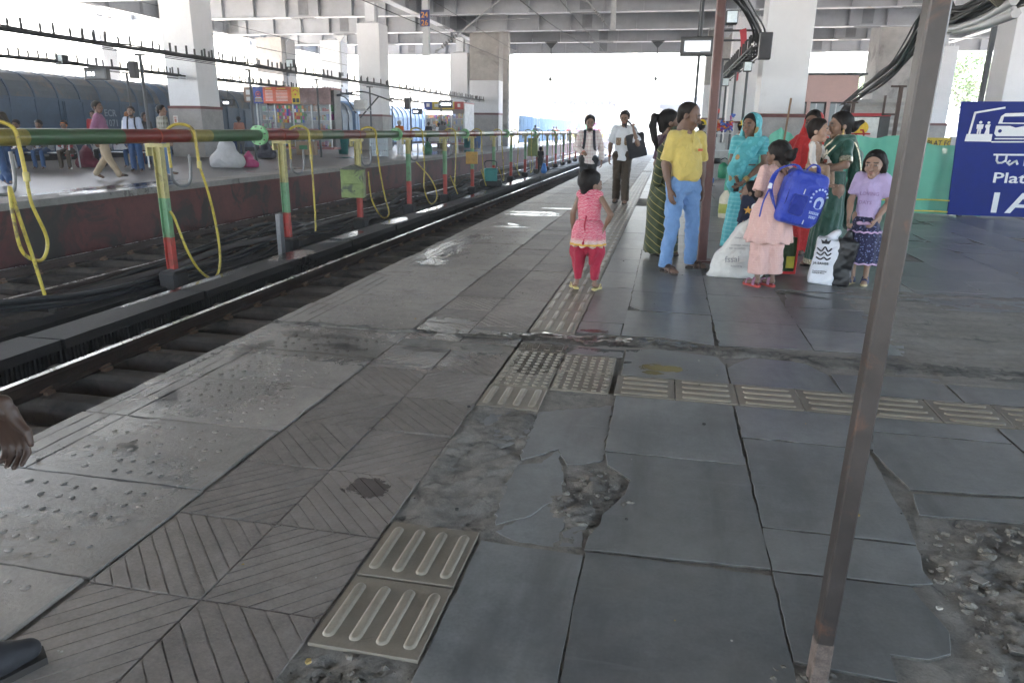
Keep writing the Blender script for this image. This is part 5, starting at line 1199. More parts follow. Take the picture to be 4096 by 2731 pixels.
def g_skirt(o, J, m, name='skirt', z0=None, z1=.05, r0=.13, r1=.2, pl=14, amp=.008, seed=3, sq=.85, cx=0, cy=0, mid=None, low=0):
    u = J['u']; S = SD(.0115*J['det'], .03); z0 = z0 if z0 is not None else J['waist'][2]; c = J['pelvis']; x, y = c[0], c[1]
    zm = (z0*.55+z1*.45); S.cone((x, y, z0), (x+cx*.4, y+cy*.4, zm), r0, mid if mid else (r0+r1)/2*1.06, (1, sq, 1)); S.cone((x+cx*.4, y+cy*.4, zm), (x+cx, y+cy, z1), mid if mid else (r0+r1)/2*1.06, r1, (1, sq, 1))
    def d(P):
        a = np.arctan2(P[:, 0]-x, P[:, 1]-y); k = np.clip((z0-P[:, 2])/(z0-z1), 0, 1); return amp*k*np.sin(a*pl+2*np.sin(P[:, 2]*6+seed)+1.2*np.sin(a*3+seed))+.004*wave3(P, 22, seed)
    S.disp.append(d); S.cuts.append(lambda G: G[..., 2]-z0); S.cuts.append(lambda G: z1-G[..., 2]-.01*np.sin(9*np.arctan2(G[..., 0]-x, G[..., 1]-y)))
    return S.build(name, m, o)
def g_band(o, J, m, pts, rs, name='drape', sq=(1, 1, 1), fold=.006, seed=4, cuts=(), vox=.0115, k=.03, f=40):
    S = SD(vox*J['det'], k); S.chain([np.array(p, float) for p in pts], rs, sq); S.disp.append(lambda P: fold*wave3(P, f, seed)); S.cuts += list(cuts); return S.build(name, m, o)
def sandals(o, J, ms, mst, name='sandal', style='cross', th=.022, sides='AB'):
    u = J['u']
    for s in sides:
        an, to = J['an'+s], J['to'+s]; he = an+np.array((0, .02*u, 0)); d = (to-he)*np.array((1, 1, 0)); L = np.linalg.norm(d)+.075*u; d /= np.linalg.norm(d); p = np.array((-d[1], d[0], 0)); z0 = max(0, min(he[2], to[2])-.045*u)
        c = he*np.array((1, 1, 0))-d*.035*u; out = []
        for t, w in ((0, .018), (.02, .03), (.2, .033), (.45, .032), (.72, .044), (.9, .036), (1, .014)): out.append((t, w))
        poly = [c+d*L*t+p*w*u for t, w in out]+[c+d*L*t-p*w*u for t, w in out[::-1]]; pl = [(q[0], q[1]) for q in poly]
        if np.cross(d[:2], p[:2]) > 0: pl = pl[::-1]
        mb = MB(); mb.prism(pl, z0+.001, z0+th*u, bev=.003); sd = mb.build(name, [ms], o); mb = MB(); top = z0+th*u
        def strap(t0, t1, h, r=.011):
            a = c+d*L*t0+p*.04*u; b_ = c+d*L*t1-p*.04*u; m_ = c+d*L*(t0+t1)/2; mb.tube(bez((a[0], a[1], top-.005), (a[0]*.7+m_[0]*.3, a[1]*.7+m_[1]*.3, top+h*.75), (m_[0], m_[1], top+h), (b_[0]*.7+m_[0]*.3, b_[1]*.7+m_[1]*.3, top+h*.75), (b_[0], b_[1], top-.005), n=5), r*u, 6)
        if style == 'cross': strap(.5, .72, .062*u); strap(.72, .52, .06*u); strap(.45, .45, .066*u, .012)
        elif style == 'thong':
            f = c+d*L*.86
            for q in (1, -1):
                a = c+d*L*.45+p*.036*u*q; mb.tube(bez((a[0], a[1], top), ((a[0]+f[0])/2+p[0]*.012*q, (a[1]+f[1])/2+p[1]*.012*q, top+.05*u), (f[0], f[1], top+.005), n=6), .009*u, 6)
        else: strap(.68, .68, .05*u, .013); strap(.22, .22, .09*u, .012); strap(.3, .36, .08*u, .01)
        mb.build('strap', [mst], sd)
def shoes(o, J, m, sides='AB', sole=None):
    u = J['u']
    for s in sides:
        an, to = J['an'+s], J['to'+s]; he = an+np.array((0, .02*u, -.012*u)); S = SD(.011*J['det'], .02); S.cone(he, to, .042*u, .034*u, (1, 1, .9)); S.cone(an, an+Zv(.03*u), .045*u, .042*u); S.cone(to, to+(to-he)*.18, .036*u, .028*u, (1.1, 1, .75)); S.cuts.append(lambda G: an[2]-.05*u-G[..., 2]); S.build('shoe', m, o)
def collar(o, J, m, r=.066, z=.012, name='collar', h=.022, op=.5):
    u = J['u']; nk = J['neck']; mb = MB(); P = []
    for a in np.linspace(-math.pi/2+op, 1.5*math.pi-op, 15): P.append((nk[0]+r*u*math.cos(a), nk[1]+r*u*math.sin(a)*.92-.004, nk[2]+z*u-.022*u*(1-math.sin(a))/2))
    mb.tube(P, h*u, 7); return mb.build(name, [m], o)
def backpack_straps(o, J, m, w=.02):
    u = J['u']
    for s in (-1, 1):
        x = s*.085*u; c = J['chest'][2]; n = J['neck'][2]; mb = MB(); P = bez((x, .06*u, n-.0*u), (x, -.01*u, n+.035*u), (x*1.02, -.085*u, n-.05*u), (x*1.1, -.125*u, c-.03*u), (x*1.3, -.09*u, c-.16*u), (x*1.4, 0, c-.2*u), n=6)
        for a, b_ in zip(P[:-1], P[1:]): mb.bar(a, b_, w*2*u, .012*u)
        mb.build('strap', [m], o)
SK1, SK2, SK3, SK4 = (.15, .085, .058), (.27, .165, .115), (.34, .215, .155), (.21, .125, .086)
# ------------------------------------------------------------------ the people on the near platform
M_brsand = mat('dark_brown_leather', (.05, .025, .018), .5); M_sole = mat('dark_sole', (.03, .025, .022), .7)
# man in the yellow polo shirt
CY = cloth('yellow_jersey', (.56, .44, .12), 'x', sheen=.2); CJ = cloth('light_denim', (.16, .3, .56), v=.22)
def gar(o, J):
    g_trous(o, J, CJ, 'jeans', top=.99, ex=.013, wide=.0, fold=.013, hem=.055)
    s = g_top(o, J, CY, 'polo_shirt', sl=.42, hem=.93, ex=.012, belly=.045, fold=.010, slex=.012, seed=11)
    collar(o, J, CY, .066, .024, h=.022)
    mb = MB(); mb.obox((.06, -.155, 1.235), (.05, .02, .022), (0, 0, .35)); mb.build('badge', [mat('orange_badge', (.55, .09, .03), .6)], o)
    mb = MB(); mb.box(-.008, .008, -.118, -.1, 1.3, 1.38); mb.build('placket', [CY], o)
    sandals(o, J, M_sole, M_brsand)
person('balding man in a yellow polo shirt and light blue jeans beside the red post', (.17, 7.64, 0), R(32), 1.69, SK1, ov=dict(anA=(-.17, -.03, .08), toA=(-.16, -.2, .035), knA=(-.125, -.03, .5), anB=(.2, .06, .08), toB=(.3, -.03, .035), knB=(.15, .02, .5), elA=(-.215, .03, 1.09), wrA=(-.2, -.06, .845), elB=(.225, .04, 1.09), wrB=(.22, .0, .845)), hy=R(46), hp=R(15), hairs='bald', face='must', build=1.0, gar=gar, hm=M_hairb, hands=('open', 'relax'))
# woman in the dark green striped sari behind him
CS = cloth('olive_gold_sari', (.035, .05, .02), 'diag', (.3, .26, .08), 1.0); CSB = cloth('dark_purple_print', (.05, .02, .04), 'dots', (.12, .06, .1), .6)
def gar(o, J):
    g_top(o, J, CSB, 'blouse', sl=.4, hem=1.02, ex=.014)
    g_skirt(o, J, CS, 'sari', z0=1.06, z1=.04, r0=.145, r1=.215, pl=8, amp=.006, mid=.2, sq=.9)
    g_band(o, J, CS, [(.1, -.12, 1.02), (.0, -.15, 1.2), (-.1, -.03, 1.4), (-.12, .12, 1.2), (-.12, .17, .85)], [.05, .06, .05, .05, .05], 'pallu', k=.04)
    sandals(o, J, M_sole, M_brsand)
person('woman with a ponytail in a dark olive sari with gold stripes behind the yellow-shirted man', (-.02, 8.62, 0), R(118), 1.64, SK1, hy=R(-12), hp=R(-4), fem=True, hairs='pony', w=.92, gar=gar)
# little girl in the pink top
CP1 = cloth('pink_ikat_cotton', (.55, .02, .09), 'ikat', (.62, .34, .36), .62); CP2 = cloth('crimson_dhoti', (.36, .01, .04), v=.2)
def gar(o, J):
    S = SD(.0095, .03)
    for s in 'AB':
        q = -1 if s == 'A' else 1
        S.cone((q*.04, 0, .46), (q*.08, .01, .36), .072, .074); S.cone((q*.08, .01, .36), (q*.082, .012, .1), .074, .03)
    S.cone((0, 0, .44), (0, 0, .52), .085, .075); S.disp.append(lambda P: .008*np.sin(np.arctan2(P[:, 0], P[:, 1])*9+P[:, 2]*14)+.005*wave3(P, 45, 4)); S.cuts.append(lambda G: .095+.35*np.clip(.06-np.abs(G[..., 0]), 0, .06)-G[..., 2]); S.build('dhoti_pants', CP2, o)
    g_top(o, J, CP1, 'sleeveless_top', sl=0, hem=.56, ex=.034, fold=.004, neck=.062, seed=5); g_skirt(o, J, CP1, 'peplum', z0=.64, z1=.405, r0=.1, r1=.165, pl=11, amp=.01, sq=.88, mid=.14)
    mb = MB(); mb.tube(bez((.0, .098, .68), (.01, .112, .6), (-.005, .125, .52), (.008, .135, .45)), .008, 6); mb.ell((.008, .136, .44), (.014, .012, .022)); mb.build('tassel_cord', [CP2], o)
    sandals(o, J, mat('pale_yellow_sole', (.5, .42, .18), .6), mat('pale_yellow_strap', (.6, .52, .26), .6), style='thong', th=.03)
person('small girl in a pink patterned sleeveless top and crimson dhoti pants, back turned', (-.66, 6.47, 0), R(172), 1.07, SK4, ov=dict(anA=(-.085, .02, .06), toA=(-.11, -.07, .03), anB=(.085, .02, .06), toB=(.15, -.055, .03), elA=(-.215, .085, .7), wrA=(-.15, .03, .57), elB=(.145, .02, .69), wrB=(.15, .0, .54)), hs=1.06, hy=R(-40), hp=R(2), hairs='short', gar=gar, w=.86, hands=('relax', 'relax'), thumbs=((0, 1, 0), None), det=.9, build=1.05)
# two men walking towards the camera
CWP = cloth('white_plaid_shirt', (.66, .6, .57), 'plaid', (.35, .08, .1), 1.0); CBK = cloth('black_trousers', (.016, .016, .018)); CBN = cloth('brown_trousers', (.045, .028, .014)); CWH = cloth('white_cotton', (.72, .74, .77), v=.06); M_strap = mat('navy_black_webbing', (.018, .02, .03), .7)
def gar(o, J):
    g_trous(o, J, CBK, top=1.0, ex=.01, hem=.06); g_top(o, J, CWP, sl=.97, hem=.8, ex=.02, flare=.02, seed=21); collar(o, J, CWP); backpack_straps(o, J, M_strap, .024)
    S = SD(.016, .04); S.box((0, .2, 1.15), (.11, .05, .16), .04); S.build('backpack', M_strap, o); sandals(o, J, M_sole, M_brsand)
    mb = MB(); mb.tube([(-.1+.034*math.cos(a), -.2+.02*math.sin(a), 1.005+.03*math.sin(a)) for a in np.linspace(0, 6.28, 10)[:-1]], .008, 6, True); mb.build('thread_bracelet', [mat('red_orange_thread', (.6, .12, .03), .7)], o)
person('bearded man in a white plaid shirt with a dark backpack, walking towards the camera', (-1.5, 14.1, 0), R(8), 1.68, SK4, ov=dict(knA=(-.08, -.1, .49), anA=(-.09, -.2, .09), toA=(-.1, -.34, .05), knB=(.085, -.04, .5), anB=(.09, .12, .13), toB=(.1, -.01, .04), elA=(-.235, .02, 1.1), wrA=(-.12, -.18, 1.0), elB=(.24, .05, 1.1), wrB=(.25, .0, .86)), hy=R(4), hp=R(8), face='beard', gar=gar, det=1.2, hands=('fist', 'relax'))
M_pock = cloth('brown_pattern_pocket', (.2, .13, .08), 'dots', (.5, .38, .25), .4)
def gar(o, J):
    g_trous(o, J, CBN, top=1.03, ex=.018, hem=.05, wide=.01); g_top(o, J, CWH, sl=.4, hem=.84, ex=.024, flare=.012, seed=31, slex=.03); collar(o, J, CWH)
    for s in (-1, 1):
        mb = MB(); mb.vplate([(s*.085-.052, .07), (s*.085-.052, -.05), (s*.085-.03, -.075), (s*.085+.03, -.075), (s*.085+.052, -.05), (s*.085+.052, .07)], -.012, .0); q = mb.build('pocket', [M_pock], o, (0, -.142, 1.21)); q.rotation_euler = (0, 0, s*.3)
    sandals(o, J, M_sole, M_brsand)
    mb = MB(); mb.tube([(-.265+.034*math.cos(a), -.0+.034*math.sin(a), .93) for a in np.linspace(0, 6.28, 10)[:-1]], .008, 6, True); mb.build('thread_bracelet', [mat('red_orange_thread', (.6, .12, .03), .7)], o)
person('bearded man in a white shirt with brown patterned pockets, walking towards the camera', (-.9, 14.9, 0), R(-4), 1.79, SK4, ov=dict(knA=(-.09, -.04, .53), anA=(-.1, .06, .12), toA=(-.11, -.08, .05), knB=(.09, -.1, .53), anB=(.1, -.12, .09), toB=(.12, -.27, .04), elA=(-.26, .03, 1.14), wrA=(-.265, -.0, .9), elB=(.3, -.12, 1.16), wrB=(.2, -.14, 1.44)), hy=R(0), hp=R(14), face='beard', gar=gar, det=1.2, hands=('relax', 'fist'))
S = SD(.018, .04); S.box((0, 0, .28), (.15, .05, .2), .03, rotz(.2)); S.disp.append(lambda P: .01*wave3(P, 14, 3)); o = S.build('shoulder_bag', cloth('black_bag_cloth', (.02, .02, .024)), None, (-.58, 14.85, .86)); o.rotation_euler = (0, R(-14), 0); tag(o, 'large black bag hanging from the shoulder of the white-shirted walking man', 'bag')
mb = MB(); mb.tube(bez((-.1, 0, .5), (-.13, 0, .68), (-.12, 0, .82), (-.02, 0, .7), (.08, 0, .5)), .018, 6); mb.build('bag_strap', [M_strap], o)

# woman in the turquoise sari
CT = cloth('turquoise_sari', (.1, .48, .54), 'rows', (.28, .68, .72), 1.0, r=.6, v=.16); CTF = cloth('turquoise_embroidered', (.1, .5, .56), 'spots', (.14, .56, .62), .9, r=.6, c3=(.4, .26, .1), v=.25); M_gold = mat('gold_jewellery', (.7, .5, .2), .3, .8)
def gar(o, J):
    g_top(o, J, CT, 'blouse', sl=.3, hem=1.05, ex=.014)
    g_skirt(o, J, CT, 'sari_skirt', z0=1.03, z1=.05, r0=.13, r1=.19, pl=16, amp=.008, cx=-.03, cy=-.03, mid=.16)
    g_band(o, J, CTF, [(.1, -.05, 1.33), (.0, -.1, 1.18), (-.08, -.13, 1.0), (-.1, -.12, .8), (-.07, -.1, .72)], [.1, .11, .1, .075, .04], 'sari_drape', sq=(1, .75, 1), fold=.011, f=30, seed=9, cuts=[lambda G: G[..., 2]-1.36])
    g_band(o, J, CTF, [(-.12, .02, 1.28), (-.14, .0, 1.0), (-.12, -.04, .74)], [.055, .06, .04], 'hanging_drape', fold=.011, f=34, seed=10)
    hc, Rm = J['hc'], J['Rm']; S = SD(.0095, .02)
    for a, b, r in (((0, .02, .04), (0, .03, .04), .112), ((0, .04, -.02), (0, .05, -.1), .098), ((.0, .06, -.1), (.02, .07, -.28), .1)): S.cone(Rm@np.array(a)+hc, Rm@np.array(b)+hc, r)
    for q in (-1, 1): S.cone(Rm@np.array((q*.08, .0, -.02))+hc, Rm@np.array((q*.1, .0, -.2))+hc, .035, .05); S.cone(Rm@np.array((q*.1, .0, -.2))+hc, Rm@np.array((q*.08, -.08, -.32))+hc, .05, .05)
    RI = Rm.T
    def inner(G):
        q = (G-hc)@RI.T; e = np.sqrt(((q-np.array((0, .0, .018)))/np.array((.093, .12, .108))).__pow__(2).sum(-1)); n_ = np.sqrt(((q-np.array((0, -.07, -.09)))/np.array((.078, .16, .14))).__pow__(2).sum(-1)); fr_ = np.where(q[..., 1] < -.055, 1.0, -1.0)*.05
        return np.maximum(np.maximum((1-e)*.09, (1-n_)*.09), np.where((q[..., 1] < -.05) & (q[..., 2] > -.13), .05, -.05))
    S.cuts.append(inner); S.disp.append(lambda P: .005*wave3(P, 50, 7)); S.build('veil', CTF, o)
    for q in (-1, 1): mb = MB(); c = Rm@np.array((q*.078, .0, -.05))+hc; mb.ell(tuple(c), (.012, .012, .016)); mb.ell((c[0], c[1], c[2]-.028), (.009, .009, .012)); mb.build('earring', [M_gold], o)
    for s in 'AB':
        w_, e_ = J['wr'+s], J['el'+s]; d = (w_-e_)/np.linalg.norm(w_-e_); mb = MB()
        for k in range(4): c = w_-d*(.03+.014*k); x_ = np.cross(d, (0, 0, 1.)); x_ /= np.linalg.norm(x_); y_ = np.cross(d, x_); mb.tube([tuple(c+.034*(x_*math.cos(a)+y_*math.sin(a))) for a in np.linspace(0, 6.28, 13)[:-1]], .0045, 5, True)
        mb.build('bangles', [M_gold], o)
    mb = MB(); mb.obox((-.03, -.24, .78), (.06, .02, .1), (.3, 0, .3)); mb.build('phone', [mat('brown_phone', (.05, .03, .03), .4)], o); sandals(o, J, M_sole, M_brsand, style='thong')
person('young woman in a turquoise sari with veil over her hair, hands clasped', (.93, 9.25, 0), R(-22), 1.62, (.22, .125, .085), ov=dict(elA=(-.2, .02, 1.06), wrA=(-.045, -.2, .87), elB=(.2, .0, 1.06), wrB=(.03, -.2, .84), shA=(-.16, .01, 1.31), shB=(.16, .01, 1.31)), hy=R(-16), hp=R(0), fem=True, hairs='bunlow', face='bindi', gar=gar, w=.9, hands=('relax', 'relax'), build=.9)
# small child with a star on the back
CN = cloth('navy_jersey', (.012, .016, .045)); M_star = mat('orange_star', (.7, .35, .06), .6)
def gar(o, J):
    g_top(o, J, CN, 'navy_jersey', sl=.9, hem=.36, ex=.014); g_trous(o, J, CN, 'navy_trousers', top=.45)
    P = []
    for k in range(10): a = math.pi/2+k*math.pi/5; r_ = .048 if k % 2 == 0 else .02; P.append((r_*math.cos(a), r_*math.sin(a)))
    mb = MB(); mb.vplate(P[::-1], 0, .012); q = mb.build('star_print', [M_star], o, (.062, .08, .6)); q.rotation_euler = (R(-8), 0, R(-35))
person('toddler in a navy jersey with an orange star, behind the white sack', (.9, 8.3, 0), R(-152), .9, SK2, hs=.98, hy=R(52), hp=R(-12), hairs='bunlow', gar=gar, w=.85, build=1.1)
# girl in the pale pink dress carrying the blue backpack
CPD = cloth('pale_pink_cotton', (.66, .42, .38), 'plaid', (.72, .5, .46), .35, v=.1)
def gar(o, J):
    g_trous(o, J, CPD, 'salwar', top=.7, ex=.03, wide=.03, hem=.13, fold=.008)
    g_skirt(o, J, CPD, 'kurta_skirt', z0=.86, z1=.43, r0=.12, r1=.22, pl=12, amp=.012, sq=.9); g_top(o, J, CPD, 'kurta', sl=.42, hem=.74, ex=.015, flare=.01, slex=.024, seed=41)
    sandals(o, J, mat('red_insole', (.4, .05, .04), .6), mat('mauve_strap', (.3, .13, .22), .5), style='strap', th=.03)
    mb = MB(); c = J['Rm']@np.array((.03, .1, .05))*.95+J['hc']; mb.tube(bez(tuple(c+np.array((-.03, .0, -.01))), tuple(c+np.array((0, .012, .008))), tuple(c+np.array((.03, -.0, .0)))), .009, 6); mb.build('hair_clip', [mat('orange_clip', (.75, .17, .05), .5)], o)
person('girl in a pale pink dress seen from behind, holding a blue backpack', (.97, 7.06, 0), R(-162), 1.335, SK1, ov=dict(elA=(-.19, .05, .86), wrA=(-.03, .14, 1.05), elB=(.17, .05, .87), wrB=(.08, -.1, .85), toA=(-.02, -.1, .03), toB=(.13, -.1, .03), anA=(-.07, .02, .07), anB=(.08, .03, .07)), hs=1.06, hy=R(28), hp=R(6), fem=True, hairs='bun', gar=gar, w=.9, hands=('fist', 'relax'))
# woman in the red veil
CR = cloth('red_sari', (.5, .02, .022), 'dots', (.55, .05, .04), .4, v=.2)
def gar(o, J):
    g_top(o, J, CR, 'blouse', sl=.36, hem=1.0, ex=.016); g_skirt(o, J, CR, 'sari', z0=1.05, z1=.04, r0=.14, r1=.2, pl=12)
    hc, Rm = J['hc'], J['Rm']; S = SD(.011, .025); S.cone(hc+Rm@np.array((0, .02, .035)), hc+Rm@np.array((0, .04, .0)), .108); S.cone(hc+Rm@np.array((0, .05, 0)), hc+Rm@np.array((0, .08, -.25)), .1, .12); S.chain([hc+Rm@np.array((-.07, .0, -.05)), hc+Rm@np.array((-.11, -.04, -.3)), hc+Rm@np.array((-.1, -.06, -.65))], [.045, .07, .06])
    RI = Rm.T
    def inner(G): q = (G-hc)@RI.T; return np.where((q[..., 1] < -.048+.0*q[..., 2]) & (q[..., 2] > -.14) & (np.abs(q[..., 0]) < .1), .05, -.05)
    S.cuts.append(inner); S.disp.append(lambda P: .006*wave3(P, 45, 8)); S.build('veil', CR, o); sandals(o, J, M_sole, M_brsand, style='thong')
person('woman in a red sari and veil with hand on hip behind the green-sari woman', (1.62, 9.25, 0), R(-38), 1.66, SK1, ov=dict(elA=(-.33, .02, 1.19), wrA=(-.17, -.03, 1.04)), hy=R(10), fem=True, hairs='bunlow', gar=gar, w=.92)
# woman in the green sari with a child on her arm
CG = cloth('bottle_green_silk', (.008, .075, .05), r=.5, sheen=.3, v=.3); M_seq = mat('silver_sequins', (.42, .4, .3), .3, .6, v=.6, s=60)
def gar(o, J):
    g_top(o, J, CG, 'blouse', sl=.4, hem=1.08, ex=.012); g_skirt(o, J, CG, 'sari_skirt', z0=1.03, z1=.04, r0=.135, r1=.2, pl=15, amp=.011, mid=.165)
    g_band(o, J, CG, [(-.12, -.1, .98), (-.02, -.14, 1.15), (.1, -.05, 1.34), (.13, .06, 1.36)], [.05, .055, .05, .045], 'sari_drape', fold=.006)
    g_band(o, J, CG, [(.11, .06, 1.36), (.1, .16, 1.2), (.09, .2, .9), (.08, .2, .48)], [.045, .06, .07, .06], 'pallu', fold=.012, f=30)
    mb = MB()
    for P in (bez((.13, .02, 1.39), (.155, .13, 1.25), (.16, .22, .9), (.15, .22, .46)), bez((.075, -.05, 1.4), (.0, -.17, 1.24), (-.1, -.17, 1.05)), bez((.12, -.02, 1.38), (.07, -.16, 1.2), (-.03, -.2, 1.0))):
        for a, b in zip(P[:-1], P[1:]): mb.bar(a, b, .03, .012)
    for s in 'AB':
        p = J['sh'+s]*.22+J['el'+s]*.78; d = (J['el'+s]-J['sh'+s]); d /= np.linalg.norm(d); mb.cyl(tuple(p-d*.03), tuple(p+d*.02), .066, 12)
    for a in np.linspace(0, 6.28, 40)[:-1]: mb.obox((.203*math.cos(a), .173*math.sin(a), .07), (.036, .012, .05), (0, 0, a+R(90)))
    tag(mb.build('sequin_border', [M_seq], o), kind='stuff')
    c = J['Rm']@np.array((.08, .01, -.05))+J['hc']; mb = MB(); mb.ell(tuple(c), .013); mb.ell((c[0], c[1], c[2]-.03), (.014, .014, .018)); mb.build('earring', [M_gold], o)
    mb = MB(); mb.tube(bez((-.06, .04, 1.37), (-.03, -.1, 1.3), (.0, -.14, 1.22), (.04, -.09, 1.32), (.07, .03, 1.38)), .004, 5); mb.build('necklace', [M_gold], o); sandals(o, J, M_sole, M_brsand, style='thong')
person('woman in a bottle green sari with silver borders, holding a toddler', (1.72, 8.3, 0), R(-66), 1.62, SK2, ov=dict(elA=(-.2, -.02, 1.1), wrA=(-.12, -.24, 1.02), elB=(.23, -.04, 1.1), wrB=(.05, -.26, 1.02)), hy=R(-14), hp=R(2), fem=True, hairs='bun', face='bindi', gar=gar, w=.95, hands=('open', 'open'), thumbs=((0, 0, 1), (0, 0, 1)))
# the toddler she carries
CB = cloth('beige_waistcoat', (.33, .22, .15), 'dots', (.4, .28, .2), .5); CW = cloth('cream_knit', (.68, .64, .6))
def gar(o, J):
    g_top(o, J, CW, 'cream_jumper', sl=.96, hem=.34, ex=.012); g_top(o, J, CB, 'waistcoat', sl=0, hem=.33, ex=.024, neck=.1); g_trous(o, J, CB, 'trousers', top=.4, ex=.014)
    mb = MB(); mb.ell((.03, -.105, .52), (.02, .008, .026)); mb.build('badge', [mat('cream_badge', (.6, .52, .4), .6)], o)
    text_on('chest_lettering', 'JUNI', .05, mat('rust_print', (.3, .08, .05), .7), o, (-.05, -.116, .41))
person('toddler in a beige waistcoat carried on the green-sari woman\'s arm', (1.475, 8.12, .71), R(62), .84, SK3, ov=dict(hipA=(-.06, 0, .36), hipB=(.06, 0, .36), pelvis=(0, 0, .37), waist=(0, 0, .43), chest=(0, 0, .52), neck=(0, .01, .61), shA=(-.1, 0, .585), shB=(.1, 0, .585), elA=(-.13, -.02, .46), wrA=(-.12, -.06, .36), elB=(.14, -.06, .47), wrB=(.08, -.13, .4), knA=(-.09, -.16, .35), knB=(.1, -.14, .35), anA=(-.09, -.18, .2), anB=(.1, -.17, .2), toA=(-.09, -.25, .18), toB=(.1, -.24, .18)), hs=1.0, hy=R(8), hairs='boy', gar=gar, hm=M_hairb, thumbs=((0, 0, 1), None))
# girl in the lavender top
CLV = cloth('lavender_jersey', (.5, .4, .64), v=.14); CNS = cloth('navy_print_skirt', (.012, .014, .06), 'dots', (.16, .18, .34), .35); M_lace = mat('lilac_lace', (.6, .42, .62), .7)
def gar(o, J):
    g_skirt(o, J, CNS, 'tiered_skirt', z0=.66, z1=.22, r0=.105, r1=.175, pl=14, amp=.009, sq=.9)
    mb = MB()
    for z_, r_ in ((.52, .142), (.225, .178)):
        P = [(r_*1.03*math.cos(a), r_*.93*math.sin(a), z_+.006*math.sin(a*14)) for a in np.linspace(0, 6.2832, 57)[:-1]]; mb.tube(P, .009, 6, True)
    mb.build('lace_trim', [M_lace], o); mb = MB()
    for s in (-1, 1): mb.ell((s*.032, -.118, .6), (.032, .012, .02)); 
    mb.ell((0, -.124, .6), (.01, .012, .012)); mb.build('bow', [M_lace], o)
    g_top(o, J, CLV, 'lavender_top', sl=.36, hem=.62, ex=.014, flare=.008, slex=.03, seed=51)
    for tx, z_ in (('LOVING', .86), ('DAYS', .78)): text_on('print_lettering', tx, .045, mat('grey_print', (.3, .2, .38), .7), o, (-.07, -.113, z_))
    sandals(o, J, mat('cream_sole', (.5, .42, .25), .6), mat('navy_strap', (.02, .03, .09), .5), style='strap', th=.028)
person('girl in a lavender top and navy print skirt holding a white and black bag', (1.885, 7.41, 0), R(-24), 1.26, SK3, ov=dict(elA=(-.155, -.03, .8), wrA=(-.13, -.14, .62), elB=(.165, .03, .8), wrB=(.1, -.1, .64), anA=(-.05, .02, .06), toA=(-.08, -.075, .028), anB=(.06, .05, .06), toB=(.07, -.05, .028)), hs=1.1, hy=R(-4), hp=R(2), fem=True, hairs='bob', gar=gar, w=.9, hands=('fist', 'relax'), det=.9)

# ------------------------------------------------------------------ luggage of the group
CBL = cloth('royal_blue_nylon', (.01, .04, .4), r=.45, v=.15); M_lblue = mat('pale_blue_print', (.45, .55, .8), .6)
bp = empty('backpack', (1.19, 6.93, .85), R(8), 'royal blue backpack with pale lettering, carried by the girl in pale pink', 'backpack'); bp.rotation_euler = (R(4), R(13), R(8)); bp.scale = (.92, .92, .95)
S = SD(.011, .05); S.box((0, 0, 0), (.13, .075, .2), .05); S.box((.0, .02, -.02), (.15, .05, .17), .05); S.disp.append(lambda P: .005*wave3(P, 18, 2)+.003*wave3(P, 50, 3)); S.build('main_body', CBL, bp)
S = SD(.01, .03); S.box((.13, -.015, -.03), (.035, .07, .15), .035); S.disp.append(lambda P: .004*wave3(P, 30, 5)); S.build('front_pocket', CBL, bp)
for yy, w_, h_, cx, cz in ((-.108, .165, .235, 0, 0), (-.112, .045, .17, .15, -.03)):
    mb = MB(); mb.tube(bez(*[(cx+w_*math.copysign(abs(math.cos(a))**.45, math.cos(a)), yy, cz+h_*math.copysign(abs(math.sin(a))**.45, math.sin(a))) for a in np.linspace(0, 6.2832, 25)], n=2), .0055, 5); mb.build('piping', [cloth('dark_blue_piping', (.005, .018, .2))], bp)
S = SD(.009, .02); S.box((-.045, -.125, -.06), (.055, .012, .08), .016); S.disp.append(lambda P: .004*wave3(P, 60, 6)); S.build('mesh_side_pocket', cloth('blue_mesh', (.008, .025, .26)), bp)
for P in (bez((-.1, -.06, .22), (-.2, -.12, .28), (-.32, -.08, .2), (-.33, -.03, .05), (-.24, .0, -.1), (-.16, .0, -.2), n=8), bez((-.05, -.02, .25), (-.02, -.03, .31), (.04, -.03, .31), (.07, -.02, .25), n=5)):
    mb = MB()
    for a, b in zip(P[:-1], P[1:]): mb.bar(a, b, .045, .014)
    mb.build('strap', [CBL], bp)
mb = MB(); mb.tube(bez((-.33, -.03, .0), (-.345, -.04, -.12), (-.33, -.04, -.26)), .008, 5); mb.build('loose_strap_end', [CBL], bp); mb = MB(); mb.obox((-.335, -.045, .04), (.035, .014, .05), (0, 0, .2)); mb.obox((-.03, -.13, .07), (.008, .008, .05)); mb.obox((-.13, -.12, .02), (.008, .008, .04)); mb.obox((.06, -.13, -.2), (.008, .008, .04)); mb.build('buckles_and_pulls', [mat('pale_metal', (.6, .62, .66), .35, .6)], bp); bp.children[-1]['kind'] = 'stuff'
mb = MB(); mb.tube([(.135+.042*math.cos(a), -.139, -.0+.055*math.sin(a)) for a in np.linspace(0, 6.28, 19)[:-1]], .0035, 5, True); mb.vplate([(.1, -.045), (.1, .02), (.118, .045), (.135, .05), (.152, .045), (.17, .02), (.17, -.045), (.158, -.045), (.158, .01), (.135, .03), (.112, .01), (.112, -.045)], -.141, -.13); mb.build('round_emblem', [M_lblue], bp)
mb = MB()
for k in range(9): a = R(200-22*k); mb.obox((.125+.075*math.cos(a), -.137, .03+.095*math.sin(a)), (.016, .004, .018), (0, -a+R(90), 0))
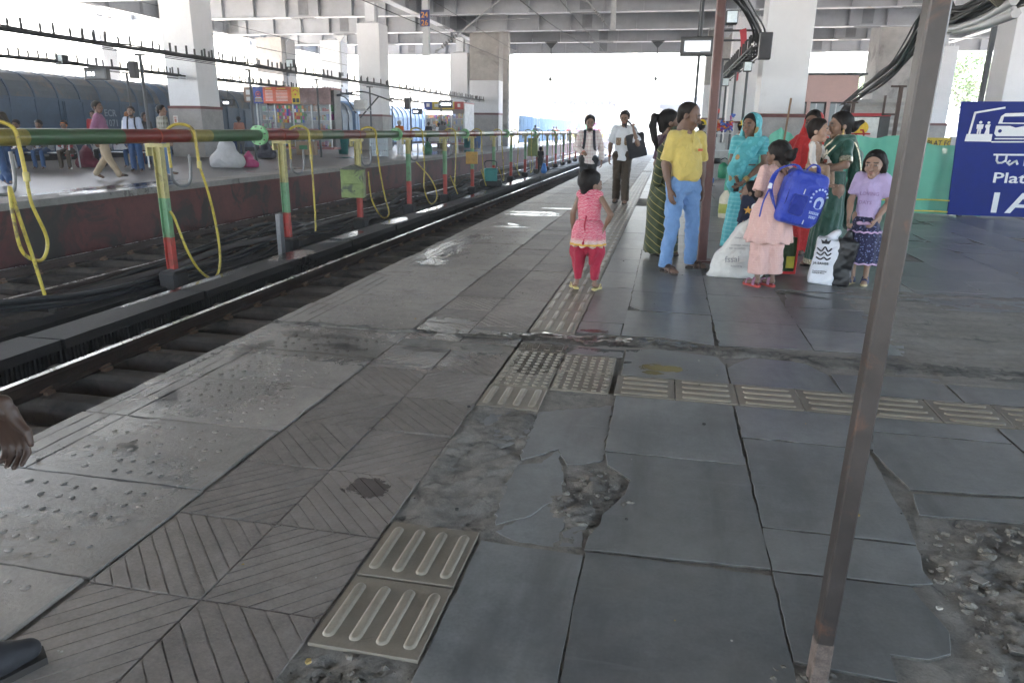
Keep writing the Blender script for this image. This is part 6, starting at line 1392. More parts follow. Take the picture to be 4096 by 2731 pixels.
for i, (z_, w_) in enumerate(((-.1, .1), (-.14, .075))):
    mb.obox((.125, -.139, z_+.012), (w_, .004, .004))
    for k in range(int(w_/.016)): mb.obox((.125-w_/2+.008+k*.016, -.139, z_), (.006, .004, .022)); mb.obox((.125-w_/2+.012+k*.016, -.139, z_-.003), (.01, .004, .005))
tag(mb.build('lettering', [M_lblue], bp), kind='stuff')
# white woven sack
M_sack = cloth('white_woven_sack', (.68, .67, .64), v=.08); S = SD(.012, .07); S.cone((-.14, 0, .1), (.12, .02, .1), .14, .15, (1, .85, 1)); S.cone((-.03, 0, .16), (.06, .02, .42), .215, .15, (1, .8, 1)); S.cone((.08, .02, .44), (.1, .03, .56), .07, .04); S.cone((.1, .03, .58), (.12, .02, .68), .02, .06, k=.02); S.cone((-.2, -.05, .04), (-.3, -.06, .02), .05, .025)
S.disp.append(lambda P: .009*wave3(P, 20, 12)+.006*wave3(P, 46, 13)); S.cuts.append(lambda G: -G[..., 2]); sk = S.build('sack', M_sack, None, (.78, 7.5, 0)); tag(sk, 'bulging white woven sack with faint printing, tied with orange string, in the group', 'sack')
mb = MB(); mb.tube([(.1+.05*math.cos(a), .03+.045*math.sin(a), .565) for a in np.linspace(0, 6.28, 13)[:-1]], .012, 6, True); mb.build('orange_string', [mat('orange_string', (.7, .2, .04), .7)], sk)
M_fade = mat('faded_sack_print', (.36, .36, .37), .8)
text_on('printed_mark', 'fssai', .085, M_fade, sk, (-.16, -.185, .17), (R(80), R(-4), R(3)))
for i, (tx, z_, s_) in enumerate((('NET QUANTITY', .3, .022), ('CONTENT : FOOD GRAIN', .33, .02), ('Packed 50 kg', .13, .02), ('CHHATTISGARH', .4, .022))): text_on('printed_line', tx, s_, M_fade, sk, (-.13+.015*i, -.188+.3*max(0, z_-.2), z_), (R(74), 0, R(4)))
# white and black carrier bag
cbag = empty('carrier_bag', (1.64, 7.34, 0), R(-12), 'white and black printed carrier bag held by the girl in lavender', 'bag'); M_bw = mat('white_bag_film', (.72, .74, .8), .4, v=.05); M_bb = mat('black_bag_film', (.012, .012, .014), .4, v=.3, s=14)
for nm, m_, x0, x1, s_ in (('white_panel', M_bw, -.2, .01, 1), ('black_panel', M_bb, .0, .17, 2)):
    S = SD(.01, .03); xm = (x0+x1)/2; S.box((xm*.92, 0, .22), ((x1-x0)/2-.015, .06, .2), .022, roty(.1)); S.cone((xm, .0, .4), (xm*.6+.05, 0, .5), .06, .035); S.disp.append(lambda P, s_=s_: .009*wave3(P, 22, s_)+.006*wave3(P, 55, s_+4)); S.cuts.append(lambda G: -G[..., 2]); S.build(nm, m_, cbag)
M_ink = mat('black_ink', (.03, .03, .035), .7)
text_on('printed_name', 'JA SAHEB', .034, M_ink, cbag, (-.19, -.1, .2), (R(90), 0, 0)); text_on('printed_lines', 'Premium Shirting\nSuiting & More', .018, M_ink, cbag, (-.185, -.1, .13), (R(90), 0, 0))
mb = MB(); mb.vplate([(-.13, .4), (-.145, .44), (-.115, .425), (-.1, .45), (-.085, .425), (-.055, .44), (-.07, .4)], -.105, -.098); mb.build('printed_crown', [M_ink], cbag)
mb = MB()
for k in range(3): mb.tube(bez((-.17, -.1, .36-.045*k), (-.13, -.102, .33-.04*k), (-.1, -.102, .37-.05*k), (-.07, -.102, .33-.04*k), (-.04, -.1, .36-.045*k)), .007, 5)
tag(mb.build('printed_crest', [M_ink], cbag), kind='stuff')
# small striped bag behind the pink dress
o = empty('tote_bag', (1.22, 7.75, 0), R(10), 'red-edged green and yellow bag between the pink dress and the green sari', 'bag'); S = SD(.014, .03); S.box((0, 0, .2), (.11, .05, .17), .02); S.disp.append(lambda P: .007*wave3(P, 25, 4)); S.build('body', cloth('dark_green_tote', (.03, .06, .02)), o)
mb = MB(); mb.box(.02, .1, -.085, -.074, .08, .2); mb.build('yellow_patch', [mat('tote_yellow', (.45, .4, .04), .7)], o); mb = MB(); mb.tube(bez((.12, -.07, .02), (.12, -.07, .4), (.08, -.06, .62), (.02, -.06, .42)), .012, 6); mb.box(-.1, .12, -.09, -.075, .02, .045); mb.build('red_strap', [mat('tote_red', (.5, .03, .03), .6)], o)

# person at the left edge of the frame: dark trousers, laced shoe, hanging hand
CDK = cloth('charcoal_trousers', (.03, .03, .036)); CBS = cloth('blue_sleeve', (.05, .09, .13))
def gar(o, J):
    g_trous(o, J, CDK, top=1.02, ex=.02); g_top(o, J, CBS, sl=.88, hem=.9, ex=.02); u = 1
    for s in 'AB':
        an, to = J['an'+s], J['to'+s]; S = SD(.008, .025); S.cone(an+np.array((0, .03, -.01)), to, .046, .042, (1, 1, 1)); S.cone(to, to+np.array((0, -.06, -.004)), .044, .036, (1, 1, .8)); S.cone(an, an+Zv(.05), .05, .048); S.cuts.append(lambda G: .0-G[..., 2]); sh = S.build('shoe', mat('black_suede', (.022, .022, .026), .75, v=.3, s=30), o)
        mb = MB(); mb.prism([(an[0]-.046, an[1]+.085), (an[0]+.046, an[1]+.085), (to[0]+.052, to[1]), (to[0]+.03, to[1]-.1), (to[0]-.03, to[1]-.1), (to[0]-.052, to[1])][::-1], .001, .022); mb.build('sole', [M_sole], sh); mb = MB()
        for k in range(4): y_ = to[1]*(.3+.17*k)+an[1]*(.7-.17*k); z_ = .105-.012*k; mb.tube(bez((to[0]-.034, y_, z_-.02), (to[0]+(.008 if k % 2 else -.008), y_-.012, z_+.004), (to[0]+.034, y_, z_-.02)), .0045, 6)
        for q in (-1, 1): mb.tube(bez((to[0], an[1]*.6+to[1]*.4, .11), (to[0]+q*.035, an[1]*.6+to[1]*.4-.02, .14), (to[0]+q*.06, an[1]*.6+to[1]*.4-.01, .1), (to[0]+q*.02, an[1]*.6+to[1]*.4, .105)), .004, 6)
        mb.build('laces', [mat('grey_lace', (.1, .1, .12), .7)], sh)
person('person cropped by the left edge, only a hanging hand and black laced shoe in view', (-1.87, 1.16, 0), R(143), 1.7, (.06, .034, .024), ov=dict(elB=(.2, -.1, 1.06), wrB=(.02, -.35, .66), toB=(-.14, -.22, .05), anB=(-.1, -.1, .08), knB=(-.02, -.1, .5), toA=(-.09, -.05, .05), anA=(-.09, .1, .08)), gar=gar, hands=('relax', 'relax'), det=1.1, hd=(None, (-.05, -.1, -1)), thumbs=(None, (-.5, -.6, 0)))
# ------------------------------------------------------------------ more people: workers and the far platform
M_helm = mat('yellow_helmet', (.75, .55, .03), .35); CV = cloth('olive_vest', (.16, .14, .05)); CO = cloth('orange_vest', (.3, .1, .03)); CBJ = cloth('blue_jeans', (.02, .06, .16)); CKH = cloth('khaki_cotton', (.36, .28, .19)); CMV = cloth('mauve_shirt', (.28, .11, .2)); CPL = cloth('olive_plaid_shirt', (.12, .115, .08), 'check', (.3, .3, .27)); CDB = cloth('brown_shirt', (.05, .04, .025)); CRD = cloth('red_shirt', (.35, .02, .03)); CPS = cloth('peach_shirt', (.45, .2, .15)); COR = cloth('orange_cotton', (.6, .16, .02)); CGY = cloth('grey_cotton', (.15, .16, .17)); CLB = cloth('pale_blue_shirt', (.5, .55, .7)); CTL = cloth('striped_teal', (.08, .2, .26), 'rows', (.5, .55, .55), 2)
def dress(top, bot, sl=.45, hem=.88, helmet=False, vest=None, shoe=True, pack=None):
    def gar(o, J):
        u = J['u']; g_trous(o, J, bot, top=1.0*u, ex=.02); g_top(o, J, top, sl=sl, hem=hem*u, ex=.022)
        if shoe: shoes(o, J, M_sole)
        if vest is not None:
            g_top(o, J, vest, 'vest', sl=0, hem=(hem+.04)*u, ex=.034); mb = MB()
            for z in (1.02, 1.18):
                P = [(.185*u*math.cos(a), .15*u*math.sin(a), z*u) for a in np.linspace(0, 6.2832, 25)[:-1]]
                for a, b in zip(P, P[1:]+P[:1]): mb.bar(a, b, .012, .05)
            for s in (-1, 1): mb.bar((s*.09*u, .13*u, 1.0*u), (s*.09*u, .1*u, 1.4*u), .05, .02); mb.bar((s*.09*u, -.15*u, 1.0*u), (s*.09*u, -.11*u, 1.4*u), .05, .02)
            tag(mb.build('reflective_tape', [mat('silver_tape', (.75, .75, .7), .4)], o), kind='stuff')
        if helmet:
            hc = J['hc']; mb = MB(); mb.lathe([(.135, .035), (.137, .042), (.118, .05), (.112, .09), (.09, .13), (.05, .155), (.01, .162)], tuple(hc), 18); mb.build('hard_hat', [M_helm], o)
        if pack is not None:
            S = SD(.02, .04); S.box((0, .2*u, 1.16*u), (.11, .05, .17), .04); S.build('backpack', pack, o); backpack_straps(o, J, M_strap)
    return gar
WALK = dict(knA=(-.085, -.1, .49), anA=(-.09, -.28, .12), toA=(-.095, -.42, .09), knB=(.085, .0, .49), anB=(.09, .24, .14), toB=(.095, .12, .04), elA=(-.22, .12, 1.1), wrA=(-.23, .08, .87), elB=(.22, -.06, 1.1), wrB=(.22, -.2, .9))
def sit(u=1): return {k: np.array(v)*u for k, v in dict(pelvis=(0, 0, .5), waist=(0, .02, .62), chest=(0, .0, .86), neck=(0, -.02, 1.03), head=(0, -.05, 1.2), shA=(-.17, -.01, 1.0), shB=(.17, -.01, 1.0), elA=(-.22, -.08, .76), wrA=(-.1, -.3, .62), elB=(.22, -.08, .76), wrB=(.1, -.3, .62), hipA=(-.09, 0, .48), hipB=(.09, 0, .48), knA=(-.11, -.43, .47), knB=(.11, -.43, .47), anA=(-.11, -.4, .09), anB=(.11, -.42, .09), toA=(-.12, -.53, .03), toB=(.12, -.55, .03)).items()}
person('worker in a yellow hard hat and olive vest, half hidden behind the red post', (.72, 18.6, 0), R(165), 1.68, SK1, gar=dress(CWH, CBJ, .5, .9, True, CV), det=1.5)
person('second worker in a yellow hard hat and orange vest near the tea stall', (1.72, 18.95, 0), R(100), 1.68, SK4, gar=dress(CO, CBJ, .4, .9, True, CO), det=1.5)
F = .15
person('man in a mauve shirt and khaki trousers walking on the far platform', (-13.0, 15.0, F), R(118), 1.76, SK1, WALK, gar=dress(CMV, CKH, .95), det=1.6, build=1.1, hy=R(-20))
person('man in a pale shirt with a light blue backpack standing on the far platform', (-14.4, 17.8, F), R(24), 1.72, SK4, gar=dress(CLB, CBJ, .95, pack=cloth('light_blue_pack', (.08, .22, .4))), det=1.6, face='beard')
person('man in an olive plaid shirt and blue jeans seen from behind on the far platform', (-12.8, 16.95, F), R(150), 1.74, SK4, dict(knB=(.085, .02, .49), anB=(.06, .2, .17), toB=(.06, .12, .05)), gar=dress(CPL, cloth('mid_blue_jeans', (.05, .12, .24)), .95), det=1.6, hy=R(-40))
person('person in brown with dark trousers striding past the left edge on the far platform', (-13.35, 12.6, F), R(75), 1.74, SK1, WALK, gar=dress(CDB, CBJ, .95), det=1.6)
person('person in a red top standing in front of the parcel van', (-19.3, 22, F), R(20), 1.68, SK4, gar=dress(CRD, CBJ, .5), det=1.9)
person('person in a black shirt behind the pale-shirted man', (-16.5, 21, F), R(70), 1.62, SK1, gar=dress(CBK, CBJ, .5), det=1.9)
person('person in a cream top behind the mauve-shirted man', (-17.6, 21.6, F), R(190), 1.66, SK4, gar=dress(CWH, CKH, .5), det=1.9, hm=mat('henna_hair', (.2, .07, .02), .6))
person('man in a peach shirt beside the blue bin left of the first kiosk', (-19.2, 30.6, F), R(200), 1.66, SK1, gar=dress(CPS, CGY, .4), det=2)
person('grey-haired person in an orange top behind the water bottle stack', (-13.0, 34.6, F), R(180), 1.62, SK4, gar=dress(COR, CWH, .4), det=2, hm=mat('grey_hair', (.3, .29, .28), .7))
FAR = [(-14.6, 46, 160, CWH, CBN, 'man in a white shirt left of the second kiosk'), (-15.8, 47.5, 200, CBK, CBK, 'person in black leaning at the second kiosk counter'), (-14.2, 45.5, 180, CGY, CV, 'woman in grey and olive walking before the second kiosk'), (-15.0, 48.6, 170, CKH, CBN, 'customer in khaki at the second kiosk'), (-13.9, 60.2, 185, CTL, CWH, 'man in a striped teal shirt with a red suitcase'), (-11.9, 66, 180, CGY, CBK, 'person with a backpack beyond the broad pier'), (-11.2, 74, 20, CPS, CGY, 'distant person in peach on the far platform'), (-12.4, 80, 200, CBK, CBJ, 'distant person in black by the blue hoarding'), (-11.6, 86, 10, CRD, CBK, 'distant person in red by the blue hoarding'), (-11.2, 92, 30, CMV, CBJ, 'distant person in mauve near the far shed'), (-12.2, 98, 200, COR, CBK, 'distant person in orange near the far shed'), (-11.5, 105, 100, CBJ, CBK, 'distant person in blue near the far shed')]
for x, y, a, c, b, lb in FAR: person(lb, (x, y, F), R(a), random.uniform(1.6, 1.74), SK1, gar=dress(c, b, .45), det=2.3 if y < 63 else 3.2)
person('child in black by the track holding a bright blue bag', (-6.55, 38, -.72), R(180), 1.3, SK1, gar=dress(CBK, CBK, .4), det=2.3)
S = SD(.03, .05); S.cone((0, 0, .12), (0, 0, .4), .17, .1); o = S.build('plastic_bag', mat('bright_blue_plastic', (.03, .2, .6), .4), None, (-6.3, 37.7, -.72)); tag(o, 'bright blue plastic bag in the hand of the child by the track', 'bag')
# red suitcase
o = empty('suitcase', (-13.75, 59.6, F), 0, 'red wheeled suitcase on the far platform', 'suitcase'); S = SD(.03, .03); S.box((0, 0, .5), (.26, .12, .36), .06); S.build('shell', mat('red_plastic', (.35, .02, .04), .4), o); mb = MB(); mb.tube([(-.1, .1, .9), (-.1, .1, 1.15), (.1, .1, 1.15), (.1, .1, .9)], .015, 6); mb.build('handle', [M_alu], o)
# benches with seated travellers
M_chrome = mat('steel_bench', (.5, .51, .53), .35, .7)
def bench(x, y, rz, label, n=3):
    b = empty('platform_bench', (x, y, F), rz, label, 'bench', 'steel benches on the far platform')
    for i in range(n):
        mb = MB(); mb.obox((-.58*(n-1)/2+.58*i, 0, .44), (.54, .46, .03), (R(-4), 0, 0), bev=.008); mb.build('seat', [M_chrome], b); mb = MB(); mb.obox((-.58*(n-1)/2+.58*i, .28, .7), (.54, .03, .42), (R(-12), 0, 0), bev=.008); mb.build('backrest', [M_chrome], b)
    for s in (-1, 1):
        mb = MB(); w = .58*n/2; mb.tube(bez((s*w, -.28, 0), (s*w, -.25, .42), (s*w, -.22, .66), (s*w, .1, .68), (s*w, .26, .5), (s*w, .3, 0), n=5), .022, 7); mb.build('leg', [M_chrome], b)
    return b
bench(-17.6, 17.9, R(20), 'steel bench under the seated travellers at far left'); bench(-16.4, 19.6, R(20), 'steel bench behind the mauve-shirted man'); bench(-13.7, 44.0, R(10), 'steel bench before the second kiosk')
SE = [(-18.05, 17.7, 18, CDB, CBJ, 'seated traveller in brown at the left end of the bench', None), (-17.5, 17.9, 22, CGY, CBJ, 'seated traveller in blue jeans in the middle of the bench', None), (-16.95, 18.2, 25, CRD, CBN, 'seated traveller with orange headscarf at the right end of the bench', COR), (-16.75, 19.4, 20, CMV, CBK, 'seated traveller in mauve on the second bench', None), (-16.0, 19.75, 15, CBJ, CBJ, 'seated traveller in blue on the second bench', None)]
for x, y, a, c, b, lb, hat in SE:
    def gg(o, J, c=c, b=b, hat=hat):
        dress(c, b, .95, .44)(o, J)
        if hat is not None: S = SD(.02, .03); S.ell(J['hc']+np.array((0, .01, .04)), (.1, .12, .1)); S.cuts.append(lambda G, q=J['hc']: np.where((G[..., 1] < q[1]-.05) & (G[..., 2] < q[2]+.06), .05, -.05)); S.build('headscarf', hat, o)
    person(lb, (x, y, F), R(a), 1.32, SK1, sit(), gar=gg, det=1.9, hp=R(14))
# bundles
M_wsack = cloth('white_poly_sack', (.52, .52, .53), v=.1); sack_sdf(-13.45, 20.6, F, 1.35, 'large white sack standing alone on the far platform', M_wsack, 5); sack_sdf(-17.6, 22.3, F, 1.5, 'orange and maroon cloth bundle behind the standing man', cloth('orange_maroon_bundle', (.3, .07, .03), 'check', (.1, .02, .03), 4), 6); sack_sdf(-13.0, 21.1, F, .7, 'small pink bag behind the large white sack', cloth('pink_bag', (.5, .06, .2)), 8); sack_sdf(-12.2, 36.5, F, .9, 'green holdall lying near the water bottle stack', cloth('green_holdall', (.05, .18, .1)), 9, R(90)); sack_sdf(-17.0, 18.9, F, .9, 'dark red bag under the benches', cloth('dark_red_bag', (.15, .02, .04)), 10)
sack_sdf(-16.2, 27.6, F, 1.0, 'dark bundle at the foot of the big far-platform column', cloth('dark_bundle', (.04, .04, .06)), 11)
# ------------------------------------------------------------------ near posts and the right-hand side of the platform
M_npost = mat('brown_grey_post_paint', (.05, .042, .039), .42, .1, v=.3, s=3, b=.1, bs=30, dirt=((.17, .08, .045), .3, 4)); M_rpost = mat('red_oxide_post_paint', (.1, .04, .036), .4, v=.2, s=3, b=.05, dirt=((.12, .08, .07), .25, 3))
np_ = empty('canopy_post', (.488, 1.72, 0), R(3), 'brown-grey steel post in the right foreground, rusty at its foot', 'post')
mb = MB(); mb.obox((0, 0, 1.75), (.043, .046, 3.5), bev=.004); mb.build('shaft', [M_npost], np_); mb = MB(); mb.obox((0, 0, .06), (.0445, .0475, .14), bev=.004); mb.build('rusty_foot', [mat('rust_flakes', (.13, .1, .085), .9, v=.5, s=30, b=.5, bs=80)], np_)
np_.rotation_euler = (0, R(.7), R(3))
rp = empty('canopy_post', (.45, 8.31, 0), 0, 'red oxide steel post behind the man in yellow', 'post'); rp.rotation_euler = (0, R(-.7), 0)
mb = MB(); mb.obox((0, 0, 1.75), (.1, .1, 3.5), bev=.012); mb.build('shaft', [M_rpost], rp); mb = MB(); mb.obox((0, 0, .01), (.2, .2, .02)); mb.build('base_plate', [M_rpost], rp)
cn = empty('unseen_shade_canopy', (2.4, -2, 3.5), 0, 'unseen corrugated roof on the two steel posts, added above the frame to shade the foreground', 'roof')  # out-of-view roof, guessed from the posts, added and sized to darken the foreground
mb = MB(); xs = np.arange(-5.0, 5.0, .12); P = [(x, .03*(i % 2)+.02*abs(x)) for i, x in enumerate(xs)]
V = [(x, y, z) for y in (-10, 10.6) for x, z in P]+[(x, y, z+.012) for y in (-10, 10.6) for x, z in P]; n = len(P); F_ = [(i, i+1, n+i+1, n+i) for i in range(n-1)]+[(2*n+i, 3*n+i, 3*n+i+1, 2*n+i+1) for i in range(n-1)]
mb.add(V, F_); mb.build('sheet', [mat('galvanised_sheet', (.4, .41, .42), .5, .3)], cn); mb = MB()
for y in (-6, 3.72, 10.31): mb.box(-5.0, 5, y-.04, y+.04, -.1, -.02)
mb.build('rafter', [M_npost], cn)
display(.56, 22, 3.69, .92, .5, 'large hanging display with lit panel at the top, left of the red post', '', .2, rod=1.2)
tv = bpy.data.objects[[o.name for o in bpy.data.objects if o.name.startswith('hanging_display')][-1]]
mb = MB(); mb.obox((0, -.108, .0), (.7, .006, .27)); mb.build('lit_panel', [emis('lit_white_panel', (.8, .88, .95), .05)], tv); text_on('lit_text', '17:45', .17, M_lit, tv, (-.3, -.114, -.13))
simple_post(.63, 22.1, 0, 7.5, 'thin dark post passing in front of the hanging display', .04, group='thin posts on the right platform')
# cable tray with prongs on the right platform
tray(1.85, 18.3, 33, 3.3, 3.42, 'prong-topped cable tray running back left of the big white column', None, .6)
for x, y, lb in ((1.92, 21.5, 'thin post under the right-hand tray, nearest'), (1.85, 24.5, 'thin post under the right-hand tray, second'), (1.85, 28.5, 'thin post under the right-hand tray, third'), (1.2, 20.6, 'thin post just right of the red post')): simple_post(x, y, 0, 3.25, lb, .035, group='thin posts on the right platform')
def bundle(pts, n, spread, r, label, seed, m=None):
    rr = random.Random(seed); o = empty('cable_bundle', pts[0], 0, label, 'cables'); P0 = Vector(pts[0])
    for i in range(n):
        off = Vector((rr.gauss(0, spread), rr.gauss(0, spread), rr.gauss(0, spread))); Q = [Vector(p)-P0+off*(rr.uniform(.6, 1.3))+Vector((0, 0, rr.gauss(0, spread*.5))) for p in pts]
        mb = MB(); mb.tube(bez(*Q, n=6), r*rr.uniform(.6, 1.3), 6); mb.build('cable', [m or M_cable], o)
    return o
bundle([(1.85, 19, 3.45), (1.75, 18, 3.6), (1.35, 16.3, 3.75), (.95, 14.8, 3.95), (.75, 13.8, 4.4)], 12, .05, .022, 'black cables swept up to the left of the big white column', 2)
bundle([(5.6, 27, 2.3), (4.87, 22, 2.39), (4.2, 17.5, 2.45), (3.66, 14, 2.54), (3.1, 11.2, 2.62), (2.85, 10, 2.7), (2.72, 9.0, 2.66), (2.62, 8.3, 2.5), (2.5, 7.2, 2.45), (2.4, 6.2, 2.5), (2.3, 5.0, 2.6)], 18, .06, .016, 'thick sagging bundle of black cables crossing the upper right', 3)
bundle([(2.75, 9.2, 2.55), (2.63, 8.3, 2.42), (2.5, 7.2, 2.34), (2.42, 6.4, 2.33)], 3, .03, .03, 'pale conduit pipes under the cable bundle at upper right', 4, M_galv)
co = empty('cable_coil', (2.42, 6.55, 2.52), 0, 'loops of pale cable hanging at the upper right corner', 'cables')
for i in range(6):
    mb = MB(); r_ = .1+.016*i; mb.tube([(r_*1.1*math.cos(a)+.012*i, .02*i+.03*math.sin(3*a), r_*.8*math.sin(a)-.03) for a in np.linspace(0, 6.2832, 25)[:-1]], .007, 6, True); mb.build('loop', [mat('pale_cable', (.2, .19, .15), .6)], co)
for (x, y, z, lb) in ((4.66, 17.2, 2.4, 'rusty bracket post under the cable bundle, right one'), (4.5, 20.5, 2.2, 'rusty bracket post under the cable bundle, left one')):
    o = empty('bracket_post', (x, y, 0), 0, lb, 'post'); mb = MB(); mb.box(-.035, .035, -.035, .035, 0, z); mb.build('post', [mat('rusty_brown_post', (.09, .06, .05), .7)], o); mb = MB(); mb.box(-.3, .0, -.02, .02, z-.6, z-.56); mb.box(-.3, -.26, -.02, .02, z-.6, z-.2); mb.box(-.2, .1, -.02, .02, z-.04, z); mb.build('bracket', [mat('rusty_brown_post', (.09, .06, .05), .7)], o)
# green net screen
t = NT('green_net'); o_ = t.pos(); n_ = t.noise(3, 4, .6, o_); t.L(t.mix(n_, (.10, .40, .30), (.16, .52, .4)), t.b.inputs['Base Color']); t.b.inputs['Roughness'].default_value = .8; t.b.inputs['Alpha'].default_value = .93; t.bump(t.noise(140, 2, .5, o_), .3, .004); MATS['green_net'] = t.m
PL = [(1.2, 15.9, 1.0), (1.65, 15.5, 1.22), (2.09, 15.2, 1.53), (2.55, 15.25, 1.3), (3.3, 15.3, 1.3), (3.42, 15.3, 1.4), (4.2, 15.05, 1.41), (5.15, 14.75, 1.22), (5.6, 14.7, 1.2)]; Q = [Vector(a)+(Vector(b)-Vector(a))*(k/14)-Vector((0, 0, .05*math.sin(math.pi*k/14))) for a, b in zip(PL[:-1], PL[1:]) for k in range(14)]+[Vector(PL[-1])]; V = []; F_ = []; rows = 14
for i, p in enumerate(Q):
    for j in range(rows+1):
        f = j/rows; w_ = .05*math.sin(i*.55+f*2)*f+.03*math.sin(i*1.3+1.7*f)+.02*math.sin(i*.2+f*9); V.append((p.x+.02*math.sin(f*7+i), p.y-w_-.1*f*(1-f)-.25*f*(.5 if p.x > 3 else .1), max(.012, p.z*(1-f))+(.012*math.sin(i*.8) if j == 0 else 0)))
for i in range(len(Q)-1):
    for j in range(rows): a = i*(rows+1)+j; F_.append((a, a+1, a+rows+2, a+rows+1))
net = empty('net_screen', (0, 0, 0), 0, 'green net screen tied up behind the women', 'screen'); link('net', newmesh('net', V, F_, [MATS['green_net']], smooth=True), net)
mb = MB(); mb.cyl((2.1, 15.15, 0), (2.2, 15.15, 2.05), .02, 7); mb.build('stick', [mat('bamboo_stick', (.2, .12, .07), .8)], net)
for z_ in (.27, .07):
    mb = MB(); mb.tube([(x, 14.9-.1*(x-3)-.3, z_+.02*math.sin(x*3)) for x in np.linspace(3.2, 5.0, 12)], .012, 5); mb.build('yellow_tape', [mat('yellow_tape', (.6, .5, .05), .6)], net)
# blue platform sign with pictogram
M_sblue = mat('enamel_blue', (.006, .02, .18), .6, v=.12, s=1.5, spec=.25); M_swhite = mat('enamel_white', (.72, .74, .76), .4, v=.04)
sg = empty('platform_sign', (4.98, 14.47, 0), 0, 'big blue platform sign with train pictogram and lettering 1A', 'sign')
mb = MB(); mb.vplate([(.05, .03), (2.3, .03), (2.3, 1.99), (-.05, 1.98)], -.0, .05); mb.build('board', [M_sblue], sg)
def C(cx, cy): return (-.05+(cx-1795)*.00171, 1.98-(cy-930)*.00182)
def ST(mb, segs, w):
    for i, s_ in enumerate(segs): strokes(mb, [[C(*p) for p in s_]], w, -.012-.0004*(i % 9), -.0005)
mb = MB(); ST(mb, [[(1910, 1290), (1935, 1032), (2195, 985)]], .032); mb.vplate([C(1885, 1296), C(1893, 1228), C(2130, 1226), C(2130, 1296)], -.016, -.0005); mb.build('shelter_symbol', [M_swhite], sg)
def disc(mb, c, r, n=14, y=-.012): x, z = C(*c); mb.vplate([(x+r*math.cos(a), z+r*math.sin(a)) for a in np.linspace(0, 6.2832, n+1)[:-1]], y, -.0005)
mb = MB(); disc(mb, (2003, 1120), .024); mb.vplate([C(1972, 1138), C(2034, 1138), C(2030, 1180), C(2020, 1180), C(2020, 1226), C(2006, 1226), C(2004, 1185), C(2000, 1185), C(1998, 1226), C(1985, 1226), C(1985, 1180), C(1975, 1180)], -.012, -.0005); mb.build('man_symbol', [M_swhite], sg)
mb = MB(); disc(mb, (2078, 1122), .022); mb.vplate([C(2055, 1140), C(2098, 1138), C(2092, 1170), C(2100, 1226), C(2055, 1226), C(2066, 1180), C(2052, 1160)], -.012, -.0005); mb.build('woman_symbol', [M_swhite], sg)
mb = MB(); mb.vplate([C(2165, 1130), C(2180, 1062), C(2215, 1035), C(2600, 1020), C(2640, 1060), C(2640, 1130)], -.012, -.0005); mb.vplate([C(2150, 1150), C(2640, 1148), C(2640, 1240), C(2170, 1245), C(2148, 1220)], -.012, -.0005); ST(mb, [[(2165, 1268), (2640, 1262)], [(2140, 1298), (2640, 1290)]], .02); mb.build('train_symbol', [M_swhite], sg)
mb = MB(); mb.vplate([C(2200, 1120), C(2205, 1065), C(2580, 1055), C(2600, 1118)], -.015, -.0125); disc(mb, (2193, 1197), .03, y=-.015); mb.vplate([C(2280, 1150), C(2330, 1138), C(2400, 1150), C(2330, 1165)], -.015, -.0125); mb.build('train_window_symbol', [M_sblue], sg)
mb = MB(); ST(mb, [[(2185, 1416), (2520, 1412)], [(2215, 1416), (2218, 1470), (2235, 1492), (2270, 1490), (2300, 1470)], [(2302, 1416), (2302, 1478)], [(2340, 1470), (2322, 1490), (2345, 1508), (2380, 1480), (2400, 1470), (2415, 1500)], [(2480, 1414), (2480, 1510)]], .03); mb.build('hindi_word', [M_swhite], sg)
text_on('english_word', 'Platform', .25, M_swhite, sg, (.66, -.004, .62), sx=1.45); text_on('platform_number', '1A', .5, M_swhite, sg, (.6, -.004, .1), sx=1.5)
mb = MB(); mb.box(.24, .31, .055, .13, 0, 3.4); mb.build('sign_post', [M_post], sg)
# yellow platform-number board and stall sign
o = empty('yellow_board', (6.4, 22, 1.08), 0, 'yellow board with black platform lettering behind the leaning grey post', 'sign'); mb = MB(); mb.box(0, 1.0, 0, .03, 0, .27); mb.build('board', [mat('board_yellow', (.55, .4, .03), .5)], o); text_on('lettering', 'PLAT FO', .2, M_ink, o, (.42, -.004, .06), sx=.82); mb = MB(); mb.box(1.0, 1.25, -.02, .15, -.15, .3); mb.box(.1, .16, .035, .08, -1.08, 0); mb.build('frame', [M_boxgrey], o)
st_ = empty('snack_stall', (3.75, 18, 0), 0, 'stall with a red-edged roof and white sign bearing a yellow emblem', 'stall'); mb = MB(); mb.box(0, .78, 0, .04, 1.15, 1.78); mb.build('sign_panel', [mat('white_sign_panel', (.68, .7, .68), .5)], st_); mb = MB(); mb.box(.05, .98, -.1, .9, 1.8, 1.86); mb.build('roof_edge', [mat('stall_red', (.45, .03, .04), .5)], st_)
mb = MB(); mb.vplate([(.41+.17*math.cos(a), 1.55+.15*math.sin(a)) for a in np.linspace(0, 6.2832, 25)[:-1]], -.01, 0); mb.build('emblem_disc', [mat('emblem_yellow', (.75, .5, .04), .5)], st_); mb = MB(); strokes(mb, [[(.24, 1.42), (.62, 1.42)], [(.3, 1.42), (.36, 1.42)], [(.36, 1.42), (.31, 1.36), (.38, 1.33), (.32, 1.26), (.28, 1.29)], [(.5, 1.42), (.5, 1.25)], [(.5, 1.42), (.47, 1.5), (.42, 1.5)]], .035, -.02, -.011); mb.build('hindi_letters', [mat('letter_red', (.5, .03, .03), .5)], st_); mb = MB(); mb.box(.8, 1.0, .0, .8, 0, 1.8); mb.box(0, .8, .1, .8, 0, 1.1); mb.build('cabinet', [mat('stall_dark', (.08, .08, .08), .7)], st_)
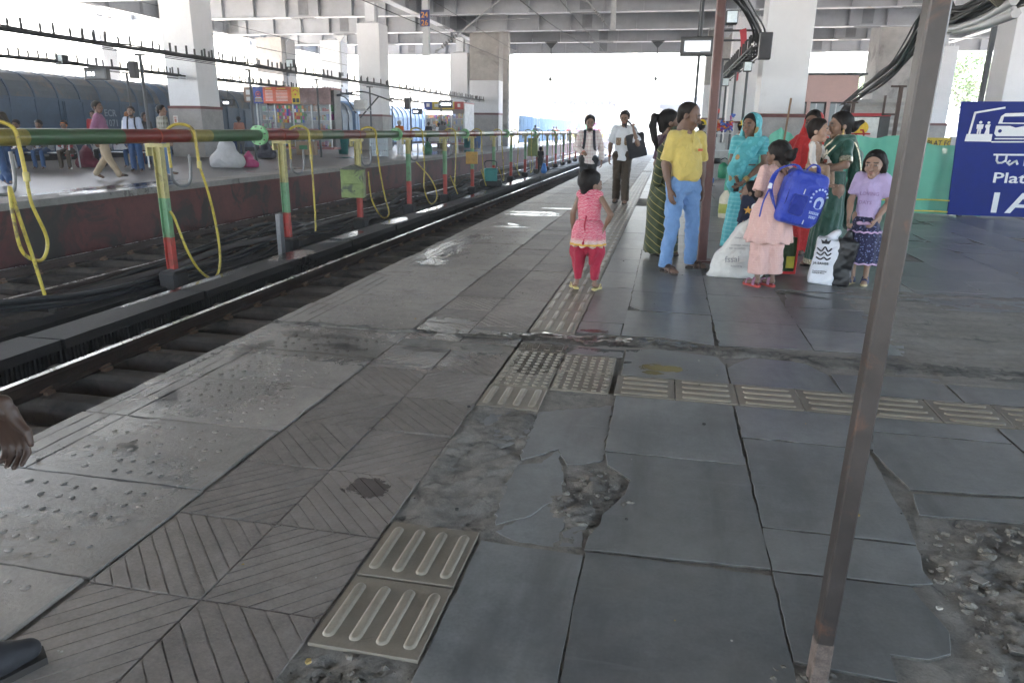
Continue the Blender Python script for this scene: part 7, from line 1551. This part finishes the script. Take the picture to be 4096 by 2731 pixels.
# pink office
pk = empty('pink_office', (5.9, 30, 0), 0, 'pink rendered office with glazed lower windows behind the red-veiled woman', 'building'); mb = MB(); mb.box(-1.6, .75, 0, 3, 2.56, 3.5); mb.box(-1.6, .75, .12, 3, 0, 2.56, 1); mb.build('wall', [mat('pink_render', (.62, .43, .4), .8, v=.08, s=1), M_dkint], pk); mb = MB(); mb.box(-1.7, 1.0, -.15, 3.1, 3.5, 3.57); mb.build('roof', [M_post], pk)
for x in (-1.6, -.95, -.25, .62): mb = MB(); mb.box(x, x+.12, .0, .12, 0, 2.56); mb.build('pillar', [MATS['pink_render']], pk)
for x in (-1.48, -.83, -.13): mb = MB(); mb.box(x, x+.5, .05, .06, .9, 2.5); mb.build('window_pane', [glassy('office_glass', (.5, .58, .62), .6, .1)], pk); mb = MB(); mb.box(x+.2, x+.24, .03, .05, .9, 2.5); mb.build('window_bar', [M_alu], pk)
# corrugated fence
cf = empty('corrugated_fence', (5.2, 24, 0), R(-6), 'pale horizontal corrugated metal fence below the cable bundle', 'fence')
for k in range(12):
    mb = MB(); mb.add([(0, 0, .2*k), (2.0, 0, .2*k+.05), (2.0, -.04, .2*k+.15), (0, -.04, .2*k+.1), (0, 0, .2*k+.2), (2.0, 0, .2*k+.25)], [(0, 1, 2, 3), (3, 2, 5, 4)]); mb.build('sheet_ridge', [mat('pale_corrugated', (.42, .41, .39), .5, .2, v=.15)], cf)
# tea stall
ts = empty('tea_stall', (1.15, 17.5, 0), 0, 'steel tea counter with pans, packets and a green gas cylinder behind the red post', 'stall'); mb = MB(); mb.box(-.28, .28, 0, .5, .35, 1.0); mb.build('counter', [mat('scuffed_steel', (.4, .4, .4), .4, .5)], ts); mb = MB(); mb.box(-.2, .25, .05, .4, 1.38, 1.4); mb.box(-.2, .25, .05, .4, 1.0, 1.02); mb.box(-.2, -.18, .05, .07, 1.0, 1.62); mb.box(.23, .25, .05, .07, 1.0, 1.62); mb.build('shelf', [M_alu], ts)
mb = MB(); rr = random.Random(4)
for i in range(90): mb.obox((rr.uniform(-.18, .22), .1+rr.uniform(0, .2), 1.45+abs(rr.gauss(0, .13))), (.09, .03, .04), (rr.uniform(-1, 1), rr.uniform(-1, 1), rr.uniform(0, 3)), mi=rr.choice((0, 2, 2, 5, 3, 6)))
tag(mb.build('packet_heap', SN, ts), kind='stuff'); mb = MB(); mb.obox((0, .2, 1.1), (.2, .2, .16)); mb.obox((-.12, .1, 1.2), (.12, .12, .2)); mb.build('carton', [M_boxgrey], ts); mb = MB(); mb.lathe([(.06, 0), (.11, .02), (.12, .08), (.11, .12)], (-.1, -.1, .72), 12); mb.tube(bez((.0, -.1, .8), (.1, -.12, .85), (.16, -.12, .82)), .012, 6); mb.build('pan', [M_blk], ts); mb = MB(); mb.lathe([(.05, 0), (.11, .03), (.11, .28), (.06, .33), (.03, .36)], (.08, -.2, .4), 12); mb.build('gas_cylinder', [mat('gas_green', (.04, .28, .15), .4)], ts); mb = MB(); mb.box(-.36, -.1, -.2, .1, .3, .4); mb.build('crate', [mat('crate_blue', (.03, .12, .4), .5)], ts)
o = empty('oil_can', (1.0, 12.9, 0), .3, 'pale plastic can standing left of the turquoise sari', 'can'); mb = MB(); mb.lathe([(.09, 0), (.1, .03), (.1, .34), (.05, .42), (.03, .46)], n=12); mb.build('can', [mat('cream_plastic', (.5, .46, .36), .5)], o); mb = MB(); mb.lathe([(.102, .08), (.102, .24)], n=12); mb.build('can_label', [mat('olive_label', (.3, .32, .08), .6)], o)
# red cloth strip
V = []; 
for i in range(12): f = i/11; V += [(.16*math.sin(f*5)*.5-.12*(1-.4*f), .05*math.sin(f*6), -1.9*f), (.16*math.sin(f*5)*.5+.12*(1-.4*f), .05*math.sin(f*6+.6), -1.9*f+.08)]
o = link('cloth_strip', newmesh('cloth_strip', V, [(2*i, 2*i+1, 2*i+3, 2*i+2) for i in range(11)], [mat('faded_red_cloth', (.55, .06, .08), .8)], smooth=True), None, (2.45, 31, 5.2)); tag(o, 'faded red cloth strip hanging from the cross pipe on the right', 'cloth')
mb = MB(); mb.cyl((0, 0, 0), (2.4, 0, 0), .04, 8); mb.cyl((0, 0, -.35), (2.4, 0, -.35), .04, 8); tag(mb.build('cross_pipe', [M_post], None, (1.4, 31.1, 5.2)), 'pair of thin cross pipes behind the red cloth strip', 'pipe')
# ------------------------------------------------------------------ beyond the flyover: hoarding, shed, scaffold, trees
hd_ = empty('blue_hoarding', (-13.4, 66, .15), 0, 'long blue sheet hoarding along the far platform', 'hoarding')
for k in range(18): mb = MB(); mb.box(-.03, .03, k*2.0+.03, k*2.0+1.97, .1, 2.5); mb.build('panel', [mat('hoarding_blue', (.09, .17, .26), .7, spec=.1)], hd_)
sh_ = empty('far_shed', (-14.5, 105, 0), 0, 'distant platform shed with a white truss roof', 'shed'); mb = MB(); mb.box(-5, 6.5, 0, 30, 5.4, 5.55); mb.build('roof', [mat('shed_roof', (.1, .11, .12), .8)], sh_)
for x in (-4.5, 0, 5.5):
    mb = MB(); mb.box(x-.2, x+.2, .3, .7, 0, 5.4); mb.build('column', [M_white], sh_)
mb = MB()
for k in range(11): a = -5+k*1.1; mb.bar((a, .2, 4.6), (a+.55, .2, 5.4), .1, .1); mb.bar((a+.55, .2, 5.4), (a+1.1, .2, 4.6), .1, .1)
mb.bar((-5, .2, 4.6), (7, .2, 4.6), .12, .12); mb.build('truss', [M_white], sh_)
mb = MB(); mb.box(1.2, 3.0, -.2, 0, 3.3, 4.2); mb.build('orange_sign', [mat('far_sign_orange', (.25, .12, .01), .7)], sh_); mb = MB(); rr = random.Random(9)
for k in range(16): mb.box(-4+k*.6, -4+k*.6+.5, .8, .9, rr.uniform(.3, 1), rr.uniform(1.6, 2.8), k % 7)
tag(mb.build('shop_fronts', SN, sh_), kind='stuff')
sc_ = empty('scaffold', (-14.2, 73, .15), 0, 'tall thin scaffold tower left of the bright opening', 'scaffold'); mb = MB()
for x in (0, 1.2):
    for y in (0, 1.2): mb.cyl((x, y, 0), (x, y, 8.5), .03, 6)
for z in np.arange(.6, 8.6, .9): mb.cyl((0, 0, z), (1.2, 0, z), .025, 5); mb.cyl((0, 0, z), (0, 1.2, z), .025, 5); mb.cyl((1.2, 0, z), (1.2, 1.2, z), .025, 5)
tag(mb.build('tubes', [M_galv], sc_), kind='stuff')
M_leaf = mat('leaf_green', (.1, .16, .06), .6, v=.5, s=3); M_bark = mat('bark', (.09, .07, .05), .9)
def tree(x, y, h, r, label, seed):
    rr = random.Random(seed); t_ = empty('tree', (x, y, -.2), 0, label, 'tree'); mb = MB(); mb.tube([(0, 0, 0), (.1, 0, h*.25), (0, .1, h*.5), (.1, 0, h*.8)], [.28, .22, .15, .05], 8)
    for k in range(6): a = k*1.05; mb.tube([(0, 0, h*(.35+.06*k)), (r*.4*math.cos(a), r*.4*math.sin(a), h*(.5+.06*k)), (r*.8*math.cos(a), r*.8*math.sin(a), h*(.58+.06*k))], [.1, .06, .02], 6)
    mb.build('trunk', [M_bark], t_); mb = MB(); cl = [(rr.gauss(0, r*.45), rr.gauss(0, r*.45), h*rr.uniform(.4, 1.0), r*rr.uniform(.22, .4)) for _ in range(26)]
    for cx, cy, cz, cr in cl:
        for _ in range(90):
            d = Vector((rr.gauss(0, 1), rr.gauss(0, 1), rr.gauss(0, .8))).normalized()*cr*rr.uniform(.5, 1); p = Vector((cx, cy, cz))+d; u_ = Vector((rr.gauss(0, 1), rr.gauss(0, 1), rr.gauss(0, 1))).normalized()*.16; w_ = u_.cross(Vector((rr.gauss(0, 1), rr.gauss(0, 1), rr.gauss(0, 1)))).normalized()*.09
            mb.add([p-u_, p+w_, p+u_, p-w_], [(0, 1, 2, 3)])
    tag(mb.build('crown', [M_leaf], t_), kind='stuff'); return t_
tree(24, 78, 8.5, 4.5, 'leafy green tree seen through the gap above the blue sign', 1); tree(29, 84, 9.5, 5, 'second leafy tree right of the first beyond the blue sign', 2); tree(19.5, 90, 8, 4, 'farther tree behind the gap left of the first tree', 3)
# litter and specks on the paving
lt = MB(); rr = random.Random(12)
for i in range(70):
    y = 1.3+9*rr.random()**1.6; x = rr.uniform(-2.7, .45*y); s_ = rr.choice((.003, .004, .006, .01))
    P = [(x+s_*rr.uniform(.5, 1.3)*math.cos(k*1.26), y+s_*rr.uniform(.5, 1.3)*math.sin(k*1.26)) for k in range(5)]; lt.prism(P, .002, .002+s_*.6, mi=rr.choice((0, 0, 1, 1, 2)))
tag(lt.build('litter', [mat('pale_scrap', (.42, .4, .36), .9), mat('dark_scrap', (.05, .045, .04), .9), mat('ochre_scrap', (.4, .28, .1), .8)]), kind='stuff')
# far end of the station: more sheds, a footbridge and a belt of trees closing the view
def shed(x0, x1, y, L, z, label):
    o = empty('station_shed', ((x0+x1)/2, y, 0), 0, label, 'shed'); w = (x1-x0)/2; mb = MB(); mb.box(-w, w, 0, L, z, z+.15); mb.vplate([(-w, z-.5), (w, z-.5), (w, z), (-w, z)], -.1, 0); mb.build('roof', [mat('shed_dark_roof', (.05, .055, .06), .8)], o); mb = MB()
    for k in range(5):
        for s in (-.6, .6): mb.box(s*w-.12, s*w+.12, k*L/5+.3, k*L/5+.55, 0, z-.5)
    tag(mb.build('columns', [mat('shed_column', (.12, .13, .14), .7)], o), kind='stuff'); return o
shed(-1.6, 9, 96, 60, 4.6, 'low dark platform shed far beyond the flyover on the right'); shed(-22, -12, 140, 60, 5.0, 'second distant shed beyond the white truss roof')
o = empty('footbridge', (-12, 165, 0), 0, 'faint footbridge crossing the tracks at the vanishing point', 'bridge'); mb = MB(); mb.box(-20, 30, 0, 3, 6.5, 8.6); mb.build('span', [mat('bridge_grey', (.1, .11, .125), .8)], o); mb = MB()
for x in (-18, -2.5, 3.8, 16, 28): mb.box(x-.3, x+.3, 1, 1.6, -1, 6.5)
tag(mb.build('legs', [mat('bridge_grey', (.1, .11, .125), .8)], o), kind='stuff')
M_fleaf = mat('far_leaf_green', (.022, .042, .014), .8, v=.5, s=1.2, spec=.1); wb = MB(); rr = random.Random(77)
for k in range(60):
    cx = -70+k*2.6+rr.uniform(-1, 1); cy = 205+rr.uniform(-8, 12); h = rr.uniform(4, 9.5)
    for _ in range(120):
        p = Vector((cx+rr.gauss(0, 1.6), cy+rr.gauss(0, 1.4), rr.uniform(-1, h)*rr.uniform(.6, 1))); u_ = Vector((rr.gauss(0, 1), rr.gauss(0, 1), rr.gauss(0, 1))).normalized()*.55; w_ = u_.cross(Vector((rr.gauss(0, 1), rr.gauss(0, 1), rr.gauss(0, 1)))).normalized()*.35; wb.add([p-u_, p+w_, p+u_, p-w_], [(0, 1, 2, 3)])
tag(wb.build('woodland', [M_fleaf]), 'hazy belt of trees closing the far end of the line', 'trees', kind='stuff')
# ------------------------------------------------------------------ haze in the air
hz = MB(); hz.box(-120, 120, -40, 260, -2.4, 12.5); hz = hz.build('haze', []); tag(hz, kind='stuff')
hm_ = bpy.data.materials.new('haze'); hm_.use_nodes = True; nt = hm_.node_tree; nt.nodes.remove(nt.nodes['Principled BSDF'])
pv = nt.nodes.new('ShaderNodeVolumePrincipled'); pv.inputs['Density'].default_value = .0023; pv.inputs['Color'].default_value = (.9, .94, 1, 1); pv.inputs['Anisotropy'].default_value = .3
nt.links.new(pv.outputs[0], nt.nodes['Material Output'].inputs['Volume']); hz.data.materials.append(hm_)
